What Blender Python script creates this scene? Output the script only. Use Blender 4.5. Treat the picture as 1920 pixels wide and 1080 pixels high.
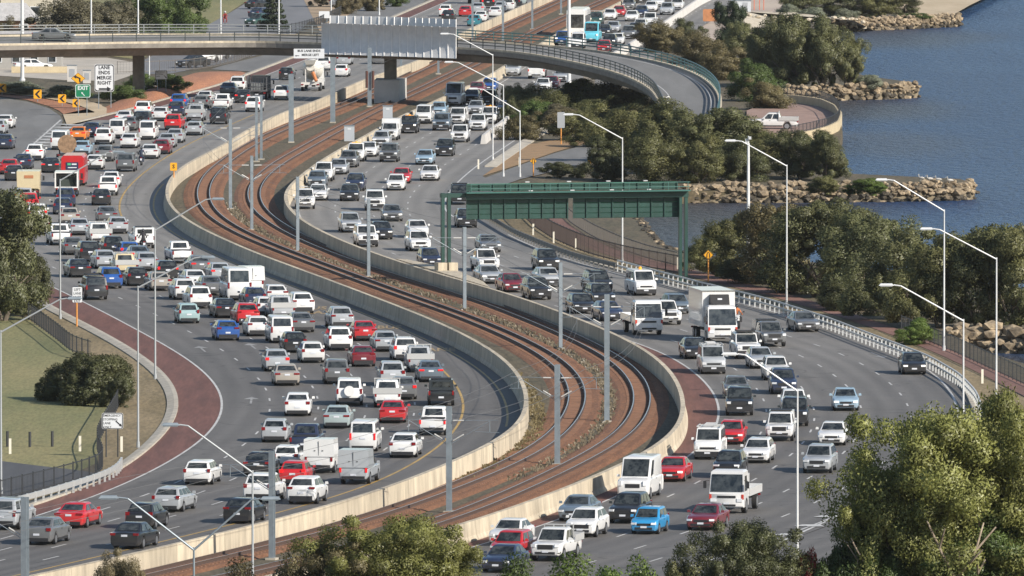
import bpy, bmesh, math, random
import numpy as np
from mathutils import Vector, Matrix

random.seed(7); np.random.seed(7)
SC = bpy.context.scene
for o in list(bpy.data.objects): bpy.data.objects.remove(o)

# ------------------------------------------------------------------ camera, sky, sun, exposure
CAM_H, F_PX, PITCH = 53.0, 23500.0, math.atan(1230.0 / 23500.0)
cam_data = bpy.data.cameras.new('camera')
cam_data.sensor_width = 36.0
cam_data.lens = F_PX / 1920.0 * 36.0
cam_data.clip_start, cam_data.clip_end = 5.0, 9000.0
cam = bpy.data.objects.new('camera', cam_data)
SC.collection.objects.link(cam)
cam.location = (0, 0, CAM_H)
cam.rotation_euler = (math.pi / 2 - PITCH, 0, 0)
SC.camera = cam

SUN_EL, SUN_AZ = math.radians(30), math.radians(40)      # azimuth measured from +X (right) towards the viewer
sun_dir = Vector((math.cos(SUN_EL) * math.cos(SUN_AZ), -math.cos(SUN_EL) * math.sin(SUN_AZ), math.sin(SUN_EL)))
world = bpy.data.worlds.new('World'); SC.world = world; world.use_nodes = True
wn = world.node_tree
sky = wn.nodes.new('ShaderNodeTexSky'); sky.sky_type = 'NISHITA'; sky.sun_disc = False
sky.sun_elevation = SUN_EL
sky.sun_rotation = math.atan2(sun_dir.x, sun_dir.y)
sky.air_density = 1.0; sky.dust_density = 0.6; sky.ozone_density = 1.2
bg = wn.nodes['Background']; bg.inputs['Strength'].default_value = 0.1
wn.links.new(sky.outputs['Color'], bg.inputs['Color'])
sun_data = bpy.data.lights.new('sun', 'SUN'); sun_data.energy = 4.9; sun_data.angle = math.radians(0.5)
sun_data.color = (1.0, 0.925, 0.825)
sun = bpy.data.objects.new('sun', sun_data); SC.collection.objects.link(sun)
sun.location = (300, 300, 300)
sun.rotation_euler = sun_dir.to_track_quat('Z', 'Y').to_euler()
SC.view_settings.view_transform = 'Standard'; SC.view_settings.look = 'None'
SC.view_settings.exposure = 0.38; SC.view_settings.gamma = 1.0; SC.view_settings.use_curve_mapping = False
SC.render.engine = 'CYCLES'

# ------------------------------------------------------------------ helpers
COL = SC.collection
cp, sp = math.cos(PITCH), math.sin(PITCH)
def G(px, py, z=0.0):
    """survey: point at height z seen in the photograph at (px, py)"""
    a, b = (px - 960) / F_PX, -(py - 540) / F_PX
    dy = cp + b * sp; dz = -sp + b * cp
    t = (z - CAM_H) / dz
    return Vector((a * t, dy * t, z))
def ppm(py): return (py + 690.0) / 53.0                   # pixels per metre on the ground at image row py
def rowd(py): return G(960, py).y

MATS = {}
def mat(name, col, rough=0.7, var=0.0, scale=0.5, metal=0.0, col2=None, bump=0.0, bscale=8.0, coat=0.0, spec=0.5,
        detail=6.0, stretch=None, fine=0.0, fscale=30.0, orand=0.0):
    if name in MATS: return MATS[name]
    m = bpy.data.materials.new(name); m.use_nodes = True
    nt = m.node_tree; b = nt.nodes['Principled BSDF']
    b.inputs['Base Color'].default_value = (*col, 1); b.inputs['Roughness'].default_value = rough
    b.inputs['Metallic'].default_value = metal; b.inputs['Coat Weight'].default_value = coat
    b.inputs['Specular IOR Level'].default_value = spec
    if var or col2:
        geo = nt.nodes.new('ShaderNodeNewGeometry'); n = nt.nodes.new('ShaderNodeTexNoise')
        src = geo.outputs['Position']
        if stretch:
            mp = nt.nodes.new('ShaderNodeMapping'); mp.inputs['Scale'].default_value = stretch
            nt.links.new(src, mp.inputs['Vector']); src = mp.outputs['Vector']
        nt.links.new(src, n.inputs['Vector'])
        n.inputs['Scale'].default_value = scale; n.inputs['Detail'].default_value = detail; n.inputs['Roughness'].default_value = 0.65
        r = nt.nodes.new('ShaderNodeValToRGB')
        c2 = col2 if col2 else tuple(c * (1 - var) for c in col)
        c1 = col if col2 else tuple(min(1, c * (1 + var)) for c in col)
        r.color_ramp.elements[0].position = 0.36; r.color_ramp.elements[1].position = 0.64
        r.color_ramp.elements[0].color = (*c2, 1); r.color_ramp.elements[1].color = (*c1, 1)
        nt.links.new(n.outputs['Fac'], r.inputs['Fac'])
        out = r.outputs['Color']
        if fine:
            n2 = nt.nodes.new('ShaderNodeTexNoise'); n2.inputs['Scale'].default_value = fscale; n2.inputs['Detail'].default_value = 3
            nt.links.new(src, n2.inputs['Vector'])
            mr = nt.nodes.new('ShaderNodeMapRange'); mr.inputs[1].default_value = 0.3; mr.inputs[2].default_value = 0.7
            mr.inputs[3].default_value = 1 - fine; mr.inputs[4].default_value = 1 + fine
            nt.links.new(n2.outputs['Fac'], mr.inputs[0])
            mx = nt.nodes.new('ShaderNodeMix'); mx.data_type = 'RGBA'; mx.blend_type = 'MULTIPLY'; mx.inputs['Factor'].default_value = 1
            nt.links.new(out, mx.inputs['A']); nt.links.new(mr.outputs[0], mx.inputs['B']); out = mx.outputs['Result']
        if orand:
            oi = nt.nodes.new('ShaderNodeObjectInfo'); mo = nt.nodes.new('ShaderNodeMapRange'); mo.inputs[3].default_value = 1 - orand; mo.inputs[4].default_value = 1 + orand * .6
            nt.links.new(oi.outputs['Random'], mo.inputs[0]); mq = nt.nodes.new('ShaderNodeMix'); mq.data_type = 'RGBA'; mq.blend_type = 'MULTIPLY'; mq.inputs['Factor'].default_value = 1
            nt.links.new(out, mq.inputs['A']); nt.links.new(mo.outputs[0], mq.inputs['B']); out = mq.outputs['Result']
        nt.links.new(out, b.inputs['Base Color'])
    if bump:
        geo = nt.nodes.new('ShaderNodeNewGeometry'); n = nt.nodes.new('ShaderNodeTexNoise')
        n.inputs['Scale'].default_value = bscale; n.inputs['Detail'].default_value = 4
        nt.links.new(geo.outputs['Position'], n.inputs['Vector'])
        bp = nt.nodes.new('ShaderNodeBump'); bp.inputs['Strength'].default_value = bump; bp.inputs['Distance'].default_value = 0.1
        nt.links.new(n.outputs['Fac'], bp.inputs['Height']); nt.links.new(bp.outputs['Normal'], b.inputs['Normal'])
    MATS[name] = m
    return m

class MB:
    """collects faces of one mesh"""
    def __init__(s): s.v = []; s.f = []; s.m = []; s.uv = None
    def add(s, vs, fs, mi=0):
        k = len(s.v); s.v += [tuple(p) for p in vs]; s.f += [tuple(i + k for i in f) for f in fs]; s.m += [mi] * len(fs)
        return s
    def box(s, c, d, rz=0.0, mi=0, taper=1.0):
        x, y, z = d[0] / 2, d[1] / 2, d[2] / 2
        ca, sa = math.cos(rz), math.sin(rz); vs = []
        for zz, t in ((-z, 1.0), (z, taper)):
            for xx, yy in ((-x, -y), (x, -y), (x, y), (-x, y)):
                xx *= t; yy *= t
                vs.append((c[0] + xx * ca - yy * sa, c[1] + xx * sa + yy * ca, c[2] + zz))
        return s.add(vs, [(3, 2, 1, 0), (4, 5, 6, 7), (0, 1, 5, 4), (1, 2, 6, 5), (2, 3, 7, 6), (3, 0, 4, 7)], mi)
    def tube(s, p0, p1, r0, r1=None, n=8, mi=0, caps=True):
        p0, p1 = Vector(p0), Vector(p1); r1 = r0 if r1 is None else r1
        q = (p1 - p0).to_track_quat('Z', 'Y'); vs = []
        for p, r in ((p0, r0), (p1, r1)):
            for i in range(n):
                a = 2 * math.pi * i / n
                vs.append(p + q @ Vector((r * math.cos(a), r * math.sin(a), 0)))
        fs = [(i, (i + 1) % n, n + (i + 1) % n, n + i) for i in range(n)]
        if caps: fs += [tuple(range(n - 1, -1, -1)), tuple(range(n, 2 * n))]
        return s.add(vs, fs, mi)
    def prism(s, poly, z0, z1, mi=0):
        n = len(poly); a = sum(poly[i][0] * poly[(i + 1) % n][1] - poly[(i + 1) % n][0] * poly[i][1] for i in range(n))
        if a < 0: poly = poly[::-1]
        vs = [(p[0], p[1], z0) for p in poly] + [(p[0], p[1], z1) for p in poly]
        fs = [tuple(range(n - 1, -1, -1)), tuple(range(n, 2 * n))] + [(i, (i + 1) % n, n + (i + 1) % n, n + i) for i in range(n)]
        return s.add(vs, fs, mi)
    def sweep(s, pts, prof, closed=True, mi=0, caps=True):
        """sweep a profile [(side, up)...] along pts in plan; side is to the right of travel"""
        n = len(prof); vs = []; fs = []
        for i, p in enumerate(pts):
            a = pts[max(i - 1, 0)]; b = pts[min(i + 1, len(pts) - 1)]
            t = Vector((b[0] - a[0], b[1] - a[1], 0)).normalized(); r = Vector((t.y, -t.x, 0))
            for u, w in prof: vs.append((p[0] + r.x * u, p[1] + r.y * u, p[2] + w))
        m = n if closed else n - 1
        for i in range(len(pts) - 1):
            for j in range(m):
                k = (j + 1) % n
                fs.append((i * n + j, (i + 1) * n + j, (i + 1) * n + k, i * n + k))
        if closed and caps:
            fs += [tuple(range(n)), tuple(range((len(pts) - 1) * n + n - 1, (len(pts) - 1) * n - 1, -1))]
        return s.add(vs, fs, mi)
    def mesh(s, name, mats, smooth=None):
        me = bpy.data.meshes.new(name); me.from_pydata(s.v, [], s.f)
        mats = mats if isinstance(mats, (list, tuple)) else [mats]
        for m in mats: me.materials.append(m)
        if len(mats) > 1: me.polygons.foreach_set('material_index', s.m)
        if smooth is not None:
            me.polygons.foreach_set('use_smooth', [True] * len(me.polygons)); me.set_sharp_from_angle(angle=math.radians(smooth))
        me.update()
        return me
    def obj(s, name, mats, parent=None, smooth=None, **tags):
        return put(name, s.mesh(name, mats, smooth), parent, **tags)

def put(name, me, parent=None, loc=None, rz=0.0, label=None, cat=None, group=None, kind=None, color=None, scale=None):
    o = bpy.data.objects.new(name, me); COL.objects.link(o)
    if parent is not None: o.parent = parent
    if loc is not None: o.location = loc
    if rz: o.rotation_euler = (0, 0, rz)
    if scale is not None: o.scale = scale
    if label: o['label'] = label
    if cat: o['category'] = cat
    if group: o['group'] = group
    if kind: o['kind'] = kind
    if color: o.color = (*color, 1)
    return o
def thing(name, label, cat, loc=(0, 0, 0), rz=0.0, group=None):
    o = put(name, None, None, loc, rz, label, cat, group); o.empty_display_size = 0.3
    return o

# ---- surveyed lines: traced in the photograph, placed on the ground, smoothed
DS = np.arange(600.0, 2300.0, 3.0)
def gauss(a, sig):
    k = int(sig * 3) + 1; w = np.exp(-0.5 * (np.arange(-k, k + 1) / sig) ** 2); w /= w.sum()
    ext = np.concatenate([a[0] + (a[0] - a[1:k + 1][::-1]), a, a[-1] + (a[-1] - a[-k - 1:-1][::-1])])
    return np.convolve(ext, w, 'valid')
class Line:
    def __init__(s, px, z=0.0, sig=5.0):
        w = sorted([(p.y, p.x) for p in (G(a, b, z) for a, b in px)])
        d = np.array([q[0] for q in w]); x = np.array([q[1] for q in w])
        xs = np.interp(DS, d, x)
        lo, hi = DS < d[0], DS > d[-1]
        k0 = (x[1] - x[0]) / (d[1] - d[0]); k1 = (x[-1] - x[-2]) / (d[-1] - d[-2])
        xs[lo] = x[0] + k0 * (DS[lo] - d[0]); xs[hi] = x[-1] + k1 * (DS[hi] - d[-1])
        s.xs = gauss(xs, sig)
    def x(s, d): return float(np.interp(d, DS, s.xs))
    def tan(s, d):
        v = Vector((s.x(d + 4) - s.x(d - 4), 8.0, 0)); return v.normalized()
    def off(s, m):
        q = Line.__new__(Line); q.xs = s.xs + m; return q
def mix(a, b, t):
    q = Line.__new__(Line); q.xs = a.xs + (b.xs - a.xs) * t; return q

LB = Line([(1010,-3),(960,19),(866,60),(790,112),(720,135),(692,145),(640,167),(605,185),(550,203),(495,225),(440,258),(410,277),(350,305),
     (325,325),(312,347),(311,367),(317,385),(335,404),(362,420),(400,440),(440,457),(480,475),(540,496),(605,520),(660,540),(720,564),
     (780,586),(840,611),(885,634),(920,652),(950,675),(960,683),(975,702),(985,722),(991,747),(990,770),(982,790),(967,810),(930,828),
     (880,852),(837,871),(775,897),(725,915),(675,934),(620,949),(562,962),(515,974),(470,986),(375,1010),(260,1035),(205,1049),(60,1079)], 1.15)
RB = Line([(1157,6),(1100,35),(1047,61),(947,122),(920,140),(880,160),(830,182),(780,205),(745,220),(710,240),(670,263),(650,272),(620,290),(592,307),
     (572,323),(550,340),(536,355),(531,367),(534,380),(542,392),(560,410),(585,425),(620,442),(660,460),(695,471),(735,486),(775,500),
     (820,513),(855,523),(905,536),(960,550),(1030,577),(1100,602),(1145,621),(1185,640),(1217,657),(1240,675),(1260,695),(1272,715),
     (1281,737),(1285,760),(1284,782),(1277,800),(1255,825),(1235,838),(1200,856),(1167,870),(1120,892),(1085,906),(1040,924),(1000,937),
     (960,952),(892,977),(835,995),(802,1003),(700,1030),(560,1065)], 1.15)
T1 = Line([(1050,4),(1008,23),(967,42),(917,65),(831,113),(810,122),(768,142),(677,186),(612,211),(560,233),(517,250),(473,272),(440,292),
     (420,308),(398,324),(385,343),(379,362),(381,380),(389,397),(407,414),(432,429),(461,445),(490,457),(530,473),(640,514),(692,533),
     (744,553),(802,572),(848,588),(900,608),(963,635),(1000,653),(1025,666),(1053,686),(1074,708),(1086,730),(1088,750),(1082,771),
     (1072,790),(1059,810),(1020,842),(960,875),(880,906),(820,930),(755,955),(610,1002),(530,1020),(480,1032),(400,1050),(300,1074)])
T2 = Line([(1142,0),(1102,17),(1062,35),(1029,50),(987,71),(893,122),(852,140),(810,161),(768,180),(718,203),(677,224),(615,256),(555,290),
     (519,310),(498,327),(482,342),(474,360),(474,375),(481,391),(492,405),(511,419),(530,430),(561,448),(600,465),(640,481),(702,502),
     (765,524),(827,542),(890,561),(942,579),(1018,611),(1066,630),(1107,650),(1144,669),(1175,689),(1196,712),(1207,734),(1210,752),
     (1205,773),(1195,792),(1185,810),(1152,835),(1105,861),(1022,902),(960,930),(840,982),(780,999),(700,1022),(600,1048),(480,1075)])
Y1 = Line([(900,25),(820,60),(640,145),(480,213),(425,237),(382,256),(345,274),(287,310),(250,340),(230,362),(221,385),(222,400),(230,415),(250,433),
     (300,462),(380,492),(470,525),(560,560),(650,592),(740,628),(800,665),(830,692),(860,722),(872,747),(875,770),(868,792),(855,810),
     (835,832),(767,878),(690,916),(630,936),(520,962),(420,988),(300,1018),(150,1052)])
W5 = Line([(80,540),(110,552),(155,572),(250,615),(295,637),(350,670),(390,697),(415,725),(425,747),(425,770),(415,795),(405,810),
     (350,852),(287,885),(212,922),(150,947),(55,975),(0,990)])
K = Line([(55,555),(107,584),(175,612),(250,655),(300,687),(332,717),(345,745),(345,770),(332,797),(325,810),(295,837),(245,870),(225,895),
     (195,915),(125,937),(62,957),(0,972)])
# left edge of the outbound lanes is five lanes out from the yellow line where it runs out of the picture
LANE_L = 3.33
Wf = Y1.off(-5 * LANE_L)
dd = rowd(545)
W = Line.__new__(Line); blend = np.clip((DS - (dd - 60)) / 120, 0, 1); W.xs = gauss(W5.xs * (1 - blend) + Wf.xs * blend, 4)
Kn = Line.__new__(Line); Kn.xs = gauss(np.where(DS < dd - 20, K.xs, W.xs - 3.0), 5)
EL = Line([(60,250),(118,236),(170,225),(250,205),(320,183),(400,165),(440,150),(540,112),(640,76),(745,30),(815,0)])
EW = EL.off(2.2)
WL0 = Line([(1150,618),(1185,632),(1210,640),(1245,657),(1277,676),(1310,700),(1335,722),(1352,747),(1357,770),(1354,795),(1340,820),(1315,843),
     (1282,870),(1210,908),(1135,945),(1045,980),(992,997),(900,1025),(800,1052)])
WL = Line.__new__(Line); d0 = rowd(622); bl = np.clip((DS - (d0 - 30)) / 60, 0, 1); WL.xs = gauss(WL0.xs * (1 - bl) + (RB.xs + 1.05) * bl, 4)
WR0 = Line([(905,412),(960,448),(1010,467),(1062,490),(1133,508),(1250,538),(1300,547),(1397,568),(1478,592),(1535,607),(1590,625),(1640,642),(1690,660),
     (1740,687),(1772,712),(1792,737),(1802,765),(1803,790)])
dw = rowd(780)
WR = Line.__new__(Line); bl = np.clip((DS - (dw - 20)) / 40, 0, 1); WR.xs = gauss((WL.xs + 16.25) * (1 - bl) + WR0.xs * bl, 4)
# inbound edge line beyond the merge (four lanes)
WM = Line([(870,437),(837,420),(825,405),(820,380),(822,362),(837,342),(867,322),(905,300),(960,262),(1010,225)])
dm = rowd(425)
WE = Line.__new__(Line); bl = np.clip((DS - (dm - 25)) / 50, 0, 1); WE.xs = gauss(WR.xs * (1 - bl) + (WL.xs + 13.4) * bl, 3)
def L3(line, d, z=0.0, off=0.0): return Vector((line.x(d) + off, d, z))
def drange(y_near, y_far, step):
    a, b = rowd(y_near), rowd(y_far); n = max(2, int(round((b - a) / step)) + 1)
    return np.linspace(a, b, n)
# ------------------------------------------------------------------ materials of the setting
def road_mat(name, near, far, dsplit, contrast=0.2):
    m = bpy.data.materials.new(name); m.use_nodes = True; nt = m.node_tree; b = nt.nodes['Principled BSDF']
    b.inputs['Roughness'].default_value = 0.75; b.inputs['Specular IOR Level'].default_value = 0.35
    N, Lk = nt.nodes.new, nt.links.new
    geo = N('ShaderNodeNewGeometry'); sep = N('ShaderNodeSeparateXYZ'); Lk(geo.outputs['Position'], sep.inputs[0])
    # older surfacing beyond dsplit, pale from age and painted-in sun sheen, newer dark surfacing before it, with a ragged paving joint
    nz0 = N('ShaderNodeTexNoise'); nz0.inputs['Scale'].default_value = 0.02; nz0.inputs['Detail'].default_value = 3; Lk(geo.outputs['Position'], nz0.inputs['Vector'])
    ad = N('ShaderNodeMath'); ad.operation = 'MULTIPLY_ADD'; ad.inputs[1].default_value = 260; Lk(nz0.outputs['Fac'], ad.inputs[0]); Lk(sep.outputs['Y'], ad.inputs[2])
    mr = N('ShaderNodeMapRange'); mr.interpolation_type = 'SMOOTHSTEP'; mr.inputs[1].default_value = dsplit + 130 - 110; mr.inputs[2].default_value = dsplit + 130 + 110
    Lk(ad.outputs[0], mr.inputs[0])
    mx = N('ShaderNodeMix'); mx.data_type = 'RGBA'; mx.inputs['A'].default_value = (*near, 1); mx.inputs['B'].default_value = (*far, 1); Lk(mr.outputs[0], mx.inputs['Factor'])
    uv = N('ShaderNodeUVMap'); uv.uv_map = 'lane'; su = N('ShaderNodeSeparateXYZ'); Lk(uv.outputs['UV'], su.inputs[0])
    # wheel tracks: two bands per lane, and an oil band between
    fr = N('ShaderNodeMath'); fr.operation = 'MULTIPLY'; fr.inputs[1].default_value = 4 * math.pi; Lk(su.outputs['X'], fr.inputs[0])
    sn = N('ShaderNodeMath'); sn.operation = 'COSINE'; Lk(fr.outputs[0], sn.inputs[0])
    nz = N('ShaderNodeTexNoise'); nz.inputs['Scale'].default_value = 1.0; nz.inputs['Detail'].default_value = 7; nz.inputs['Roughness'].default_value = 0.7
    mp = N('ShaderNodeMapping'); mp.inputs['Scale'].default_value = (2.2, 0.03, 1); Lk(uv.outputs['UV'], mp.inputs['Vector']); Lk(mp.outputs['Vector'], nz.inputs['Vector'])
    nb = N('ShaderNodeTexNoise'); nb.inputs['Scale'].default_value = 1.0; nb.inputs['Detail'].default_value = 4
    mb_ = N('ShaderNodeMapping'); mb_.inputs['Scale'].default_value = (0.35, 0.012, 1); Lk(uv.outputs['UV'], mb_.inputs['Vector']); Lk(mb_.outputs['Vector'], nb.inputs['Vector'])
    nf = N('ShaderNodeTexNoise'); nf.inputs['Scale'].default_value = 6.0; nf.inputs['Detail'].default_value = 3; 
    mf = N('ShaderNodeMapping'); mf.inputs['Scale'].default_value = (1, 0.12, 1); Lk(geo.outputs['Position'], mf.inputs['Vector']); Lk(mf.outputs['Vector'], nf.inputs['Vector'])
    def ma(a, k, c):
        q = N('ShaderNodeMath'); q.operation = 'MULTIPLY_ADD'; Lk(a, q.inputs[0]); q.inputs[1].default_value = k
        if isinstance(c, float): q.inputs[2].default_value = c
        else: Lk(c, q.inputs[2])
        return q.outputs[0]
    v = ma(sn.outputs[0], 0.085, 1.0 - 0.5 * (contrast * 3 + 0.5 + 0.25))
    v = ma(nz.outputs['Fac'], contrast * 3, v); v = ma(nb.outputs['Fac'], 0.5, v); v = ma(nf.outputs['Fac'], 0.25, v)
    # occasional transverse joints and sealed cracks
    wv = N('ShaderNodeTexNoise'); wv.inputs['Scale'].default_value = 1.0; wv.inputs['Detail'].default_value = 2
    mw = N('ShaderNodeMapping'); mw.inputs['Scale'].default_value = (0.25, 0.11, 1); Lk(uv.outputs['UV'], mw.inputs['Vector']); Lk(mw.outputs['Vector'], wv.inputs['Vector'])
    ab = N('ShaderNodeMath'); ab.operation = 'SUBTRACT'; ab.inputs[1].default_value = 0.5; Lk(wv.outputs['Fac'], ab.inputs[0])
    a2 = N('ShaderNodeMath'); a2.operation = 'ABSOLUTE'; Lk(ab.outputs[0], a2.inputs[0])
    cr = N('ShaderNodeMapRange'); cr.inputs[1].default_value = 0.0; cr.inputs[2].default_value = 0.006; cr.inputs[3].default_value = 0.62; cr.inputs[4].default_value = 1.0; Lk(a2.outputs[0], cr.inputs[0])
    vm = N('ShaderNodeMath'); vm.operation = 'MULTIPLY'; Lk(v, vm.inputs[0]); Lk(cr.outputs[0], vm.inputs[1])
    m2 = N('ShaderNodeMix'); m2.data_type = 'RGBA'; m2.blend_type = 'MULTIPLY'; m2.inputs['Factor'].default_value = 1
    Lk(mx.outputs['Result'], m2.inputs['A']); Lk(vm.outputs[0], m2.inputs['B']); Lk(m2.outputs['Result'], b.inputs['Base Color'])
    return m
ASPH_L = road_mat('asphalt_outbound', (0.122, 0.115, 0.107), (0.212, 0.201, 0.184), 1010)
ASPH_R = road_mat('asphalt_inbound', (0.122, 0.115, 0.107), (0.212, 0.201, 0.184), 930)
ASPH = mat('asphalt_plain', (0.16, 0.157, 0.15), 0.85, var=0.16, scale=0.3, stretch=(1, 0.1, 1))
ASPH_D = mat('asphalt_dark', (0.075, 0.076, 0.08), 0.85, var=0.2, scale=0.3, stretch=(1, 0.1, 1))
REDSEAL = mat('red_seal', (0.135, 0.058, 0.043), 0.85, var=0.22, scale=0.9, stretch=(1, 0.06, 1), fine=0.15, fscale=5)
CONC = mat('barrier_concrete', (0.54, 0.465, 0.345), 0.85, col2=(0.40, 0.345, 0.26), scale=1.1, stretch=(1.4, 0.5, 0.16), fine=0.16, fscale=2.5, orand=0.14)
CONC_K = mat('kerb_concrete', (0.42, 0.38, 0.31), 0.85, var=0.18, scale=0.9)
CONC_G = mat('bridge_concrete', (0.21, 0.19, 0.165), 0.85, var=0.2, scale=0.5, fine=0.1, fscale=3)
CONC_W = mat('pale_concrete', (0.52, 0.5, 0.47), 0.8, var=0.1, scale=0.6)
PAINT = mat('road_paint_white', (0.5, 0.49, 0.465), 0.6, var=0.14, scale=0.5)
PAINT_Y = mat('road_paint_yellow', (0.42, 0.27, 0.075), 0.6, var=0.2, scale=0.4)
PAINT_YF = mat('road_paint_yellow_worn', (0.30, 0.22, 0.12), 0.7, var=0.35, scale=1.2)
BALLAST = mat('ballast_grey', (0.34, 0.255, 0.175), 0.95, col2=(0.24, 0.155, 0.098), scale=0.5, stretch=(1, 0.1, 1), fine=0.35, fscale=7, bump=0.6, bscale=5)
RUST = mat('ballast_rust', (0.225, 0.102, 0.046), 0.95, col2=(0.155, 0.069, 0.033), scale=0.9, stretch=(1, 0.12, 1), fine=0.25, fscale=7, bump=0.5, bscale=5)
RAIL = mat('rail_steel', (0.22, 0.17, 0.15), 0.3, metal=0.7)
SLEEP = mat('sleeper', (0.22, 0.12, 0.075), 0.9, var=0.2, scale=1)
DRY = mat('dry_grass', (0.25, 0.19, 0.105), 0.95, col2=(0.155, 0.12, 0.06), scale=0.35, stretch=(1, 0.12, 1), fine=0.25, fscale=4, bump=0.5)
LAWN = mat('lawn', (0.235, 0.205, 0.09), 0.95, col2=(0.15, 0.155, 0.062), scale=0.16, stretch=(1, 0.12, 1), fine=0.2, fscale=5, bump=0.4)
GREEN = mat('green_grass', (0.10, 0.15, 0.04), 0.95, col2=(0.07, 0.11, 0.03), scale=0.6, fine=0.25, fscale=6)
MULCH = mat('orange_mulch', (0.37, 0.165, 0.085), 0.95, col2=(0.28, 0.125, 0.07), scale=0.5, stretch=(1, 0.15, 1), fine=0.22, fscale=6)
SAND = mat('sand', (0.50, 0.40, 0.27), 0.95, col2=(0.42, 0.33, 0.21), scale=0.3, stretch=(1, 0.15, 1), fine=0.1)
SCRUBG = mat('scrub_ground', (0.11, 0.085, 0.05), 0.95, col2=(0.075, 0.065, 0.035), scale=0.5, stretch=(1, 0.15, 1), fine=0.3, fscale=4)
PATHM = mat('path_red', (0.20, 0.105, 0.08), 0.9, var=0.18, scale=0.5, stretch=(1, 0.1, 1))
GALV = mat('galvanised_steel', (0.24, 0.28, 0.31), 0.45, metal=0.35, var=0.12, scale=1.5)
WHITEP = mat('pole_white', (0.62, 0.63, 0.63), 0.45, metal=0.2, var=0.06, scale=0.7)
DKSTEEL = mat('dark_steel', (0.03, 0.032, 0.035), 0.5)
GREENST = mat('green_steel', (0.009, 0.047, 0.037), 0.45, var=0.2, scale=0.8)
GREENRL = mat('green_rail', (0.05, 0.12, 0.12), 0.45)
ROCKM = mat('limestone_rock', (0.37, 0.29, 0.19), 0.95, col2=(0.17, 0.13, 0.085), scale=0.9, orand=0.35, fine=0.3, fscale=3, bump=0.8, bscale=3)
ROCKW = mat('white_limestone', (0.62, 0.55, 0.43), 0.95, col2=(0.45, 0.38, 0.28), scale=0.9, fine=0.2, fscale=3, bump=0.6, bscale=3)
ROCKD = mat('wet_rock', (0.075, 0.06, 0.04), 0.7, col2=(0.03, 0.026, 0.018), scale=0.9, fine=0.3, fscale=3, bump=0.8, bscale=3)

def strip(name, a, b, ds, z, m, lane=None, kind='structure', offa=0.0, offb=0.0, nseg=1, parent=None, zf=None):
    """sheet between two surveyed lines"""
    me = bpy.data.meshes.new(name); vs = []; fs = []; uvs = []
    for d in ds:
        xa, xb = a.x(d) + offa, b.x(d) + offb
        for j in range(nseg + 1):
            x = xa + (xb - xa) * j / nseg
            vs.append((x, d, z)); uvs.append(((x - (lane.x(d) if lane else 0)) / LANE_L, d))
    n = nseg + 1
    for i in range(len(ds) - 1):
        for j in range(nseg): fs.append((i * n + j, i * n + j + 1, (i + 1) * n + j + 1, (i + 1) * n + j))
    me.from_pydata(vs, [], fs); me.materials.append(m)
    uvl = me.uv_layers.new(name='lane'); idx = np.zeros(len(me.loops), dtype=np.int32); me.loops.foreach_get('vertex_index', idx)
    uvl.data.foreach_set('uv', np.array(uvs, dtype=np.float32)[idx].ravel()); me.update()
    return put(name, me, parent, kind=kind)
def patch(name, px, z, m, kind='structure', zg=None, world=None, parent=None, **k):
    pts = world if world else [G(a, b, z if zg is None else zg) for a, b in px]
    bm = bmesh.new(); vs = [bm.verts.new((p[0], p[1], z)) for p in pts]
    f = bm.faces.new(vs); bmesh.ops.triangulate(bm, faces=[f]); bm.normal_update()
    if sum(f.normal.z for f in bm.faces) < 0: bmesh.ops.reverse_faces(bm, faces=bm.faces)
    me = bpy.data.meshes.new(name); bm.to_mesh(me); bm.free(); me.materials.append(m)
    return put(name, me, parent, kind=kind, **k)

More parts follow.
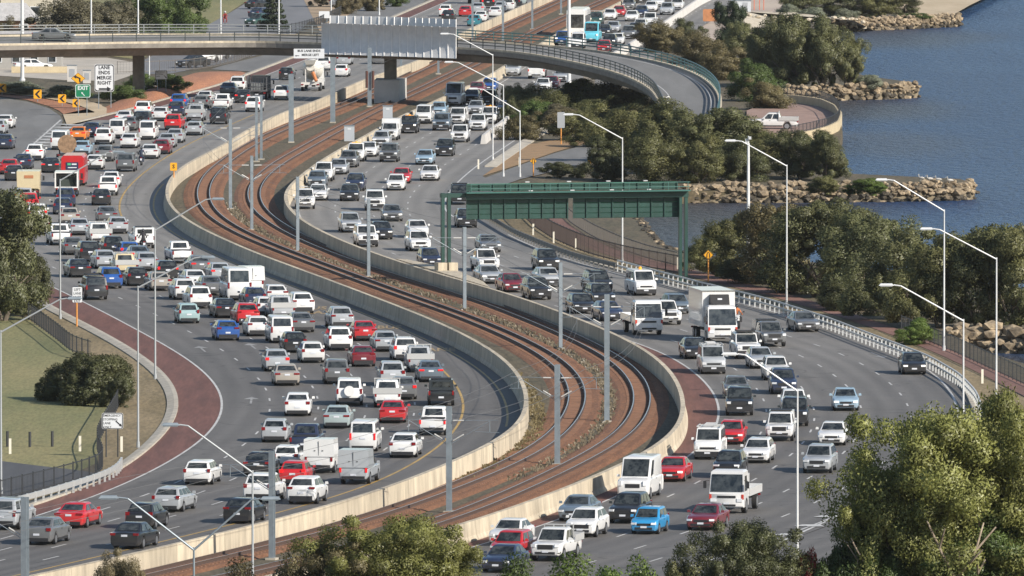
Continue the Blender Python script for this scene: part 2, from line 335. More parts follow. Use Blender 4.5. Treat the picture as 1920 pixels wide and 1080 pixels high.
# ------------------------------------------------------------------ river, land
def water_mat():
    m = bpy.data.materials.new('river_water'); m.use_nodes = True; nt = m.node_tree; b = nt.nodes['Principled BSDF']
    N, Lk = nt.nodes.new, nt.links.new
    b.inputs['Roughness'].default_value = 0.3; b.inputs['IOR'].default_value = 1.33
    b.inputs['Specular IOR Level'].default_value = 0.12
    geo = N('ShaderNodeNewGeometry')
    mp = N('ShaderNodeMapping'); mp.inputs['Scale'].default_value = (1, 0.3, 1); mp.inputs['Rotation'].default_value = (0, 0, 0.1); Lk(geo.outputs['Position'], mp.inputs['Vector'])
    n1 = N('ShaderNodeTexNoise'); n1.inputs['Scale'].default_value = 1.1; n1.inputs['Detail'].default_value = 6; n1.inputs['Roughness'].default_value = 0.62; Lk(mp.outputs['Vector'], n1.inputs['Vector'])
    bp = N('ShaderNodeBump'); bp.inputs['Strength'].default_value = 1.0; bp.inputs['Distance'].default_value = 3.4; Lk(n1.outputs['Fac'], bp.inputs['Height'])
    Lk(bp.outputs['Normal'], b.inputs['Normal'])
    # silt and weed in the shallows, wind lanes further out
    n2 = N('ShaderNodeTexNoise'); n2.inputs['Scale'].default_value = 0.03; n2.inputs['Detail'].default_value = 5
    m2 = N('ShaderNodeMapping'); m2.inputs['Scale'].default_value = (1, 0.35, 1); Lk(geo.outputs['Position'], m2.inputs['Vector']); Lk(m2.outputs['Vector'], n2.inputs['Vector'])
    r = N('ShaderNodeValToRGB'); r.color_ramp.elements[0].position = 0.38; r.color_ramp.elements[1].position = 0.62
    r.color_ramp.elements[0].color = (0.020, 0.066, 0.175, 1); r.color_ramp.elements[1].color = (0.036, 0.095, 0.215, 1)
    Lk(n2.outputs['Fac'], r.inputs['Fac']); col = r.outputs['Color']
    for (px, py, rad, ys, f) in ((1225, 425, 15, .2, .75), (1400, 395, 17, .3, .6), (1540, 203, 17, .3, .7), (1640, 70, 20, .3, .6), (1850, 690, 9, .3, .85), (1640, 270, 12, .25, .3)):
        c = G(px, py, -1.25); m_ = N('ShaderNodeMapping'); m_.vector_type = 'POINT'; m_.inputs['Location'].default_value = (-c.x / rad, -c.y * ys / rad, 0); m_.inputs['Scale'].default_value = (1 / rad, ys / rad, 0); Lk(geo.outputs['Position'], m_.inputs['Vector'])
        ln = N('ShaderNodeVectorMath'); ln.operation = 'LENGTH'; Lk(m_.outputs['Vector'], ln.inputs[0])
        nn = N('ShaderNodeMath'); nn.operation = 'MULTIPLY_ADD'; nn.inputs[1].default_value = .9; Lk(n2.outputs['Fac'], nn.inputs[0]); Lk(ln.outputs['Value'], nn.inputs[2])
        sm = N('ShaderNodeMapRange'); sm.interpolation_type = 'SMOOTHSTEP'; sm.inputs[1].default_value = .7; sm.inputs[2].default_value = 1.5; sm.inputs[3].default_value = f; sm.inputs[4].default_value = 0; Lk(nn.outputs[0], sm.inputs[0])
        mx_ = N('ShaderNodeMix'); mx_.data_type = 'RGBA'; mx_.inputs['B'].default_value = (.085, .075, .058, 1); Lk(sm.outputs[0], mx_.inputs['Factor']); Lk(col, mx_.inputs['A']); col = mx_.outputs['Result']
    Lk(col, b.inputs['Base Color'])
    return m
WATER_Z = -1.25
wtr = MB(); wtr.add([(-60, 700, WATER_Z), (900, 700, WATER_Z), (1500, 4200, WATER_Z), (-60, 4200, WATER_Z)], [(0, 1, 2, 3)])
wtr.obj('river_water', water_mat(), kind='structure')

shore_px = [(2300,860),(2100,770),(1920,712),(1850,690),(1800,666),(1790,659),(1850,656),(1920,662),(2300,690),(2300,590),(1920,572),(1700,535),(1500,515),
    (1330,505),(1290,498),(1262,490),(1235,478),(1212,455),(1195,430),(1182,405),(1188,390),(1290,381),(1500,379),(1700,376),(1812,374),(1828,368),(1800,358),(1600,348),(1555,335),
    (1570,300),(1575,285),(1580,268),(1575,240),(1548,220),(1500,212),(1450,208),(1440,196),(1470,190),(1600,187),(1700,184),(1722,180),(1705,172),(1620,160),(1560,140),(1550,90),(1570,62),(1600,56),(1700,53),(1785,50),(1802,45),(1785,36),
    (1795,25),(1815,12),(1850,-6),(1920,-40),(2050,-90)]
shore = [G(a, b, WATER_Z) for a, b in shore_px]
land = [Vector((-420, 430, 0)), Vector((60, 430, 0)), Vector((90, 640, 0))] + shore + [Vector((260, 3600, 0)), Vector((-700, 3600, 0))]
bm = bmesh.new(); top = [bm.verts.new((p.x, p.y, -0.08)) for p in land]
f = bm.faces.new(top); bmesh.ops.triangulate(bm, faces=[f]); bm.normal_update()
if bm.faces[:][0].normal.z < 0: bmesh.ops.reverse_faces(bm, faces=bm.faces)
bot = [bm.verts.new((p.x, p.y, -2.5)) for p in land]
for i in range(len(land)):
    j = (i + 1) % len(land); bm.faces.new((top[i], bot[i], bot[j], top[j]))
bm.normal_update(); me = bpy.data.meshes.new('ground'); bm.to_mesh(me); bm.free(); me.materials.append(SCRUBG)
put('ground', me, kind='structure')

# ------------------------------------------------------------------ carriageways
d_all = np.arange(612, 2250, 6.0)
gore = rowd(236); gl = max(d for d in d_all if d < gore + 3); ml = max(d for d in d_all if d < rowd(405))
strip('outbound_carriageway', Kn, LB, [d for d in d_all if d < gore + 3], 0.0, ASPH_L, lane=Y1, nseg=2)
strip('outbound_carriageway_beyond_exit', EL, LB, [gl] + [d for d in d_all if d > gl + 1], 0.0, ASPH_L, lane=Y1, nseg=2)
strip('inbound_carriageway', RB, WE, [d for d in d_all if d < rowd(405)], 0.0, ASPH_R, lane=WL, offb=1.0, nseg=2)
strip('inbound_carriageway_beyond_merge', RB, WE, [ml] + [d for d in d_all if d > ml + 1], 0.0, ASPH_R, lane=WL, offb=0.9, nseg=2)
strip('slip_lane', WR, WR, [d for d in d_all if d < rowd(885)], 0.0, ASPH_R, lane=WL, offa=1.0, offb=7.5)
strip('railway_corridor', LB, RB, d_all, -0.12, BALLAST, nseg=4)
strip('red_emergency_lane', Kn, W, [d for d in d_all if d < rowd(538)], 0.006, REDSEAL)
strip('red_shoulder_inbound', RB, WL, [d for d in d_all if d < rowd(634)], 0.006, REDSEAL, offb=-0.1)
strip('red_shoulder_far', EL, EW, [d for d in d_all if d > rowd(226)], 0.010, REDSEAL, offa=0.2)
# ramp that leaves to the left, ramp that merges from the right
patch('exit_ramp', [(-330,170),(-60,178),(0,183),(50,190),(92,203),(112,216),(118,226),(114,236),(70,276),(20,305),(-150,330),(-330,330)], 0.008, ASPH)
patch('merge_ramp', [(1180,262),(1110,268),(1040,287),(965,313),(905,335),(880,352),(866,372),(862,395),(880,420),(935,447),(1000,466),(962,440),(915,412),(905,395),(908,372),(930,352),(975,336),(1050,318),(1120,300),(1180,285)], 0.009, ASPH)
patch('merge_ramp_apron', [(905,300),(880,318),(846,342),(826,366),(822,385),(828,405),(850,428),(905,450),(990,474),(1010,468),(940,440),(912,412),(905,392),(910,372),(935,350),(905,330),(930,312)], 0.006, ASPH)

def marks(name, line, ds, w, z, m, off=0.0):
    b = MB()
    for a, c in ds:
        seg = np.linspace(a, c, max(2, int((c - a) / 4) + 1)); pts = [(line.x(d) + off, d) for d in seg]
        vs = []
        for i, (x, d) in enumerate(pts):
            t = line.tan(d); r = (t.y, -t.x)
            vs += [(x - r[0] * w / 2, d - r[1] * w / 2, z), (x + r[0] * w / 2, d + r[1] * w / 2, z)]
        b.add(vs, [(2 * i, 2 * i + 1, 2 * i + 3, 2 * i + 2) for i in range(len(pts) - 1)])
    return b.obj(name, m, kind='structure')
def dashes(y0, y1, on=3.0, period=12.0, ph=0.0):
    a, b = rowd(y0), rowd(y1); return [(d, d + on) for d in np.arange(a + ph, b - on, period)]
marks('edge_line_left', W, [(615, rowd(530))], 0.16, 0.014, PAINT)
marks('edge_line_left_far', EW, [(rowd(225), 2200)], 0.16, 0.016, PAINT)
marks('edge_line_yellow', Y1, [(615, rowd(660)), (rowd(418), rowd(215))], 0.17, 0.014, PAINT_Y)
marks('edge_line_yellow_barrier', LB, [(rowd(800), rowd(345))], 0.15, 0.014, PAINT_Y, off=-1.25)
for i in range(1, 5):
    ln = mix(W, Y1, i / 5)
    marks('lane_dashes', ln, dashes(1075, 250, ph=2.5 * i), 0.13, 0.014, PAINT)
for i in range(1, 4): marks('lane_dashes', mix(EW, Y1, i / 4), dashes(232, -40, ph=3 * i), 0.13, 0.016, PAINT)
marks('edge_line_inbound_left', WL, [(615, rowd(618))], 0.16, 0.014, PAINT)
marks('edge_line_inbound_median', WL, [(rowd(612), 2200)], 0.14, 0.014, PAINT, off=0.0)
marks('edge_line_inbound_right', WR, [(rowd(1075), rowd(440))], 0.16, 0.014, PAINT)
marks('edge_line_inbound_far', WE, [(rowd(425), rowd(255))], 0.16, 0.016, PAINT)
for i in range(1, 5):
    marks('lane_dashes', WL.off(3.25 * i), dashes(1075, 470, ph=2.2 * i), 0.13, 0.014, PAINT)
for i in (1, 2, 3):
    marks('lane_dashes', WL.off(3.35 * i), dashes(462, -40, ph=3 * i), 0.13, 0.016, PAINT)
# painted chevrons on the exit gore, merge gore near the trees, arrows
def bar(b, p0, p1, w, z):
    p0, p1 = Vector(p0), Vector(p1); t = (p1 - p0); t.z = 0; t.normalize(); r = Vector((t.y, -t.x, 0)) * w / 2
    b.add([(p0 - r).to_tuple()[:2] + (z,), (p0 + r).to_tuple()[:2] + (z,), (p1 + r).to_tuple()[:2] + (z,), (p1 - r).to_tuple()[:2] + (z,)], [(0, 1, 2, 3)])
b = MB(); bar(b, G(114, 225), G(38, 292), 0.22, 0.022)
for k in range(8):
    y = 233 + k * 5.6; x = 112 - (y - 226) * 1.13
    bar(b, G(x + 4, y), G(x + 30 + 3 * (k < 2) * 8 - k * 0.8, y + 2.4), 1.5, 0.034)
b.obj('exit_gore_chevrons', PAINT, kind='structure')
b = MB()
bar(b, G(1596, 957), G(1460, 1018), 0.2, 0.024)
for k, (x, y) in enumerate([(1553, 969), (1517, 986), (1478, 1003)]):
    bar(b, G(x - 14, y + 1.5), G(x + 4, y - 1.5), 1.0, 0.036); bar(b, G(x + 4.3, y - 1.5), G(x + 13, y + 2.5), 1.0, 0.046)
b.obj('merge_gore_chevrons', PAINT, kind='structure')
def arrow(x, y, tip, line):
    """painted lane arrow: shaft and head"""
    b = MB(); p = G(x, y); t = line.tan(p.y); r = Vector((t.y, -t.x, 0))
    bar(b, p, p + t * 5.0, 0.16, 0.016); h = p + t * 5.0 * tip
    s = 1 if tip else -1
    b.add([(h + r * 0.55)[:2] + (0.016,), (h - r * 0.55)[:2] + (0.016,), (h + t * s * 2.6)[:2] + (0.016,)], [(0, 1, 2) if s < 0 else (1, 0, 2)])
    b.obj('lane_arrow', mat('road_paint_worn', (0.27, 0.265, 0.255), 0.7, var=.3, scale=.6), kind='structure')
for x, y in ((385, 660), (470, 757), (480, 655)): arrow(x, y, 1, Y1)
for x, y in ((1650, 668), (1745, 768), (1462, 592)): arrow(x, y, 0, WL)
# worn bus-lane lettering on the shoulder by the outbound barrier
def flat_text(body, loc, size, rz, m, parent=None, name='lettering', depth=1.0, flat=True, sx=1.0, rx=None, align='CENTER', space=1.0):
    cu = bpy.data.curves.new('txt', 'FONT'); cu.body = body; cu.size = size; cu.align_x = align; cu.align_y = 'CENTER'; cu.space_character = space
    cu.resolution_u = 2; cu.offset = size * (.03 if size > .3 else .008)
    ob = bpy.data.objects.new('txt', cu); me = ob.to_mesh().copy(); ob.to_mesh_clear()
    bpy.data.objects.remove(ob); bpy.data.curves.remove(cu)
    me.materials.clear(); me.materials.append(m); me.name = name
    o = put(name, me, parent, loc=loc); o.rotation_euler = (rx if rx is not None else 0, 0, rz); o.scale = (sx, depth, 1)
    return o
for k, (x, y, t) in enumerate([(590, 578, 'BUS'), (607, 586, 'LANE'), (730, 614, 'BUS'), (820, 656, 'LANE')]):
    p = G(x, y); o = flat_text(t, (p.x, p.y, 0.016), 1.1, -Y1.tan(p.y).angle(Vector((0, 1, 0))) * 0, PAINT_YF, name='bus_lane_lettering', depth=5.5)
    o['kind'] = 'structure'

# kerbs
def kerb(name, line, ds, off, w=0.28, h=0.13, apron=0.5, side=-1):
    pts = [L3(line, d, 0, off) for d in ds]
    b = MB(); b.sweep(pts, [(0, 0), (0, h), (side * w, h), (side * (w + apron), 0.02), (side * (w + apron), -0.1), (0, -0.1)]); return b.obj(name, CONC_K, kind='structure')
kerb('kerb_outbound', Kn, [d for d in d_all if d < rowd(548)], 0.0)
kerb('kerb_outbound_far', EL, [d for d in d_all if d > rowd(232)], 0.0)
kerb('kerb_inbound', WR, [d for d in d_all if rowd(800) < d < rowd(430)], 0.95, side=1, apron=0.2)
kerb('kerb_inbound_far', WE, [d for d in d_all if rowd(318) < d < rowd(205)], 0.9, side=1, apron=0.9)

# ------------------------------------------------------------------ concrete barriers, panel by panel
def barrier(name, label, line, side, d0, d1, rail_z=-0.2, h=1.15, step=9.0):
    root = thing(name, label, 'barrier', (0, 0, 0)); n = int((d1 - d0) / step)
    for i in range(n):
        a, c = d0 + i * step + 0.02, d0 + (i + 1) * step - 0.02
        pts = [L3(line, d, 0.0) for d in (a, (2 * a + c) / 3, (a + 2 * c) / 3, c)]
        # side = +1: railway lies to the right of the line
        s = side; prof = [(s * 0.16, h), (s * 0.20, rail_z), (-s * 0.34, -0.06), (-s * 0.34, 0.08), (-s * 0.22, 0.32), (-s * 0.14, h)]
        if s < 0: prof = prof[::-1]
        MB().sweep(pts, prof).obj('panel', CONC, root)
    return root
barrier('concrete_barrier', 'long cream concrete barrier between the outbound lanes and the railway', LB, 1, 640, 2080)
barrier('concrete_barrier', 'long cream concrete barrier between the railway and the inbound lanes', RB, -1, 650, 2080)
# far right-hand barrier of the inbound lanes beyond the flyover
FB = Line([(1330,-12),(1310,-3),(1240,45),(1200,70),(1140,105),(1100,132)], 0.9)
root = thing('concrete_barrier', 'pale concrete barrier along the river side of the inbound lanes beyond flyover', 'barrier')
for i, d in enumerate(np.arange(rowd(128), rowd(-60), 12.0)):
    MB().sweep([L3(FB, q, 0) for q in (d + .03, d + 6, d + 11.97)], [(-0.35, -0.05), (-0.15, 0.95), (0.15, 0.95), (0.35, -0.05)][::-1]).obj('panel', CONC_W, root)
root = thing('concrete_barrier', 'short pale concrete barrier end beside the bushes and lamp posts', 'barrier')
pts = [G(x, y) for x, y in ((906, 270), (916, 262), (926, 254), (938, 246), (952, 234))]
for i in range(len(pts) - 1):
    MB().sweep([pts[i], pts[i] + (pts[i + 1] - pts[i]) * 0.99], [(-0.3, -0.05), (-0.15, 0.95), (0.15, 0.95), (0.3, -0.05)][::-1]).obj('panel', CONC_W, root)
# widened concrete plinth round the gantry leg
b = MB(); b.prism([G(x, y, 1.12) for x, y in ((742, 485), (790, 499), (838, 514), (918, 538), (905, 527), (862, 509), (812, 496), (762, 486))], -0.1, 1.12)
b.obj('gantry_plinth', CONC, label='wide flat concrete plinth on the median barrier around the gantry leg', cat='plinth')

# ------------------------------------------------------------------ railway tracks
def track(line, label):
    root = thing('railway_track', label, 'railway track')
    ds = np.arange(640, 2150, 5.0)
    MB().sweep([L3(line, d, -0.12) for d in ds], [(-2.05, 0.0), (-1.5, 0.14), (1.5, 0.14), (2.05, 0.0)], closed=False).obj('ballast_bed', RUST, root)
    for s in (-1, 1):
        MB().sweep([L3(line, d, 0.06, s * 0.57) for d in ds], [(-0.075, 0), (-0.03, 0.03), (-0.038, 0.185), (0.038, 0.185), (0.03, 0.03), (0.075, 0)][::-1]).obj('rail', mat('rail_web', (0.07, 0.045, 0.035), .7), root)
        MB().sweep([L3(line, d, 0.25, s * 0.57) for d in ds], [(-0.036, 0), (-0.036, .006), (0.036, .006), (0.036, 0)][::-1]).obj('rail_head', mat('rail_head_steel', (0.5, 0.47, 0.45), .28, metal=.8), root)
    b = MB()
    for d in np.arange(650, 1400, 0.7):
        t = line.tan(d); b.box((line.x(d), d, 0.045), (2.1, 0.22, 0.05), math.atan2(t.y, t.x) - math.pi / 2)
    b.obj('sleepers', SLEEP, root, kind='stuff')
track(T1, 'railway track with rusty ballast nearest the outbound lanes')
track(T2, 'railway track with rusty ballast nearest the inbound lanes')
# weeds along the foot of the barrier and mid-line rubble
weed = strip('median_dry_grass', LB, LB, [d for d in d_all if rowd(905) < d < rowd(618)], -0.09, DRY, offa=0.2, offb=1.6)
mid = mix(T1, T2, 0.5)
# ------------------------------------------------------------------ ground patches
patch('lawn', [(-330,590),(20,592),(50,596),(150,668),(220,740),(196,800),(182,868),(150,882),(80,874),(0,864),(-330,840)], -0.05, LAWN)
patch('roadside_verge', [(-200,555),(55,557),(107,586),(175,614),(250,657),(300,690),(332,720),(343,747),(343,772),(330,800),(292,840),(245,870),(222,902),(190,917),(60,958),(0,972),(-100,1000),(-100,930),(60,920),(190,890),(182,868),(196,800),(220,740),(150,668),(50,596),(20,592),(-200,590)], -0.045, DRY)
patch('car_park', [(-330,858),(0,864),(80,874),(150,882),(186,888),(100,912),(0,938),(-330,1000)], -0.035, ASPH_D)
patch('mulch_strip', [(-100,172),(0,175),(60,181),(110,190),(150,200),(190,212),(180,218),(122,216),(110,207),(92,199),(50,187),(0,180),(-100,176)], -0.03, MULCH)
patch('gore_concrete', [(118,214),(126,236),(150,232),(215,214),(240,206),(205,204),(190,198),(176,211)], 0.0, SAND)
patch('footpath', [(-60,168),(0,171),(80,177),(120,181),(150,184),(192,197),(178,210),(150,198),(115,189),(60,180),(0,174),(-60,172)], 0.02, SAND)
patch('station_forecourt', [(-200,140),(0,142),(120,150),(215,152),(250,140),(260,118),(200,108),(-200,108)], -0.05, mat('forecourt', (0.42, 0.38, 0.32), 0.9, var=0.15, scale=0.3))
patch('local_road', [(250,140),(320,138),(420,118),(480,104),(560,60),(620,0),(480,-5),(420,30),(330,80),(260,118)], -0.045, mat('local_road_asphalt', (0.17, 0.17, 0.175), 0.85, var=0.12, scale=0.2, stretch=(1, .1, 1)))
patch('ramp_road', [(395,130),(470,134),(560,118),(700,60),(800,0),(700,0),(600,60),(500,102),(420,122)], -0.03, ASPH)
patch('street_lawn', [(330,80),(420,30),(480,-10),(300,-30),(100,-20),(-100,20),(-100,100),(200,104),(260,112)], -0.042, LAWN)
patch('far_street', [(405,45),(470,20),(640,30),(640,42),(470,36),(440,58),(405,90),(360,100),(350,80)], -0.034, mat('local_road_asphalt', (0.17,)*3))
def ribbon(name, lpx, rpx, z, m, n=60, **k):
    def rs(px):
        p = np.array([tuple(G(a, b, z))[:2] for a, b in px]); t = np.concatenate([[0], np.cumsum(np.hypot(*np.diff(p, axis=0).T))]); t /= t[-1]
        u = np.linspace(0, 1, n); x, y = gauss(np.interp(u, t, p[:, 0]), 1.5), gauss(np.interp(u, t, p[:, 1]), 1.5); return list(zip(x, y))
    A, B = rs(lpx), rs(rpx); b = MB(); b.add([(x, y, z) for x, y in A] + [(x, y, z) for x, y in B], [(i, n + i, n + i + 1, i + 1) for i in range(n - 1)])
    return b.obj(name, m, kind=k.pop('kind', 'structure'), **k)
PATH_L = [(1000,380),(1010,400),(1032,425),(1075,452),(1130,476),(1190,493),(1260,509),(1340,530),(1450,556),(1570,592),(1680,630),(1770,668),(1850,706),(1960,765)]
PATH_R = [(1032,380),(1045,400),(1072,425),(1110,448),(1160,470),(1210,485),(1275,500),(1352,519),(1460,546),(1580,581),(1695,621),(1790,658),(1880,700),(1985,752)]
ribbon('inbound_verge', [(905,404),(960,440),(1010,462),(1062,484),(1133,502),(1250,532),(1397,562),(1535,601),(1640,636),(1740,680),(1792,728),(1822,765),(1840,830)],
       [(1005,380),(1040,405),(1075,432),(1120,456),(1180,480),(1245,496),(1310,512),(1450,548),(1570,584),(1690,624),(1780,664),(1880,706),(1990,758)], -0.05, DRY)
ribbon('shared_path', PATH_L, PATH_R, -0.02, PATHM)
patch('merge_island', [(905,298),(880,316),(868,330),(905,330),(965,311),(1040,285),(1105,266),(1060,258),(985,272),(940,285)], -0.02, mat('dry_verge_orange', (0.33, 0.20, 0.10), 0.95, col2=(0.24, 0.16, 0.08), scale=0.6, fine=0.2))
patch('construction_ground', [(1215,62),(1340,-20),(1560,-30),(1500,10),(1470,40),(1390,70),(1300,80)], -0.05, mat('construction_sand', (0.46, 0.38, 0.30), 0.95, col2=(0.36, 0.29, 0.24), scale=0.12, stretch=(1, .2, 1)))
patch('far_verge', [(600,60),(700,0),(820,-30),(700,-60),(560,-20)], -0.028, mat('far_verge_ground', (0.30, 0.22, 0.14), 0.95, var=0.3, scale=0.1))
patch('beach', [(1600,20),(1700,26),(1752,30),(1790,26),(1818,10),(1855,-8),(1930,-45),(1800,-45),(1740,-5),(1690,5)], -0.03, SAND)
# orange mulch mound with its own height
def mound(name, ring, h, m, zbase=-0.06, label=None, kind='structure', inner=0.55, parent=None):
    pts = [G(x, y) for x, y in ring]; c = sum(pts, Vector()) / len(pts); b = MB(); n = len(pts)
    vs = [(p.x, p.y, zbase) for p in pts]
    for t, hh in ((0.75, 0.6), (inner, 0.92), (0.2, 1.0)):
        vs += [(c.x + (p.x - c.x) * t, c.y + (p.y - c.y) * t, zbase + h * hh * random.uniform(0.9, 1.08)) for p in pts]
    fs = []
    for k in range(3):
        for i in range(n): fs.append((k * n + i, k * n + (i + 1) % n, (k + 1) * n + (i + 1) % n, (k + 1) * n + i))
    fs.append(tuple(range(3 * n, 4 * n)))
    return b.add(vs, fs).obj(name, m, parent, smooth=60, kind=kind)
mound('mulch_mound', [(195,214),(250,204),(320,182),(400,164),(445,148),(470,138),(450,133),(395,133),(340,146),(300,160),(262,176),(225,190),(196,200)], 0.8, MULCH)

b = MB(); vs = []
for x in np.arange(-70, 71, 5.0):
    for d, z in ((611, -.3), (600, 1.2), (588, 4.4), (575, 6.8), (555, 9.0), (520, 11.0)): vs.append((x, d + 2.5 * math.sin(x * .37), z + .5 * math.sin(x * .9 + d)))
n = 6; m_ = len(vs) // n
b.add(vs, [(i * n + j, i * n + j + 1, (i + 1) * n + j + 1, (i + 1) * n + j) for i in range(m_ - 1) for j in range(n - 1)]); b.obj('hillside', SCRUBG, smooth=60, kind='structure')
# ------------------------------------------------------------------ flyover
def rs3(pts, n):
    p = np.array([tuple(q) for q in pts]); t = np.concatenate([[0], np.cumsum(np.linalg.norm(np.diff(p, axis=0), axis=1))]); t /= t[-1]
    u = np.linspace(0, 1, n); return [Vector(q) for q in np.stack([gauss(np.interp(u, t, p[:, i]), 2.0) for i in range(3)], 1)]
NEAR = [(-140,88,6.4),(0,86,6.4),(240,82,6.4),(480,80,6.4),(605,84,6.4),(740,88,6.4),(855,92,6.35),(960,97,6.2),(1060,116,5.8),(1135,132,5.2),(1185,150,4.6),(1222,172,4.0),(1240,205,3.3),(1246,240,2.6)]
FAR = [(-140,70,7.0),(0,68,7.0),(240,66,7.0),(480,66,7.0),(605,68,7.0),(740,71,7.0),(855,76,6.95),(960,82,6.8),(1060,87,6.4),(1145,100,5.9),(1210,110,5.5),(1260,122,5.1),(1310,140,4.7),(1340,160,4.3),(1355,182,3.8),(1352,210,3.2),(1345,240,2.6)]
NS = 90
_n1 = rs3([G(*q) for q in NEAR[:7]], 50); _n2 = rs3([G(*q) for q in NEAR[6:]], 41); near_e = _n1[:-1] + _n2
_f1 = rs3([G(*q) for q in FAR[:7]], 50); _f2 = rs3([G(*q) for q in FAR[6:]], 41); far_e = _f1[:-1] + _f2
fly = thing('flyover', 'concrete road flyover curving over the freeway and railway', 'flyover', (0, 0, 0))
b = MB(); prof = []
for a, c in zip(near_e, far_e):
    w = (c - a); w.z = 0; L = w.length; u = w / L; inn = min(1.6, L * 0.25)
    prof.append([a, a + Vector((0, 0, -0.5)), a + u * inn + Vector((0, 0, -0.75)), a + u * inn * 1.5 + Vector((0, 0, -1.45)), c - u * inn * 1.5 + Vector((0, 0, -1.9)), c - u * inn + Vector((0, 0, -0.75)), c + Vector((0, 0, -0.5)), c])
vs = [q for p in prof for q in p]; n = 8
b.add(vs, [(i * n + j, i * n + j + 1, (i + 1) * n + j + 1, (i + 1) * n + j) for i in range(len(prof) - 1) for j in range(n - 1)])
b.obj('deck', CONC_G, fly)
b = MB(); vs = []
for a, c in zip(near_e, far_e): vs += [a + (c - a) * 0.06 + Vector((0, 0, 0.02)), a + (c - a) * 0.94 + Vector((0, 0, 0.02))]
b.add(vs, [(2 * i, 2 * i + 2, 2 * i + 3, 2 * i + 1) for i in range(len(near_e) - 1)]); b.obj('road_surface', ASPH, fly)
def kerbline(frac, w, m, name, hh=0.22):
    b = MB(); pts = [a + (c - a) * frac for a, c in zip(near_e, far_e)]
    b.sweep(pts, [(-w, -0.02), (-w, hh), (w, hh), (w, -0.02)]); b.obj(name, m, fly)
kerbline(0.03, 0.2, CONC, 'kerb'); kerbline(0.97, 0.2, CONC, 'kerb')
kerbline(0.22, 0.06, PAINT, 'edge_line', 0.035); kerbline(0.83, 0.06, PAINT, 'edge_line', 0.035)
b = MB()
for k in (74, 77, 80, 83):
    a, c = near_e[k], far_e[k]; p, q = a + (c - a) * 0.09, a + (c - a) * 0.215
    b.tube(p + Vector((0, 0, .045)), q + Vector((0, 0, .045)), 0.1, n=4)
b.obj('painted_bars', PAINT, fly)
# piers
p = G(260, 172, 0.5)
MB().box((p.x, p.y, 2.7), (1.3, 2.6, 5.4)).obj('pier', CONC_G, fly)
p = G(732, 190, 0)
MB().box((p.x, p.y + 1.0, 3.9), (1.4, 2.6, 3.2)).obj('pier', CONC_G, fly)
MB().prism([(p.x - 1.8, p.y - 3.2), (p.x + 1.0, p.y - 3.4), (p.x + 1.8, p.y + 4.5), (p.x - 1.6, p.y + 4.5)], -0.1, 2.5).obj('pier_base', CONC_W, fly)
p = G(1105, 172, 0); MB().box((p.x, p.y + 4, 2.1), (1.3, 2.4, 4.4)).obj('pier', CONC_G, fly)
# railings: posts and rails are separate pieces
def railing(name, label, edge, i0, i1, m, h=1.05, spacing=2.85, rails=(0.4, 0.72, 1.05), r=0.045):
    root = thing(name, label, 'railing', edge[i0]); o = edge[i0]
    pts = edge[i0:i1]
    acc = [0]
    for i in range(1, len(pts)): acc.append(acc[-1] + (pts[i] - pts[i - 1]).length)
    pm = MB().box((0, 0, h / 2 + 0.1), (0.11, 0.14, h - 0.0)).mesh('post', m)
    for s in np.arange(0.2, acc[-1], spacing):
        p = Vector([np.interp(s, acc, [q[k] for q in pts]) for k in range(3)]); put('post', pm, root, p - o)
    for z in rails:
        MB().sweep([q - o for q in pts], [(-r, z + 0.1 - r), (-r, z + 0.1 + r), (r, z + 0.1 + r), (r, z + 0.1 - r)]).obj('rail', m, root)
ne = [a + (c - a) * 0.03 + Vector((0, 0, .1)) for a, c in zip(near_e, far_e)]; fe = [a + (c - a) * 0.97 + Vector((0, 0, .1)) for a, c in zip(near_e, far_e)]
x605 = G(607, 84, 6.4).x; x858 = G(858, 92, 6.4).x
i605 = min(range(NS), key=lambda i: abs(ne[i].x - x605)); i858 = min(range(NS), key=lambda i: abs(ne[i].x - x858) + (0 if i < 60 else 99))
j605 = min(range(NS), key=lambda i: abs(fe[i].x - x605)); j858 = min(range(NS), key=lambda i: abs(fe[i].x - x858 - 0.6) + (0 if i < 60 else 99))
GRAIL = mat('bridge_rail_grey', (0.32, 0.33, 0.33), 0.45, metal=0.4); BRAIL = mat('bridge_rail_dark', (0.045, 0.055, 0.055), 0.5)
railing('bridge_railing', 'dark railing on the near edge of flyover left of the curved screens', ne, 0, i605 + 1, BRAIL)
railing('bridge_railing', 'dark railing on the near edge of flyover curving down right of screens', ne, i858, NS - 4, BRAIL, spacing=2.1)
railing('bridge_railing', 'pale grey railing on the far edge of flyover left of the curved screens', fe, 0, j605 + 1, GRAIL)
railing('bridge_railing', 'blue green railing on the far edge of flyover round its right hand bend', fe, j858, NS - 3, GREENRL, spacing=2.4, r=0.06)
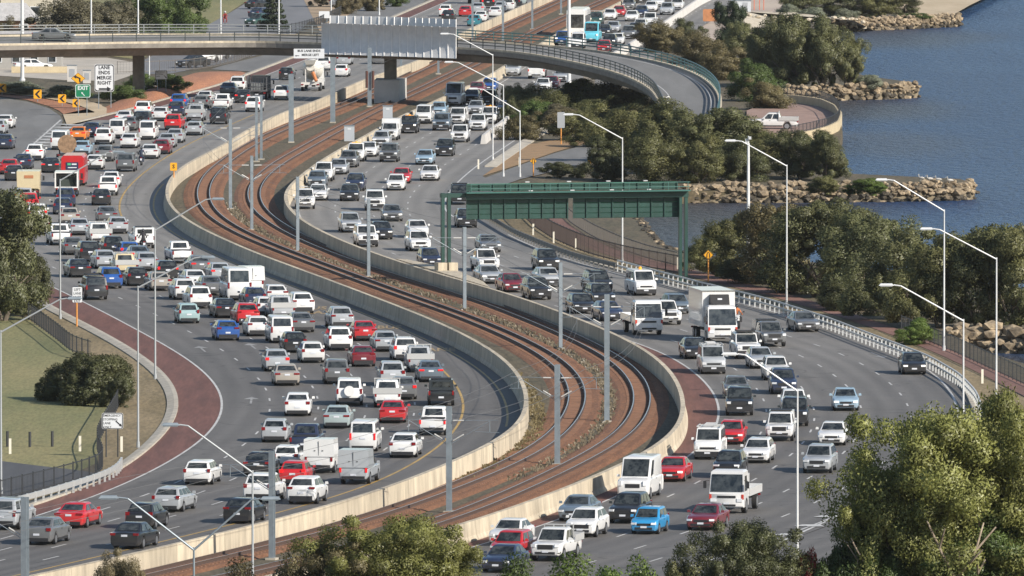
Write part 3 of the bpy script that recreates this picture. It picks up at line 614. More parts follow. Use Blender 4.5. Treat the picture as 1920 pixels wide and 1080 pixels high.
# curved safety screens over the railway
SCRM = mat('screen_panel', (0.62, 0.615, 0.6), 0.6, var=0.08, scale=1.2)
def screens(label, edge, i0, i1, n, ztop, zbot, out):
    root = thing('safety_screen', label, 'screen', edge[i0]); o = edge[i0]; pts = edge[i0:i1 + 1]
    acc = [0]
    for i in range(1, len(pts)): acc.append(acc[-1] + (pts[i] - pts[i - 1]).length)
    def at(s): return Vector([np.interp(s, acc, [q[k] for q in pts]) for k in range(3)])
    L = acc[-1]; zs = np.linspace(zbot, ztop, 9)
    bow = [out * (0.25 + 0.9 * ((z - 0.7) / (zbot - 0.7)) ** 2 if z < 0.7 else 0.25 + 0.55 * ((z - 0.7) / (ztop - 0.7)) ** 2) for z in zs]
    for k in range(n):
        a, c = at(L * k / n + 0.05) - o, at(L * (k + 1) / n - 0.05) - o; b = MB(); vs = []
        for z, w in zip(zs, bow): vs += [(a.x, a.y + w, a.z + z), (c.x, c.y + w, c.z + z), (c.x, c.y + w + 0.05, c.z + z), (a.x, a.y + w + 0.05, a.z + z)]
        fs = []
        for i in range(8):
            q = 4 * i; fs += [(q, q + 1, q + 5, q + 4), (q + 1, q + 2, q + 6, q + 5), (q + 2, q + 3, q + 7, q + 6), (q + 3, q, q + 4, q + 7)]
        fs += [(3, 2, 1, 0), (32, 33, 34, 35)]
        b.add(vs, fs).obj('panel', SCRM, root, smooth=40)
    for k in range(n + 1):
        a = at(min(L, L * k / n)) - o; b = MB()
        for i in range(8): b.tube((a.x, a.y + bow[i] - 0.03, a.z + zs[i]), (a.x, a.y + bow[i + 1] - 0.03, a.z + zs[i + 1]), 0.055, n=5)
        b.obj('rib', mat('screen_rib', (.7, .69, .67), .5), root)
screens('curved grey safety screen on the near side of flyover above the railway', ne, i605, i858, 17, 2.35, -1.15, -1.0)
screens('curved grey safety screen on the far side of flyover above the railway', fe, j605, j858, 17, 2.3, -0.3, 0.6)

# ------------------------------------------------------------------ signs
SIGNW = mat('sign_white', (0.62, 0.64, 0.66), 0.5); SIGNK = mat('sign_black', (0.012, 0.012, 0.014), 0.5); SIGNG = mat('sign_green', (0.004, 0.17, 0.075), 0.45)
SIGNY = mat('sign_yellow', (0.75, 0.36, 0.015), 0.5); SIGNB = mat('sign_back_grey', (0.38, 0.40, 0.42), 0.5, metal=0.3); ORPOST = mat('orange_post', (0.62, 0.26, 0.05), 0.6)
CREAMP = mat('cream_paint', (0.7, 0.66, 0.55), 0.6)
def arrow_mesh(s, ang):
    """thick straight arrow in the xz plane"""
    pts = [(-0.5, -0.07), (0.15, -0.07), (0.15, -0.2), (0.5, 0), (0.15, 0.2), (0.15, 0.07), (-0.5, 0.07)]; ca, sa = math.cos(ang), math.sin(ang)
    return [(s * (x * ca - y * sa), s * (x * sa + y * ca)) for x, y in pts]
def flat_poly(pts, y, m, parent, name, dx=0, dz=0):
    b = MB(); b.add([(x + dx, y, z + dz) for x, z in pts], [tuple(range(len(pts)))]); return b.obj(name, m, parent)
def sign(name, label, x, y_base, x0, x1, yt, yb, face, posts, postm=GALV, z=0.0, back=False, cat='sign', shape='rect', border=None, base_px=None):
    """flat sign on posts: base row in the photo gives its distance, px extents give its size"""
    o = G(x, y_base, z); s = F_PX * cp / o.y * (1.0); k = ppm(y_base) if z == 0 else F_PX / o.y
    root = thing(name, label, cat, o)
    w, h = (x1 - x0) / k, (yb - yt) / k; cx = ((x0 + x1) / 2 - x) / k; cz = (y_base - (yt + yb) / 2) / k
    if shape == 'rect':
        r = min(w, h) * 0.08; poly = [(-w/2 + r, -h/2), (w/2 - r, -h/2), (w/2, -h/2 + r), (w/2, h/2 - r), (w/2 - r, h/2), (-w/2 + r, h/2), (-w/2, h/2 - r), (-w/2, -h/2 + r)]
    else: poly = [(0, -h/2), (w/2, 0), (0, h/2), (-w/2, 0)]
    b = MB(); n = len(poly); vs = [(cx + p[0], 0, cz + p[1]) for p in poly] + [(cx + p[0], 0.04, cz + p[1]) for p in poly]
    b.add(vs, [tuple(range(n)), tuple(range(2 * n - 1, n - 1, -1))] + [(i, n + i, n + (i + 1) % n, (i + 1) % n) for i in range(n)])
    b.obj('board', face, root)
    if border:
        q = MB(); sc = 0.9; vs = [(cx + p[0] * .97, -0.004, cz + p[1] * .97) for p in poly] + [(cx + p[0] * sc, -0.004, cz + p[1] * sc) for p in poly]
        q.add(vs, [(i, (i + 1) % n, n + (i + 1) % n, n + i) for i in range(n)]); q.obj('border', border, root)
    for px in posts:
        dx = (px - x) / k; MB().tube((dx, 0.08, -0.05), (dx, 0.08, cz + h * 0.45), 0.045 if postm is not ORPOST else 0.06, n=8).obj('post', postm, root)
    return root, cx, cz, w, h
def lines(root, cx, cz, w, h, rows, m, size, sx=1.0, y=-0.008, top=0.42, step=None, align='CENTER'):
    step = step or size * 1.25
    for i, t in enumerate(rows):
        flat_text(t, (cx if align == 'CENTER' else cx - w * 0.44, y, cz + h * top - size * 0.5 - i * step), size, 0, m, root, 'lettering', rx=math.pi / 2, sx=sx, align=align)
r = sign('road_sign', 'white LANE ENDS MERGE RIGHT sign beside the flyover pier', 196, 204, 177, 214, 120, 172, SIGNW, (185, 208), border=SIGNK)
lines(*r, ['LANE', 'ENDS', 'MERGE', 'RIGHT'], SIGNK, 0.55, 0.95, top=0.46, step=0.57); flat_poly(arrow_mesh(1.4, 0), -0.008, SIGNK, r[0], 'arrow', r[1] + 0.1, r[2] - r[4] * 0.4)
r = sign('road_sign', 'green EXIT sign with up-left arrow below the yellow diamond', 155, 217, 141, 170, 158, 183, SIGNG, (147, 163), border=SIGNW)
lines(*r, ['EXIT'], SIGNW, 0.6, 0.95, top=0.42); flat_poly(arrow_mesh(0.55, math.radians(130)), -0.008, SIGNW, r[0], 'arrow', r[1], r[2] - r[4] * 0.22)
r = sign('warning_sign', 'yellow diamond warning sign with left bend arrow above green EXIT sign', 146, 208, 133, 160, 136, 158, SIGNY, (146,), shape='dia', border=SIGNK)
flat_poly([(0.28, -0.4), (0.1, -0.4), (0.1, -0.05), (-0.2, 0.1), (-0.2, -0.05), (-0.5, 0.17), (-0.2, 0.4), (-0.2, 0.27), (0.28, 0.05)], -0.008, SIGNK, r[0], 'arrow', r[1], r[2])
for x0, x1, yt, yb, lab in ((-4,12,157,173,'yellow chevron board at left edge of photo on exit ramp bend'), (63,78,168,185,'second yellow chevron board from the left on the exit ramp bend'), (109,124,177,193,'third yellow chevron board from the left on the exit ramp bend'), (136,149,186,201,'rightmost yellow chevron board on the exit ramp bend behind sign posts')):
    cx_ = (x0 + x1) / 2; r = sign('chevron_sign', lab, cx_, yb + 5, x0, x1, yt, yb, SIGNY, (cx_,)); r[0]['group'] = 'chevron boards on the exit ramp'
    w, h = r[3], r[4]; flat_poly([(0.12 * w, 0.42 * h), (0.38 * w, 0.42 * h), (-0.02 * w, 0), (0.38 * w, -0.42 * h), (0.12 * w, -0.42 * h), (-0.36 * w, 0)], -0.008, SIGNK, r[0], 'chevron', r[1], r[2])
r = sign('road_sign', 'small white sign with down-right arrow in front of green shrubs', 302, 181, 291, 314, 132, 149, SIGNW, (295, 311), border=SIGNK)
lines(*r, ['EMERGENCY', 'STOPPING', 'LANE'], SIGNK, 0.2, 0.9, top=0.42, step=0.25, align='LEFT'); flat_poly(arrow_mesh(0.42, math.radians(-45)), -0.008, SIGNK, r[0], 'arrow', r[1] + r[3] * .33, r[2] - r[4] * .2)
r = sign('road_sign', 'white LEFT LANE MUST EXIT sign on an orange post beside the red lane', 145, 611, 136, 154, 538, 567, SIGNW, (144,), ORPOST)
lines(*r, ['LEFT', 'LANE', 'MUST', 'EXIT'], SIGNK, 0.27, 0.9, top=0.44, step=0.29)
r = sign('road_sign', 'white EMERGENCY STOPPING LANE ONLY sign with arrow on the grass verge', 211, 856, 191, 231, 774, 804, SIGNW, (199, 221), DKSTEEL, border=SIGNK)
lines(*r, ['EMERGENCY', 'STOPPING', 'LANE', 'ONLY'], SIGNK, 0.21, 0.95, top=0.43, step=0.245, align='LEFT'); flat_poly(arrow_mesh(0.55, math.radians(-42)), -0.008, SIGNK, r[0], 'arrow', r[1] + r[3] * .3, r[2] - r[4] * .18)
r = sign('rail_sign', 'small yellow speed sign on an orange post on the barrier of left bend', 325, 333, 319, 332, 305, 320, SIGNY, (326,), ORPOST, z=1.1)
flat_text('S', (r[1], -0.008, r[2]), 0.5, 0, SIGNK, r[0], 'lettering', rx=math.pi / 2)
def diamond(x, yb, cy, lab, r0=9.5):
    r = sign('warning_sign', lab, x, yb, x - r0, x + r0, cy - r0, cy + r0, SIGNY, (x,), ORPOST, shape='dia', border=SIGNK)
    for s in (-1, 1): flat_poly([(s * .07, -.22), (s * .15, -.22), (s * .15, .05), (s * .05, .25), (-s * .0, .25), (s * .07, .05)][::(1 if s > 0 else -1)], -0.008, SIGNK, r[0], 'symbol', r[1], r[2])
diamond(1328, 527, 478, 'bright yellow diamond merge sign on an orange post by the white rail'); diamond(1000, 330, 302, 'yellow diamond merge sign on orange post above the left part of gantry', 6.5)
diamond(1456, 548, 482, 'shaded yellow diamond sign standing in front of the dark trees', 6.5); diamond(1107, 318, 301, 'yellow diamond sign half hidden in bushes beside the merging ramp', 6)
r = sign('road_sign', 'grey back of a tall narrow sign on an orange post among bushes', 1051, 270, 1045, 1059, 210, 240, SIGNB, (1052,), ORPOST)
r = sign('road_sign', 'plain white sign board on two thin posts before the dark riverside trees', 1695, 606, 1682, 1708, 566, 586, SIGNW, (1683, 1707), GALV)
r = sign('road_sign', 'orange roadworks board at the construction site beyond the flyover', 1328, 44, 1318, 1348, 17, 40, mat('works_orange', (0.40, 0.17, 0.07), 0.6, var=.15, scale=2), (1322, 1344), GALV)
r = sign('road_sign', 'pale sign board above the left end of curved screens beyond flyover', 608, 44, 598, 618, 21, 34, SIGNW, (603, 613), GALV)
# sign hung on the bridge
o = G(582, 105, 4.9); k = F_PX / o.y; root = thing('bridge_sign', 'white BUS LANE ENDS MERGE LEFT sign hung on the side of flyover', 'sign', (o.x, o.y - 9.5, 4.95))
MB().box((0, 0, 0.55), (57 / k, 0.08, 1.08)).obj('board', SIGNW, root)
lines(root, 0, 0.55, 57 / k, 1.08, ['BUS LANE ENDS', '   MERGE LEFT'], SIGNK, 0.36, 1.0, y=-0.05, top=0.44, step=0.46); flat_poly(arrow_mesh(0.5, math.pi), -0.05, SIGNK, root, 'arrow', -1.35, 0.3)
for dx in (-1.2, 1.2): MB().tube((dx, 0.04, 0.8), (dx, 1.2, 0.9), 0.05).obj('bracket', DKSTEEL, root)

# ------------------------------------------------------------------ sign gantry
gA, gB = G(830, 507, 1.1), G(1281, 510, 0)
gB.y = gA.y + 5.0; gB.x = (1281 - 960) / F_PX * gB.y; gd = (gB - gA); gd.z = 0; gL = gd.length; grz = math.atan2(gd.y, gd.x)
gan = thing('sign_gantry', 'dark green steel sign gantry spanning the inbound lanes', 'gantry', (gA.x, gA.y, 0), grz)
def gx(px): return (px - 830) / (1281 - 830) * gL
ZB, ZT = 5.2, 8.1
MB().box((-0.15, 0, 1.3), (0.75, 1.3, 0.9)).box((0.75, 0, 1.3), (0.75, 1.3, 0.9)).obj('footing', CONC, gan)
for dx in (0.0, 0.52): MB().box((dx, 0, 4.4), (0.26, 0.4, 6.0)).obj('leg', GREENST, gan)
for dx in (-0.24, 0.24): MB().box((gL + dx, 0, 3.6), (0.24, 0.4, 7.4)).obj('leg', GREENST, gan)
MB().box(((gx(877) + gL) / 2 + .1, 0.0, 7.15), (gL - gx(877) + .6, 0.5, 0.56)).obj('beam', GREENST, gan); MB().box((gx(877) / 2 - .05, 0.0, 7.2), (gx(877) + .3, 0.35, 0.34)).obj('arm', GREENST, gan)
MB().box((gx(1080), -0.55, 7.42), (gx(1290) - gx(870), 0.75, 0.09)).obj('walkway', mat('walkway_green', (0.03, 0.12, 0.1), 0.5), gan)
def board(x0, x1, z0, z1, nrib, mesh_name):
    n = nrib; w = (x1 - x0) / n; nrow = max(3, int((z1 - z0) / 0.36)); hh = (z1 - z0) / nrow
    pm = MB().box((0, 0, 0), (w - 0.03, 0.05, hh - 0.05)).mesh('panel', GREENST); rm = MB().box((0, 0, 0), (0.09, 0.12, z1 - z0)).mesh('rib', GREENST)
    MB().box(((x0 + x1) / 2, 0.52, (z0 + z1) / 2), (x1 - x0, 0.02, z1 - z0)).obj('sign_face', SIGNG, gan)
    for i in range(n):
        for r_ in range(nrow): put('panel', pm, gan, (x0 + w * (i + .5), 0.45, z0 + hh * (r_ + .5)))
    for i in range(n + 1): put('rib', rm, gan, (x0 + w * i, 0.36, (z0 + z1) / 2))
board(gx(877), gx(1066), ZB, 6.88, 8, 'l'); board(gx(1077), gx(1273), ZB, 6.88, 8, 'r'); board(gx(877), gx(1272), 7.48, ZT, 16, 'u')
GH = mat('handrail_green', (.05, .14, .12), .5); hp = MB().tube((0, 0, 0), (0, 0, .72), 0.03, n=6).mesh('handrail_post', GH)
for px in np.arange(878, 1290, 37): put('handrail_post', hp, gan, (gx(px), -0.9, 7.45))
for z in (7.75, 8.12): MB().tube((gx(877), -0.9, z), (gx(1289), -0.9, z), 0.032, n=6).obj('handrail', GH, gan)
lm = MB().box((0, 0, 0), (0.34, 0.26, 0.08)).mesh('lamp', mat('gantry_lamp', (.45, .46, .46), .5))
for px in (990, 1068, 1142, 1212): put('lamp', lm, gan, (gx(px), -0.75, 7.55)); put('lamp', lm, gan, (gx(px + 2), 0.7, 8.2))

# ------------------------------------------------------------------ overhead line masts
INSUL = mat('insulator_brown', (0.10, 0.045, 0.035), 0.35); INSW = mat('insulator_pale', (0.5, 0.5, 0.48), 0.4)
masts = [ # x, base row, height, arm to left track, arm to right track, thick
 (546,266,7.1,0,0,.5,'beside the first grey cabinet row with a double column'),(624,229,7.0,0,0,.5,'standing left of the flyover pier base'),(693,199,6.6,0,0,.42,'with brown insulators right in front of the flyover pier'),
 (432,391,8.3,1,1,.3,'tallest on the left bend between the two tracks'),(472,430,6.6,1,1,.26,'just right of the tallest mast on the left bend'),(558,470,6.4,0,1,.26,'beside the inbound barrier where white ute passes'),
 (691,518,6.4,0,0,.26,'between the tracks left of the gantry leg'),(871,580,6.5,1,1,.26,'between the tracks right of the gantry leg'),(1051,653,6.4,1,1,.26,'between tracks below the black sport wagon'),
 (1138,790,8.6,1,1,.34,'tallest at the right bend between the tracks'),(1045,870,6.4,1,1,.32,'with wide arms in the middle of the right bend'),(842,959,6.4,1,1,.3,'beside the near outbound barrier below the white ute'),
 (510,1047,6.2,1,0,.3,'nearest to viewer at the foot of outbound barrier'),(47,1152,6.4,1,0,.34,'at the bottom left corner of the photo'),(481,302,6.5,0,0,.24,'left one of the thin pair above the left bend'),(490,298,6.5,0,0,.24,'right one of the thin pair above the left bend'),
 (752,137,6.4,0,0,.24,'under the flyover behind the pier'),(822,138,6.4,0,0,.24,'under the right half of curved screens'),(886,76,5.6,0,0,.26,'just beyond flyover right of the curved screens'),(943,77,7.2,0,0,.26,'second beyond flyover right of the curved screens'),(998,54,7,0,0,.26,'third beyond flyover, left of the tall white pole'),(1052,26,7,0,0,.26,'farthest beyond flyover near the tall white pole')]
for x, yb, h, al, ar, th, ph in masts:
    p = G(x, yb); t = mid.tan(p.y); root = thing('overhead_line_mast', 'grey steel railway mast ' + ph, 'mast', (p.x, p.y, -0.15), math.atan2(t.y, t.x) - math.pi / 2, 'railway overhead masts')
    b = MB(); w = th; b.box((0, 0, h / 2 + 0.1), (w * 0.28, w, h)); b.box((0, -w / 2, h / 2 + 0.1), (w, 0.06, h)); b.box((0, w / 2, h / 2 + 0.1), (w, 0.06, h)); b.obj('column', GALV, root)
    MB().box((0, 0, 0.06), (0.6, 0.7, 0.26)).obj('footing', CONC_K, root)
    for s, on in ((-1, al), (1, ar)):
        if not on: continue
        q = h - 0.75; b = MB(); b.tube((s * w * .5, 0, q), (s * 3.0, 0, q + 0.05), 0.02, n=6); b.tube((s * w * .5, 0, q - 1.4), (s * 2.5, 0, q), 0.022, n=6); b.tube((s * 1.6, 0, q - 0.65), (s * 3.1, 0, q - 0.7), 0.018, n=6); b.tube((s * 2.5, 0, q), (s * 2.5, 0, q - 0.7), 0.02, n=6)
        b.obj('cantilever', GALV, root)
        for zz, xx in ((q, .45), (q - 1.25, .5)): MB().tube((s * (w * .5 + .1), 0, zz + (0 if zz == q else .05)), (s * (w * .5 + .75), 0, zz + (0.01 if zz == q else .42)), 0.045, n=8).obj('insulator', INSW, root)
    if x == 693:
        for dx in (-0.28, 0.42): MB().tube((dx, -0.4, 2.2), (dx, -0.4, 4.1), 0.15, n=8).obj('insulator', INSUL, root)
# contact and catenary wires
for ln, lab in ((T1, 'thin overhead wires above the railway track nearest the outbound lanes'), (T2, 'thin overhead wires above the railway track nearest the inbound lanes')):
    root = thing('overhead_wire', lab, 'wire')
    for z in (5.1, 5.9): MB().sweep([L3(ln, d, z - (0.35 * math.sin((d % 50) / 50 * math.pi) if z > 5.5 else 0)) for d in np.arange(650, 1500, 8.0)], [(-.008, -.008), (-.008, .008), (.008, .008), (.009, -.009)], caps=False).obj('wire', mat('wire_dark', (.12, .12, .12), .6), root)
# grey cabinets beside the track
for x, yb, x0, x1, yt, lab in ((655,263,646,665,234,'left grey trackside cabinet by the inbound barrier'), (727,225,718,736,197,'right grey trackside cabinet nearer the flyover pier')):
    p = G(x, yb); k = ppm(yb); root = thing('trackside_cabinet', lab, 'cabinet', (p.x, p.y, -0.1)); w, h = (x1 - x0) / k, (yb - yt) / k
    MB().box((0, 0, h / 2), (w, 0.7, h)).obj('body', mat('cabinet_grey', (0.40, 0.43, 0.46), 0.5), root); MB().box((0, 0, h + 0.03), (w + 0.1, 0.82, 0.06)).obj('lid', GALV, root); MB().box((0, -0.36, h * .8), (w * .35, 0.02, 0.14)).obj('label_plate', SIGNW, root)

# ------------------------------------------------------------------ lamp posts
def lamp_post(label, x, yb, yt, lamp=None, r=0.078, base=None, lamp2=None, m=WHITEP, z=0.0, name='lamp_post', cat='lamp post'):
    p = G(x, yb, z); k = F_PX / p.y; h = (yb - yt) / k; root = thing(name, label, cat, (p.x, p.y, z), 0, None)
    MB().tube((0, 0, 0), (0, 0, h), r, r * 0.62, n=10).obj('pole', m, root, smooth=40); MB().tube((0, 0, -0.05), (0, 0, 0.35), r * 1.5, r * 1.35, n=10).obj('base', m, root)
    for L in (lamp, lamp2):
        if not L: continue
        dx, dz = (L[0] - x) / k, (yt - L[1]) / k; s = 1 if dx > 0 else -1
        b = MB(); q0 = Vector((0, 0, h - 0.12)); q1 = Vector((dx - s * 1.0, 0, h + dz - 0.06)); q2 = Vector((dx - s * 0.55, 0, h + dz)); b.tube(q0, q1, 0.055, 0.045, n=7); b.tube(q1, q2, 0.045, n=7); b.obj('arm', m, root)
        b = MB(); b.box((dx - s * 0.1, 0, h + dz + 0.03), (0.95, 0.34, 0.13), taper=0.75); b.box((dx - s * 0.1, 0, h + dz - 0.06), (0.75, 0.26, 0.06)); b.obj('luminaire', WHITEP if m is WHITEP else GALV, root)
    return root
LP = [(1868,752,482,(1734,428),'white lamp post at the right edge, over the shared path'),(1770,657,392,(1650,336),'white lamp post before the riverside trees, second from right'),(1806,907,597,(1658,533),'white lamp post rising behind the big right-hand tree'),
 (1495,1058,728,(1364,662),'tall white lamp post in front of the inbound lanes at bottom right'),(1475,575,308,(1367,263),'white lamp post behind the white rail, arm reaching left'),(1167,493,257,(1064,214),'white lamp post standing behind the middle of green gantry'),
 (975,332,207,(886,166),'rightmost of three white lamp posts near the merging ramp'),(944,331,158,(840,116),'middle of three white lamp posts near the merging ramp'),(924,301,101,(832,63),'leftmost of three white lamp posts near the merging ramp'),
 (113,597,335,(226,284),'grey lamp post beside the dark left-edge tree'),(291,710,428,(412,372),'grey lamp post at the edge of red lane, right of pair'),(259,838,535,(394,481),'grey lamp post on the grass verge, left of pair'),(2,925,618,(144,558),'lamp post at the very left edge of the lawn'),
 (474,1258,880,(316,794),'lamp post rising in the near median with one arm left')]
for x, yb, yt, L, lab in LP: lamp_post(lab, x, yb, yt, L, m=WHITEP if x > 500 else mat('pole_grey', (.36, .38, .39), .5, metal=.2))
lamp_post('double-armed grey lamp post at bottom left before the outbound barrier', 364, 1437, 1024, (200, 930), lamp2=(512, 932), m=GALV)
for x, yb, yt, rr, lab in ((1067,156,-150,0.24,'very tall thick white mast pole right of the flyover bend'),(42,153,-120,0.24,'very tall thick white mast pole at top left before the flyover')):
    lamp_post(lab, x, yb, yt, None, rr)
for x, lab in ((171,'leftmost thin white pole on the far side of flyover'),(259,'second thin white pole on the far side of flyover'),(414,'third thin white pole on the far side of flyover'),(523,'fourth thin white pole on far side of flyover by the pine')):
    lamp_post(lab, x, 66, -90, None, 0.1, z=6.9)
for x, yb, lab in ((621,30,'thin white pole behind the left end of the screens'),(711,28,'thin white pole behind the middle of the screens'),(1118 - 1010 + 172,160,'short white pole beside the concrete pier')):
    lamp_post(lab, x, yb, -90 if yb < 100 else 104, None, 0.09)
# camera pole
root = lamp_post('thick white camera pole standing among the riverside trees', 1403, 528, 268, None, 0.17, name='camera_pole', cat='camera pole')
MB().tube((0, 0, 11.1), (0, 0, 11.9), 0.06).box((0.12, -0.1, 11.75), (0.22, 0.5, 0.22)).box((-0.16, 0, 11.5), (0.2, 0.3, 0.35)).obj('camera', WHITEP, root)

# ------------------------------------------------------------------ fences and guard rails
def path_pts(px, z=0.0, step=1.0, sig=1.2):
    p = [G(a, b, z) for a, b in px]; t = [0]
    for i in range(1, len(p)): t.append(t[-1] + (p[i] - p[i - 1]).length)
    n = max(3, int(t[-1] / step) + 1); u = np.linspace(0, t[-1], n)
    xs = np.interp(u, t, [q.x for q in p]); ys = np.interp(u, t, [q.y for q in p])
    if n > 12: xs, ys = gauss(xs, sig * 2), gauss(ys, sig * 2)
    return [Vector((a, b, z)) for a, b in zip(xs, ys)]
def rail_fence(name, label, cat, px, z, h, post_every, rails, m, pw=0.1, rw=(0.05, 0.12), infill=None, infm=None, step=1.5, block=None):
    pts = path_pts(px, z, step); root = thing(name, label, cat, pts[0]); o = pts[0]
    pm = MB().box((0, 0, h / 2), (pw, pw, h)).mesh('post', m); acc = [0]
    for i in range(1, len(pts)): acc.append(acc[-1] + (pts[i] - pts[i - 1]).length)
    for s in np.arange(0, acc[-1], post_every):
        put('post', pm, root, Vector([np.interp(s, acc, [q[k] for q in pts]) for k in range(3)]) - o)
    for zz in rails: MB().sweep([q - o for q in pts], [(-rw[0], zz - rw[1]), (-rw[0], zz + rw[1]), (rw[0], zz + rw[1]), (rw[0], zz - rw[1])]).obj('rail', m, root)
    if infill:
        b = MB()
        for s in np.arange(0, acc[-1], infill):
            q = Vector([np.interp(s, acc, [q[k] for q in pts]) for k in range(3)]) - o; b.box((q.x, q.y, h * 0.5), (0.018, 0.018, h * 0.92))
        b.obj('pickets', infm or m, root, kind='stuff')
    return root
rail_fence('guard_rail', 'white two-rail safety barrier along the river side of inbound lanes', 'guard rail', [(1158,509),(1200,520),(1300,547),(1440,582),(1550,617),(1640,652),(1740,690),(1798,724),(1830,758),(1842,790),(1842,830)], 0.0, 0.95, 2.0, (0.5, 0.92), mat('rail_white', (0.55, 0.56, 0.55), 0.5, metal=.3), pw=0.11, rw=(0.05, 0.055))
rail_fence('guard_rail', 'dark W-beam guard rail beside the merging ramp under the gantry', 'guard rail', [(898,406),(930,425),(960,443),(1010,464),(1060,484),(1110,499),(1155,509)], 0.0, 0.75, 2.0, (0.55,), mat('rail_weathered', (0.13, 0.13, 0.125), 0.6, metal=.3), pw=0.13, rw=(0.06, 0.16))
rail_fence('guard_rail', 'galvanised guard rail beside the red lane at the bottom left', 'guard rail', [(228,880),(222,893),(190,908),(120,930),(50,950),(-20,968)], 0.0, 0.78, 2.0, (0.58,), mat('rail_galv', (0.5, 0.51, 0.5), 0.45, metal=.4), pw=0.13, rw=(0.06, 0.17))
rail_fence('guard_rail', 'short pale guard rail on the mulch mound in front of the pier', 'guard rail', [(250,178),(275,172),(300,163),(325,152)], 0.2, 0.9, 2.0, (0.6,), mat('rail_galv', (0.5,) * 3), pw=0.13, rw=(0.06, 0.2))
rail_fence('fence', 'dark picket fence between the shared path and guard rail under the gantry', 'fence', [(980,405),(1000,425),(1035,448),(1075,466),(1110,479),(1185,498),(1275,514)], 0.0, 1.6, 2.5, (0.15, 1.5), mat('fence_brown', (0.055, 0.04, 0.035), 0.7), pw=0.07, rw=(0.03, 0.04), infill=0.16)
rail_fence('fence', 'light picket fence on the water side of the path under the gantry', 'fence', [(1050,398),(1070,420),(1110,445),(1160,468),(1215,487),(1270,500)], 0.0, 1.3, 2.5, (0.15, 1.2), mat('fence_grey', (0.11, 0.10, 0.09), 0.7), pw=0.07, rw=(0.03, 0.04), infill=0.3)
rail_fence('fence', 'dark picket fence beside the shared path at the right edge', 'fence', [(1690,622),(1735,640),(1790,662),(1850,690),(1920,722),(1990,757)], 0.0, 1.3, 2.2, (0.15, 1.2), DKSTEEL, pw=0.06, rw=(0.02, 0.03), infill=0.35)
rail_fence('fence', 'dark fence along the lawn behind the big round bush', 'fence', [(-20,592),(38,592),(52,597),(80,618),(110,640),(135,662),(170,672)], 0.0, 1.35, 2.4, (0.15, 1.25), DKSTEEL, pw=0.08, rw=(0.02, 0.03), infill=0.3)
rail_fence('fence', 'dark bowed fence below the bush down to the car park', 'fence', [(226,742),(222,765),(195,810),(180,840),(188,862),(196,880),(186,890),(110,912),(0,938),(-40,948)], 0.0, 1.3, 2.4, (0.15, 1.2), DKSTEEL, pw=0.08, rw=(0.02, 0.03), infill=0.3)
rail_fence('fence', 'dark fence beside the local road under the flyover', 'fence', [(220,138),(290,137),(340,135),(395,128),(440,118),(475,104)], 0.0, 1.5, 3.0, (0.2, 1.4), mat('fence_grey', (0.11,) * 3), pw=0.08, rw=(0.03, 0.04), infill=0.4)
rail_fence('fence', 'dark fence on the bank beyond flyover left of the screens', 'fence', [(520,66),(560,60),(600,48),(640,28)], 0.0, 1.3, 3.0, (0.2, 1.2), DKSTEEL, pw=0.08, rw=(0.03, 0.04), infill=0.4)
# marker posts and bollards
wp = MB().box((0, 0, 0.5), (0.16, 0.06, 1.0)).mesh('marker_post', CREAMP); kp = MB().tube((0, 0, 0), (0, 0, 1.0), 0.09, n=8).mesh('bollard', DKSTEEL)
for x, yb, me, nm, lab in ((19,850,wp,'marker_post','leaning white marker post leftmost on the lawn'),(150,845,wp,'marker_post','white marker post on the lawn near the fence'),(228,846,wp,'marker_post','white marker post behind the emergency lane sign'),
    (14,836,kp,'bollard','leftmost dark bollard on the lawn'),(56,837,kp,'bollard','middle dark bollard on the lawn'),(98,836,kp,'bollard','rightmost dark bollard on the lawn'),(974,331 - 18,wp,'marker_post','white marker post left of the ramp merge sign'),(897,317,wp,'marker_post','white marker post at the merging gore tip'),(1271,504,wp,'marker_post','white marker post beside the right gantry legs'),(1842,718,wp,'marker_post','white marker post on the verge by right edge path'),
    (1000,440,wp,'marker_post','white marker beside guard rail under gantry middle'),(1038,455,wp,'marker_post','white box marker by the dark picket fence'),(1080,468,wp,'marker_post','white marker post further along dark picket fence')):
    p = G(x, yb); put(nm, me, None, (p.x, p.y, -0.04), label=lab, cat='post')
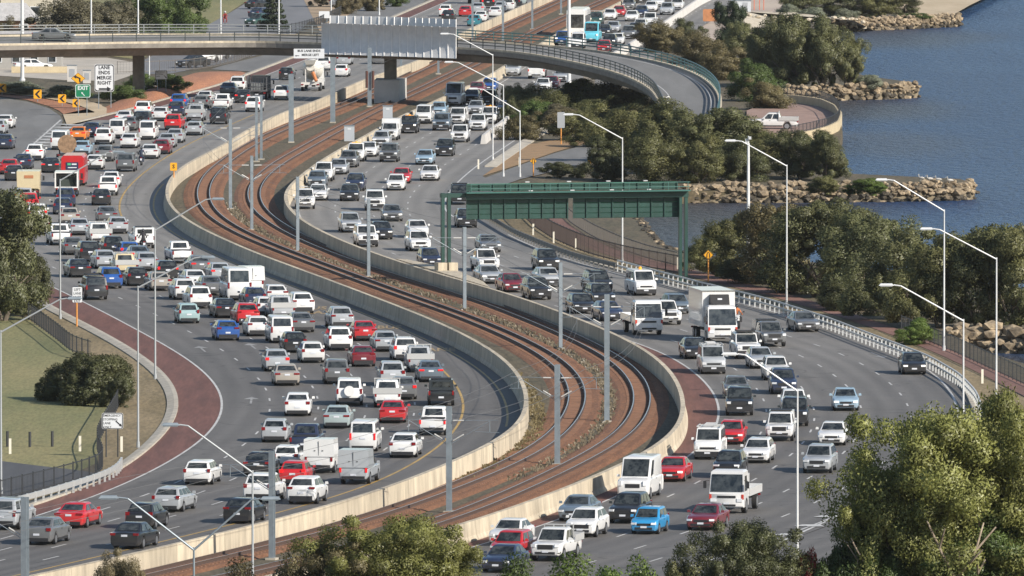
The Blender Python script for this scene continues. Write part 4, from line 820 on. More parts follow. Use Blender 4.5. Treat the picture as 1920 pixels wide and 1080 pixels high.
# ------------------------------------------------------------------ vehicles: one prototype of each kind, then copies
def paint_mat():
    m = bpy.data.materials.new('car_paint'); m.use_nodes = True; nt = m.node_tree; b = nt.nodes['Principled BSDF']
    oi = nt.nodes.new('ShaderNodeObjectInfo')
    n = nt.nodes.new('ShaderNodeTexNoise'); n.inputs['Scale'].default_value = 2.5; tc = nt.nodes.new('ShaderNodeTexCoord'); nt.links.new(tc.outputs['Object'], n.inputs['Vector'])
    mr = nt.nodes.new('ShaderNodeMapRange'); mr.inputs[3].default_value = 0.9; mr.inputs[4].default_value = 1.06; nt.links.new(n.outputs['Fac'], mr.inputs[0])
    # road dust low on the flanks
    sx = nt.nodes.new('ShaderNodeSeparateXYZ'); nt.links.new(tc.outputs['Object'], sx.inputs[0])
    dr = nt.nodes.new('ShaderNodeMapRange'); dr.inputs[1].default_value = 0.2; dr.inputs[2].default_value = 0.75; dr.inputs[3].default_value = 0.2; dr.inputs[4].default_value = 0.0; nt.links.new(sx.outputs['Z'], dr.inputs[0])
    mx = nt.nodes.new('ShaderNodeMix'); mx.data_type = 'RGBA'; mx.blend_type = 'MULTIPLY'; mx.inputs['Factor'].default_value = 1.0
    nt.links.new(oi.outputs['Color'], mx.inputs['A']); nt.links.new(mr.outputs[0], mx.inputs['B'])
    m2 = nt.nodes.new('ShaderNodeMix'); m2.data_type = 'RGBA'; m2.inputs['B'].default_value = (0.16, 0.14, 0.12, 1); nt.links.new(dr.outputs[0], m2.inputs['Factor']); nt.links.new(mx.outputs['Result'], m2.inputs['A'])
    nt.links.new(m2.outputs['Result'], b.inputs['Base Color'])
    b.inputs['Roughness'].default_value = 0.32; b.inputs['Coat Weight'].default_value = 0.6; b.inputs['Coat Roughness'].default_value = 0.06
    return m
PAINTC = paint_mat()
GLASS = mat('car_glass', (0.055, 0.062, 0.062), 0.05, col2=(0.008, 0.011, 0.012), scale=1.9, spec=0.8, detail=2.0); TYRE = mat('tyre', (0.016, 0.016, 0.017), 0.85); RIM = mat('alloy_rim', (0.42, 0.43, 0.45), 0.35, metal=0.8)
TRIM = mat('black_trim', (0.02, 0.02, 0.022), 0.55); TAIL = mat('tail_light', (0.20, 0.006, 0.008), 0.25, coat=0.5); HEAD = mat('headlight', (0.72, 0.74, 0.76), 0.12, spec=0.8, coat=0.8)
PLATE = mat('number_plate', (0.6, 0.62, 0.66), 0.5); CHROME = mat('chrome', (0.6, 0.6, 0.62), 0.2, metal=1.0)
def emis(name, col, st):
    m = mat(name, col, 0.3); b = m.node_tree.nodes['Principled BSDF']; b.inputs['Emission Color'].default_value = (*col, 1); b.inputs['Emission Strength'].default_value = st; return m
TAIL_ON = emis('brake_light_lit', (0.75, 0.015, 0.015), 0.25); HEAD_ON = emis('headlight_lit', (1.0, 0.96, 0.88), 0.35); AMBER = emis('amber_beacon', (0.9, 0.35, 0.03), 0.3)
def wheel_mesh(r, w):
    b = MB(); b.tube((-w / 2, 0, 0), (w / 2, 0, 0), r, n=16); tyre = b.mesh('wheel', TYRE, 40)
    b = MB(); b.tube((-w / 2 - 0.012, 0, 0), (w / 2 + 0.012, 0, 0), r * 0.66, n=14); return tyre, b.mesh('rim', RIM, 40)
def bx(c, d, m, name, rz=0, smooth=None): return MB().box(c, d, rz).mesh(name, m, smooth)

class Proto:
    def __init__(s, name, L): s.name = name; s.L = L; s.parts = []           # (name, mesh, loc, parent index, painted)
    def add(s, name, me, loc=(0, 0, 0), parent=None, paint=False): s.parts.append((name, me, loc, parent, paint)); return len(s.parts) - 1
    def clone(s, name=None):
        q = Proto(name or s.name, s.L); q.parts = list(s.parts); return q

def soften(me, off=.045, seg=2, ang=28):
    bm = bmesh.new(); bm.from_mesh(me); bmesh.ops.remove_doubles(bm, verts=bm.verts, dist=1e-4)
    es = [e for e in bm.edges if len(e.link_faces) == 2 and e.calc_face_angle(0) > math.radians(ang)]
    bmesh.ops.bevel(bm, geom=es, offset=off, segments=seg, profile=.6, affect='EDGES', clamp_overlap=True); bm.to_mesh(me); bm.free()
    me.polygons.foreach_set('use_smooth', [True] * len(me.polygons)); me.set_sharp_from_angle(angle=math.radians(42)); return me
def loft_body(st, hw0, crown=0.03):
    """st: list of (y from front, half width, z top, z bottom); returns mesh builder"""
    b = MB(); n = 11; vs = []
    for (y, hw, zt, zb) in st:
        h = zt - zb
        half = [(hw * 0.88, zb), (hw * 0.985, zb + min(0.14, h * .3)), (hw, zb + h * 0.55), (hw * 0.985, zt - min(0.1, h * .2)), (hw * 0.90, zt - 0.01), (0, zt + crown)]
        ring = half + [(-x, z) for x, z in half[:-1][::-1]]
        vs += [(x, y, z) for x, z in ring]
    fs = [(i * n + j, i * n + (j + 1) % n, (i + 1) * n + (j + 1) % n, (i + 1) * n + j) for i in range(len(st) - 1) for j in range(n)]
    fs += [tuple(range(n - 1, -1, -1)), tuple(range((len(st) - 1) * n, len(st) * n))]
    return b.add(vs, fs)

def car(name, L=4.6, W=1.8, H=1.46, belt=0.95, nose=0.72, cowl=1.2, rf=2.0, rr=3.3, tb=4.05, deck=1.0, tail=0.95, rw=0.73, wr=0.325, wb=(0.85, 3.55),
        tl=(0.36, 0.17, 0.88), hl=(0.36, 0.15, 0.64), clear=0.2, pz=0.80, nwin=2, grille=(0.8, 0.14, 0.58), rear_trim=0.2, cab_only=False, gl_top=0.86, blackbar=False, panel=False):
    P = Proto(name, L); c = L / 2
    tl = (tl[0] * .85, tl[1] * .85, tl[2]); hl = (hl[0] * .85, hl[1] * .8, hl[2])
    def Y(d): return c - d
    hw = W / 2
    ys = sorted(set([0.0, 0.1, 0.35, cowl, tb, L - 0.35, L - 0.1, L, (cowl + tb) / 2] + [w + q for w in wb for q in (-wr - 0.09, -wr * 0.6, wr * 0.6, wr + 0.09)]))
    ys = [y for y in ys if 0 <= y <= L]
    st = []
    for y in ys:
        if y <= cowl: zt = nose + (belt - nose) * (min(y, cowl) / cowl) ** 0.55 - (0.10 if y == 0 else 0.02 if y == 0.1 else 0)
        elif y >= tb: zt = deck + (tail - deck) * (y - tb) / max(0.01, L - tb) - (0.06 if y == L else 0)
        else: zt = belt + (deck - belt) * (y - cowl) / (tb - cowl)
        f = 1.0
        for e, k in ((0.0, 0.84), (0.1, 0.93), (0.35, 0.985)):
            if abs(y - e) < 1e-6: f = k
            if abs((L - y) - e) < 1e-6: f = max(k, 0.9) if e == 0 else max(k, .95)
        zb = clear + (0.06 if y in (0, L) else 0)
        if any(abs(y - w) < wr * 0.7 for w in wb): zb = wr * 2 + 0.03
        elif any(abs(abs(y - w) - (wr + 0.09)) < 0.01 for w in wb): zb = clear + 0.06
        st.append((Y(y), hw * f, zt, zb))
    body = loft_body(st[::-1], hw)
    # cabin: pillars and roof
    bl = belt - 0.01; hb, hr = hw * 0.92, hw * rw
    base = [(-hb * .95, Y(cowl), bl), (hb * .95, Y(cowl), bl), (hb, Y((cowl + rf) / 2 + .1), bl), (hb, Y((rr + tb) / 2 - .1), bl + (deck - belt) * .8), (hb * .95, Y(tb), deck - .01), (-hb * .95, Y(tb), deck - .01), (-hb, Y((rr + tb) / 2 - .1), bl + (deck - belt) * .8), (-hb, Y((cowl + rf) / 2 + .1), bl)]
    zr = H - 0.06; r1 = [(-hr * .97, Y(rf), zr), (hr * .97, Y(rf), zr), (hr, Y(rf + .25), zr + .01), (hr, Y(rr - .25), zr + .01), (hr * .97, Y(rr), zr), (-hr * .97, Y(rr), zr), (-hr, Y(rr - .25), zr + .01), (-hr, Y(rf + .25), zr + .01)]
    r2 = [(x * .86, y + (-.12 if y > (Y(rf) + Y(rr)) / 2 else .12), H) for x, y, z in r1]
    n = 8; vs = base + r1 + r2
    fs = [(k * n + i, k * n + (i + 1) % n, (k + 1) * n + (i + 1) % n, (k + 1) * n + i) for k in range(2) for i in range(n)] + [tuple(range(2 * n, 3 * n))]
    body.add(vs, fs)
    P.add('body', soften(body.mesh('body', PAINTC)), paint=True)
    # glass set a few millimetres proud of the cabin
    def pane(a, b_, c_, d_, ins, name, lift=0.012):
        a, b_, c_, d_ = map(Vector, (a, b_, c_, d_))        # a,b bottom; c,d top (c above b, d above a)
        l, r, bo, to = ins
        def P2(u, v): return (a * (1 - u) + b_ * u) * (1 - v) + (d_ * (1 - u) + c_ * u) * v
        nrm = (b_ - a).cross(d_ - a).normalized()
        q = [P2(l, bo), P2(1 - r, bo), P2(1 - r * 1.05, to), P2(l * 1.05, to)]
        q = [x + nrm * lift for x in q]; mb = MB(); mb.add(q, [(0, 1, 2, 3)]); P.add(name, mb.mesh(name, GLASS))
    pane(base[1], base[0], r1[0], r1[1], (.05, .05, .06, .95), 'windscreen')
    if not cab_only: pane(base[5], base[4], r1[4], r1[5], (.08, .08, .16 if deck < 1.02 else .12, .9), 'rear_window')
    else: pane(base[5], base[4], r1[4], r1[5], (.12, .12, .25, .9), 'rear_window')
    for s in (1, -1):
        fb = Vector((s * hb, Y(cowl + .12), bl)); rb = Vector((s * hb, Y(tb - .12), deck)); ft = Vector((s * hr, Y(rf + .05), zr)); rt = Vector((s * hr, Y(rr - .02), zr))
        for k in range(1 if panel else nwin):
            u0, u1 = k / nwin + .02, (k + 1) / nwin - .02
            a, b_ = fb.lerp(rb, u0), fb.lerp(rb, u1); d_, c_ = ft.lerp(rt, u0), ft.lerp(rt, u1)
            ins = (.10 if k == 0 else .03, .10 if k == nwin - 1 else .03, .08, .88)
            if s > 0: pane(b_, a, d_, c_, (ins[1], ins[0], ins[2], ins[3]), 'side_window', .014)
            else: pane(a, b_, c_, d_, ins, 'side_window', .014)
        P.add('mirror', MB().box((s * (hw + .10), Y(cowl + .38), belt + .1), (.2, .1, .15), taper=.8).mesh('mirror', PAINTC), paint=True)
    for s in (1, -1):
        P.add('sill', bx((s * (hw * .985), Y((wb[0] + wb[1]) / 2), clear + .07), (.05, wb[1] - wb[0] - 2 * wr - .2, .12), TRIM, 'sill'))
        P.add('door_handle', MB().box((s * (hw + .002), Y(cowl + (tb - cowl) * .42), belt - .14), (.03, .16, .03)).mesh('door_handle', TRIM))
    ty, ri = wheel_mesh(wr, 0.21)
    for s in (1, -1):
        for w in wb:
            i = P.add('wheel', ty, (s * (hw - 0.125), Y(w), wr)); P.add('rim', ri, (0, 0, 0), i)
    yr, yf = Y(L) - .012, Y(0) + .012
    for s in (1, -1):
        for nm, m in (('tail_light', TAIL), ('tail_light_on', TAIL_ON)):
            P.add(nm, bx((s * (hw * .94 - tl[0] / 2), yr + .05, tl[2]), (tl[0], .14, tl[1]), m, 'tail_light'))
        for nm, m in (('headlight', HEAD), ('headlight_on', HEAD_ON)):
            P.add(nm, MB().box((s * (hw * .88 - hl[0] / 2), yf - .07, hl[2]), (hl[0], .2, hl[1]), -s * .25).mesh('headlight', m))
    P.add('grille', bx((0, yf - .02, grille[2]), (grille[0], .06, grille[1]), TRIM, 'grille'))
    P.add('front_bumper', bx((0, yf - .03, clear + .16), (W * .62 if not blackbar else W * .9, .1, .13 if not blackbar else .34), TRIM, 'front_bumper'))
    P.add('rear_bumper', bx((0, yr + .03, clear + .12), (W * .78, .08, rear_trim), TRIM, 'rear_bumper'))
    P.add('number_plate', bx((0, yr - .002, pz), (.37, .02, .12), PLATE, 'number_plate')); P.add('number_plate', bx((0, yf + .012, clear + .24), (.37, .02, .11), PLATE, 'number_plate'))
    P.dims = dict(W=W, H=H, belt=belt, Y=Y, rf=rf, rr=rr, tb=tb, hw=hw, yr=yr, yf=yf)
    return P
PROT = {}
PROT['S'] = car('sedan')
PROT['S2'] = car('sedan', L=4.85, W=1.84, H=1.44, cowl=1.3, rf=2.1, rr=3.35, tb=4.2, deck=.99, tail=.93, tl=(.45, .14, .86), wb=(.9, 3.75))
PROT['S3'] = car('sedan', L=4.75, W=1.82, H=1.5, belt=1.0, nose=.78, cowl=1.1, rf=1.85, rr=3.5, tb=4.25, deck=1.06, tail=1.0, tl=(.3, .22, .92), hl=(.42, .12, .7), wb=(.85, 3.65), rw=.76, pz=.62, grille=(1.1, .2, .55))
PROT['U3'] = car('suv', L=4.4, W=1.82, H=1.62, belt=1.05, nose=.84, cowl=1.0, rf=1.72, rr=3.75, tb=4.28, deck=1.12, tail=.98, tl=(.4, .15, 1.02), hl=(.4, .13, .82), wr=.35, wb=(.85, 3.45), rw=.74, pz=.72, clear=.24, rear_trim=.34, grille=(1.1, .22, .66), nwin=2)
PROT['H3'] = car('hatchback', L=4.3, W=1.79, H=1.45, belt=.97, cowl=1.1, rf=1.85, rr=3.5, tb=4.1, deck=1.02, tail=.94, tl=(.42, .15, .94), hl=(.4, .12, .66), wb=(.85, 3.5), rw=.73, pz=.6, grille=(1.0, .2, .5), rear_trim=.3)
PROT['H'] = car('hatchback', L=4.15, W=1.75, H=1.48, belt=.95, cowl=1.0, rf=1.72, rr=3.55, tb=3.98, deck=.98, tail=.9, tl=(.28, .24, .92), wb=(.8, 3.35), rw=.75, pz=.74)
PROT['H2'] = car('hatchback', L=3.75, W=1.66, H=1.5, belt=.93, nose=.75, cowl=.85, rf=1.5, rr=3.3, tb=3.64, deck=.97, tail=.88, tl=(.2, .3, .92), wb=(.72, 3.05), rw=.77, pz=.7)
PROT['U'] = car('suv', L=4.6, W=1.85, H=1.70, belt=1.08, nose=.86, cowl=1.15, rf=1.88, rr=4.05, tb=4.45, deck=1.12, tail=1.0, tl=(.26, .28, 1.02), hl=(.36, .16, .8), wr=.36, wb=(.88, 3.58), rw=.77, pz=.86, clear=.26, rear_trim=.28, grille=(.85, .2, .72), nwin=3)
PROT['U2'] = car('suv', L=4.75, W=1.88, H=1.82, belt=1.16, nose=1.0, cowl=1.25, rf=1.85, rr=4.5, tb=4.66, deck=1.16, tail=1.05, tl=(.17, .4, 1.0), hl=(.3, .2, .9), wr=.39, wb=(.9, 3.7), rw=.83, pz=.8, clear=.3, rear_trim=.26, grille=(.9, .26, .84), nwin=3, blackbar=True)
PROT['W'] = car('wagon', L=4.75, W=1.8, H=1.47, cowl=1.2, rf=2.0, rr=4.2, tb=4.62, deck=1.0, tail=.92, tl=(.22, .26, .92), wb=(.88, 3.62), rw=.74, nwin=3, pz=.76)
PROT['V'] = car('van', L=4.9, W=1.8, H=1.98, belt=1.2, nose=.95, cowl=.6, rf=1.25, rr=4.72, tb=4.86, deck=1.2, tail=1.1, tl=(.15, .5, 1.02), hl=(.3, .22, .78), wr=.34, wb=(.85, 3.6), rw=.86, pz=.9, nwin=3, grille=(.95, .13, .74), blackbar=True)
PROT['B'] = car('tall_van', L=5.6, W=2.02, H=2.55, belt=1.35, nose=1.05, cowl=.75, rf=1.55, rr=5.42, tb=5.55, deck=1.35, tail=1.2, tl=(.16, .55, 1.2), hl=(.3, .3, .95), wr=.36, wb=(.95, 4.3), rw=.9, pz=.75, nwin=3, grille=(1.0, .2, .85), gl_top=.7)
PROT['Bp'] = car('tall_van', L=5.7, W=2.02, H=2.5, belt=1.3, nose=1.1, cowl=1.0, rf=1.8, rr=5.5, tb=5.65, deck=1.3, tail=1.2, tl=(.16, .55, 1.2), hl=(.3, .34, 1.0), wr=.36, wb=(1.0, 4.4), rw=.9, pz=.75, nwin=4, grille=(.9, .24, .85), panel=True)
PROT['P'] = car('ute', L=5.25, W=1.86, H=1.8, belt=1.12, nose=.98, cowl=1.35, rf=2.05, rr=3.3, tb=3.58, deck=1.1, tail=1.08, tl=(.15, .34, .92), hl=(.32, .2, .92), wr=.385, wb=(.92, 4.1), rw=.8, pz=.62, clear=.34, rear_trim=.16, cab_only=True, grille=(.9, .26, .84))
PROT['P'].add('tub_shade_panel', bx((0, -1.72, 1.125), (1.55, 1.45, .05), TRIM, 'tub_shade_panel'))  # black panel stands in for the shade inside the open tub
def ute_extra(kind):
    q = PROT['P'].clone('ute'); q.parts = [p for p in q.parts if p[0] != 'tub_shade_panel']; q.dims = PROT['P'].dims
    if kind == 'C':      # hard canopy
        b = MB(); b.box((0, -1.72, 1.45), (1.74, 1.75, .72), taper=.93); q.add('canopy', b.mesh('canopy', PAINTC, 30), paint=True)
        q.add('canopy_window', bx((0, -2.575, 1.5), (1.25, .05, .36), GLASS, 'canopy_window'))
        q.add('roof_rack', MB().box((0, -1.2, 1.86), (1.4, 1.2, .05)).mesh('roof_rack', TRIM))
    if kind == 'T':      # flat tray with headboard
        q.add('tray', MB().box((0, -1.62, 1.02), (1.98, 2.1, .1)).box((0, -2.64, 1.2), (1.98, .05, .36)).box((-.97, -1.62, 1.2), (.05, 2.05, .3)).box((.97, -1.62, 1.2), (.05, 2.05, .3)).mesh('tray', mat('tray_alloy', (.5, .5, .49), .45, metal=.3)))
        b = MB()
        for x in (-.85, -.3, .3, .85): b.box((x, -.62, 1.55), (.05, .05, .75))
        b.box((0, -.62, 1.92), (1.8, .06, .06)); b.box((0, -.62, 1.6), (1.8, .04, .04)); q.add('headboard', b.mesh('headboard', mat('tray_alloy', (.5,) * 3)))
    if kind == 'D':      # tray with a full-height service body
        b = MB(); b.box((0, -1.62, 1.62), (1.98, 2.1, 1.1), taper=.95); q.add('service_body', b.mesh('service_body', PAINTC, 30), paint=True)
        q.add('door_seam', bx((0, -2.66, 1.6), (.02, .03, .9), TRIM, 'door_seam')); q.add('latch', bx((.25, -2.66, 1.45), (.1, .04, .05), TRIM, 'latch')); q.add('latch', bx((-.25, -2.66, 1.45), (.1, .04, .05), TRIM, 'latch'))
    return q
for k in 'CTD': PROT[k] = ute_extra(k)
def with_part(src, new, *parts):
    q = PROT[src].clone(); q.dims = PROT[src].dims
    for p in parts: q.add(*p)
    PROT[new] = q
spare = MB().tube((0, -2.36, 1.02), (0, -2.6, 1.02), .36, n=16).mesh('spare_wheel_cover', PAINTC, 40)
rack = MB().box((0, -.3, 1.92), (1.3, 1.9, .05)).box((-.62, -.3, 1.98), (.05, 1.9, .1)).box((.62, -.3, 1.98), (.05, 1.9, .1)).box((0, .6, 1.98), (1.3, .05, .1)).mesh('roof_rack', TRIM)
rails2 = MB().tube((-.6, -1.6, 1.74), (-.6, .4, 1.74), .03, n=6).tube((.6, -1.6, 1.74), (.6, .4, 1.74), .03, n=6).mesh('roof_rails', TRIM)
beacon = MB().tube((0, .1, 1.8), (0, .1, 1.95), .12, .09, n=10).box((0, .1, 1.82), (.9, .2, .06)).mesh('beacon', AMBER)
with_part('U2', 'Us', ('spare_wheel_cover', spare, (0, 0, 0), None, True)); with_part('U2', 'Ur', ('roof_rack', rack)); with_part('U', 'Ut', ('roof_rails', rails2))
with_part('P', 'Pb', ('beacon', beacon)); with_part('U2', 'Ub', ('beacon', beacon))
ladder = MB()
for s in (-.35, .35): ladder.tube((s, -1.9, 2.12), (s, 1.1, 2.12), .03, n=5)
for y in np.arange(-1.8, 1.1, .35): ladder.tube((-.35, y, 2.12), (.35, y, 2.12), .02, n=5)
ladder.box((-.75, 0, 2.06), (.06, 2.6, .06)).box((.75, 0, 2.06), (.06, 2.6, .06)).box((0, .9, 2.03), (1.5, .06, .06)).box((0, -1.2, 2.03), (1.5, .06, .06))
with_part('V', 'Vl', ('roof_ladder', ladder.mesh('roof_ladder', mat('tray_alloy', (.5,) * 3)))); with_part('V', 'Vb', ('beacon', MB().tube((0, -.3, 1.98), (0, -.3, 2.2), .14, .1, n=10).mesh('beacon', AMBER)))

# ---- trucks
def truck(name, L, W=2.25, cab_h=2.6, load='flat'):
    P = Proto(name, L); c = L / 2; cabl = 1.75; f = c
    b = MB(); hw = W * .47
    sec = [(f, .45, 1.18, .93), (f - .05, .38, 1.22, 1.0), (f - .3, .38, 1.25, 1.0), (f - cabl, .45, 1.25, 1.0)]
    for i, (y, z0, z1, k) in enumerate(sec): b.v += [(-hw * k, y, z0), (hw * k, y, z0), (hw * k, y, z1), (-hw * k, y, z1)]
    for i in range(3): b.f += [(4 * i + j, 4 * i + (j + 1) % 4, 4 * i + 4 + (j + 1) % 4, 4 * i + 4 + j) for j in range(4)]; b.m += [0] * 4
    b.f += [(3, 2, 1, 0), (12, 13, 14, 15)]; b.m += [0, 0]
    k = len(b.v); b.v += [(-hw, f - .06, 1.2), (hw, f - .06, 1.2), (hw, f - cabl, 1.2), (-hw, f - cabl, 1.2), (-hw * .95, f - .38, cab_h - .12), (hw * .95, f - .38, cab_h - .12), (hw * .95, f - cabl, cab_h - .1), (-hw * .95, f - cabl, cab_h - .1), (-hw * .85, f - .6, cab_h), (hw * .85, f - .6, cab_h), (hw * .85, f - cabl + .1, cab_h), (-hw * .85, f - cabl + .1, cab_h)]
    for q in (0, 4): b.f += [(k + q + j, k + q + 4 + j, k + q + 4 + (j + 1) % 4, k + q + (j + 1) % 4) for j in range(4)]; b.m += [0] * 4
    b.f += [(k + 11, k + 10, k + 9, k + 8)]; b.m += [0]
    bm = bmesh.new(); me = b.mesh('cab', PAINTC, 35); bm.from_mesh(me); bmesh.ops.recalc_face_normals(bm, faces=bm.faces); bm.to_mesh(me); bm.free()
    P.add('cab', me, paint=True)
    g = MB(); t = .014; g.add([(-hw * .93, f - .07 + t, 1.32), (hw * .93, f - .07 + t, 1.32), (hw * .88, f - .33 + t, cab_h - .24), (-hw * .88, f - .33 + t, cab_h - .24)], [(0, 3, 2, 1)]); P.add('windscreen', g.mesh('windscreen', GLASS))
    for s in (1, -1):
        P.add('side_window', MB().add([(s * (hw + t), f - .35, 1.35), (s * (hw + t), f - 1.25, 1.35), (s * (hw * .96 + t), f - 1.25, cab_h - .35), (s * (hw * .96 + t), f - .6, cab_h - .35)], [(0, 1, 2, 3)]).mesh('side_window', GLASS))
        P.add('mirror', MB().box((s * (hw + .25), f + .05, 1.75), (.18, .1, .42)).tube((s * hw, f - .1, 2.0), (s * (hw + .25), f + .05, 1.98), .02, n=5).mesh('mirror', TRIM))
        P.add('headlight', bx((s * hw * .76, f - .0, .82), (.34, .08, .2), HEAD, 'headlight')); P.add('indicator', bx((s * hw * .93, f - .03, 1.02), (.14, .1, .3), mat('indicator_red', (.5, .05, .03), .3), 'indicator'))
        P.add('tail_light', bx((s * W * .38, -c - .03, .78), (.3, .06, .14), TAIL, 'tail_light'))
    P.add('grille', bx((0, f - .0, 1.02), (W * .5, .06, .13), TRIM, 'grille')); P.add('front_bumper', bx((0, f - .02, .52), (W * .5, .12, .1), TRIM, 'front_bumper')); P.add('number_plate', bx((0, f + .03, .62), (.37, .02, .11), PLATE, 'number_plate')); P.add('number_plate', bx((0, -c - .04, .62), (.37, .02, .11), PLATE, 'number_plate'))
    P.add('chassis', MB().box((0, -.4, .75), (.9, L - 1.6, .26)).box((0, -c + .15, .62), (W * .8, .1, .12)).mesh('chassis', TRIM))
    ty, ri = wheel_mesh(.46, .28)
    for s in (1, -1):
        for w in (f - 1.0, -c + 1.5) + ((-c + 2.6,) if L > 7.5 else ()):
            i = P.add('wheel', ty, (s * (W / 2 - .2), w, .46)); P.add('rim', ri, (0, 0, 0), i)
    P.bed = (f - cabl - .15, -c + .02, W); y1, y0 = P.bed[0], P.bed[1]; ym, bl = (y0 + y1) / 2, y1 - y0
    if load in ('flat', 'cage', 'drum'):
        b = MB().box((0, ym, 1.02), (W, bl, .14))
        if load == 'flat':
            for s in (-1, 1): b.box((s * (W / 2 - .03), ym, 1.25), (.05, bl, .36))
            b.box((0, y0 + .03, 1.25), (W, .05, .36)); b.box((0, y1 - .04, 1.7), (W * .95, .07, 1.3))
        P.add('tray', b.mesh('tray', PAINTC if load == 'flat' else mat('steel_bed', (.09, .09, .095), .6)), paint=load == 'flat')
    if load == 'cage':
        b = MB()
        for y in np.linspace(y0 + .05, y1 - .05, 9):
            for s in (-1, 1): b.box((s * (W / 2 - .04), y, 1.85), (.06, .06, 1.55))
        for z in (1.4, 1.9, 2.6):
            for s in (-1, 1): b.box((s * (W / 2 - .04), ym, z), (.05, bl, .05))
            b.box((0, y0 + .05, z), (W, .05, .05))
        for x in np.linspace(-W / 2 + .1, W / 2 - .1, 8): b.box((x, y0 + .05, 1.85), (.05, .05, 1.55))
        P.add('cage', b.mesh('cage', mat('steel_bed', (.09,) * 3))); P.add('load', MB().box((-.2, ym, 1.5), (1.4, bl * .8, .8), .05).mesh('load', mat('load_grey', (.16, .17, .17), .8, var=.3, scale=2)))
    if load == 'box':
        P.add('box', MB().box((0, ym, 2.45), (W + .12, bl, 2.7)).mesh('box', PAINTC, 30), paint=True)
        P.add('refrigeration_unit', MB().box((0, y1 + .28, 3.15), (1.5, .55, .75), taper=.92).mesh('refrigeration_unit', TRIM)); P.add('unit_tray', MB().box((0, y1 + .3, 2.72), (1.7, .62, .08)).mesh('unit_tray', CONC_W)); P.add('corner_trim', MB().box((0, y1 + .02, 3.78), (W + .16, .06, .08)).mesh('corner_trim', CHROME)); P.add('unit_badge', bx((0, y1 + .56, 3.2), (.34, .02, .12), PLATE, 'unit_badge'))
    if load == 'tipper': P.add('body', MB().box((0, ym, 1.85), (W, bl, 1.6), taper=1.04).mesh('body', PAINTC, 30), paint=True); P.add('tailgate_plate', bx((0.05, y0 - .06, 2.15), (.85, .04, .28), mat('rusty_plate', (.4, .16, .07), .6), 'tailgate_plate'))
    if load == 'open':
        t = .12; b = MB().box((0, ym, .9), (W, bl, .12)).box((0, ym, 2.3), (W, bl, t))
        for s in (-1, 1): b.box((s * (W / 2 - t / 2), ym, 1.6), (t, bl, 1.3))
        b.box((0, y1 - .06, 1.6), (W, .1, 1.3)); P.add('box', b.mesh('box', PAINTC), paint=True); P.add('load', MB().box((0, y0 + 1.2, 1.4), (1.5, 1.4, .85), taper=.7).mesh('load', mat('load_dark', (.03, .04, .035), .9)))
    if load == 'agitator':
        b = MB(); pr = [(y1 + .1, .5), (y1 - .6, .98), (y1 - 1.8, 1.2), (y1 - 3.0, 1.15), (y0 + .7, .72), (y0 + .15, .5)]; n = 18; vs = []
        for i, (y, r) in enumerate(pr):
            zc = 2.15 + (y1 - y) * .12; vs += [(r * math.cos(2 * math.pi * j / n), y, zc + r * math.sin(2 * math.pi * j / n)) for j in range(n)]
        b.add(vs, [(i * n + j, (i + 1) * n + j, (i + 1) * n + (j + 1) % n, i * n + (j + 1) % n) for i in range(5) for j in range(n)] + [tuple(range(5 * n + n - 1, 5 * n - 1, -1)), tuple(range(n))]); P.add('drum', b.mesh('drum', mat('drum_white', (.68, .65, .58), .5, var=.1, scale=1.2), 40))
        P.add('hopper', MB().box((0, y0 + .2, 3.35), (1.0, .8, .5), taper=1.3).mesh('hopper', mat('hopper_grey', (.4, .39, .36), .6))); P.add('rear_frame', MB().box((-.55, y0 + .3, 1.8), (.12, .12, 1.9)).box((.55, y0 + .3, 1.8), (.12, .12, 1.9)).box((0, y0 + .1, .9), (2.1, .2, .3)).box((-.85, y0 + .02, .72), (.45, .06, .38)).box((.85, y0 + .02, .72), (.45, .06, .38)).mesh('rear_frame', mat('truck_white', (.62, .6, .57), .5)))
        P.add('chute', MB().tube((.3, y0 + .1, 2.2), (.75, y0 - .35, 1.2), .2, n=8).mesh('chute', mat('hopper_orange', (.5, .17, .05), .5)))
    P.dims = dict(W=W); return P
PROT['K'] = truck('flatbed_truck', 6.3); PROT['X'] = truck('refrigerated_truck', 8.2, 2.35, 2.75, 'box'); PROT['Q'] = truck('caged_truck', 7.0, 2.35, 2.6, 'cage'); PROT['A'] = truck('concrete_mixer_truck', 8.0, 2.4, 2.8, 'agitator'); PROT['O'] = truck('box_truck', 5.8, 2.2, 2.1, 'open'); PROT['Z'] = truck('tipper_truck', 6.0, 2.1, 2.4, 'tipper'); PROT['D2'] = truck('small_box_truck', 6.0, 2.1, 2.5, 'tipper')
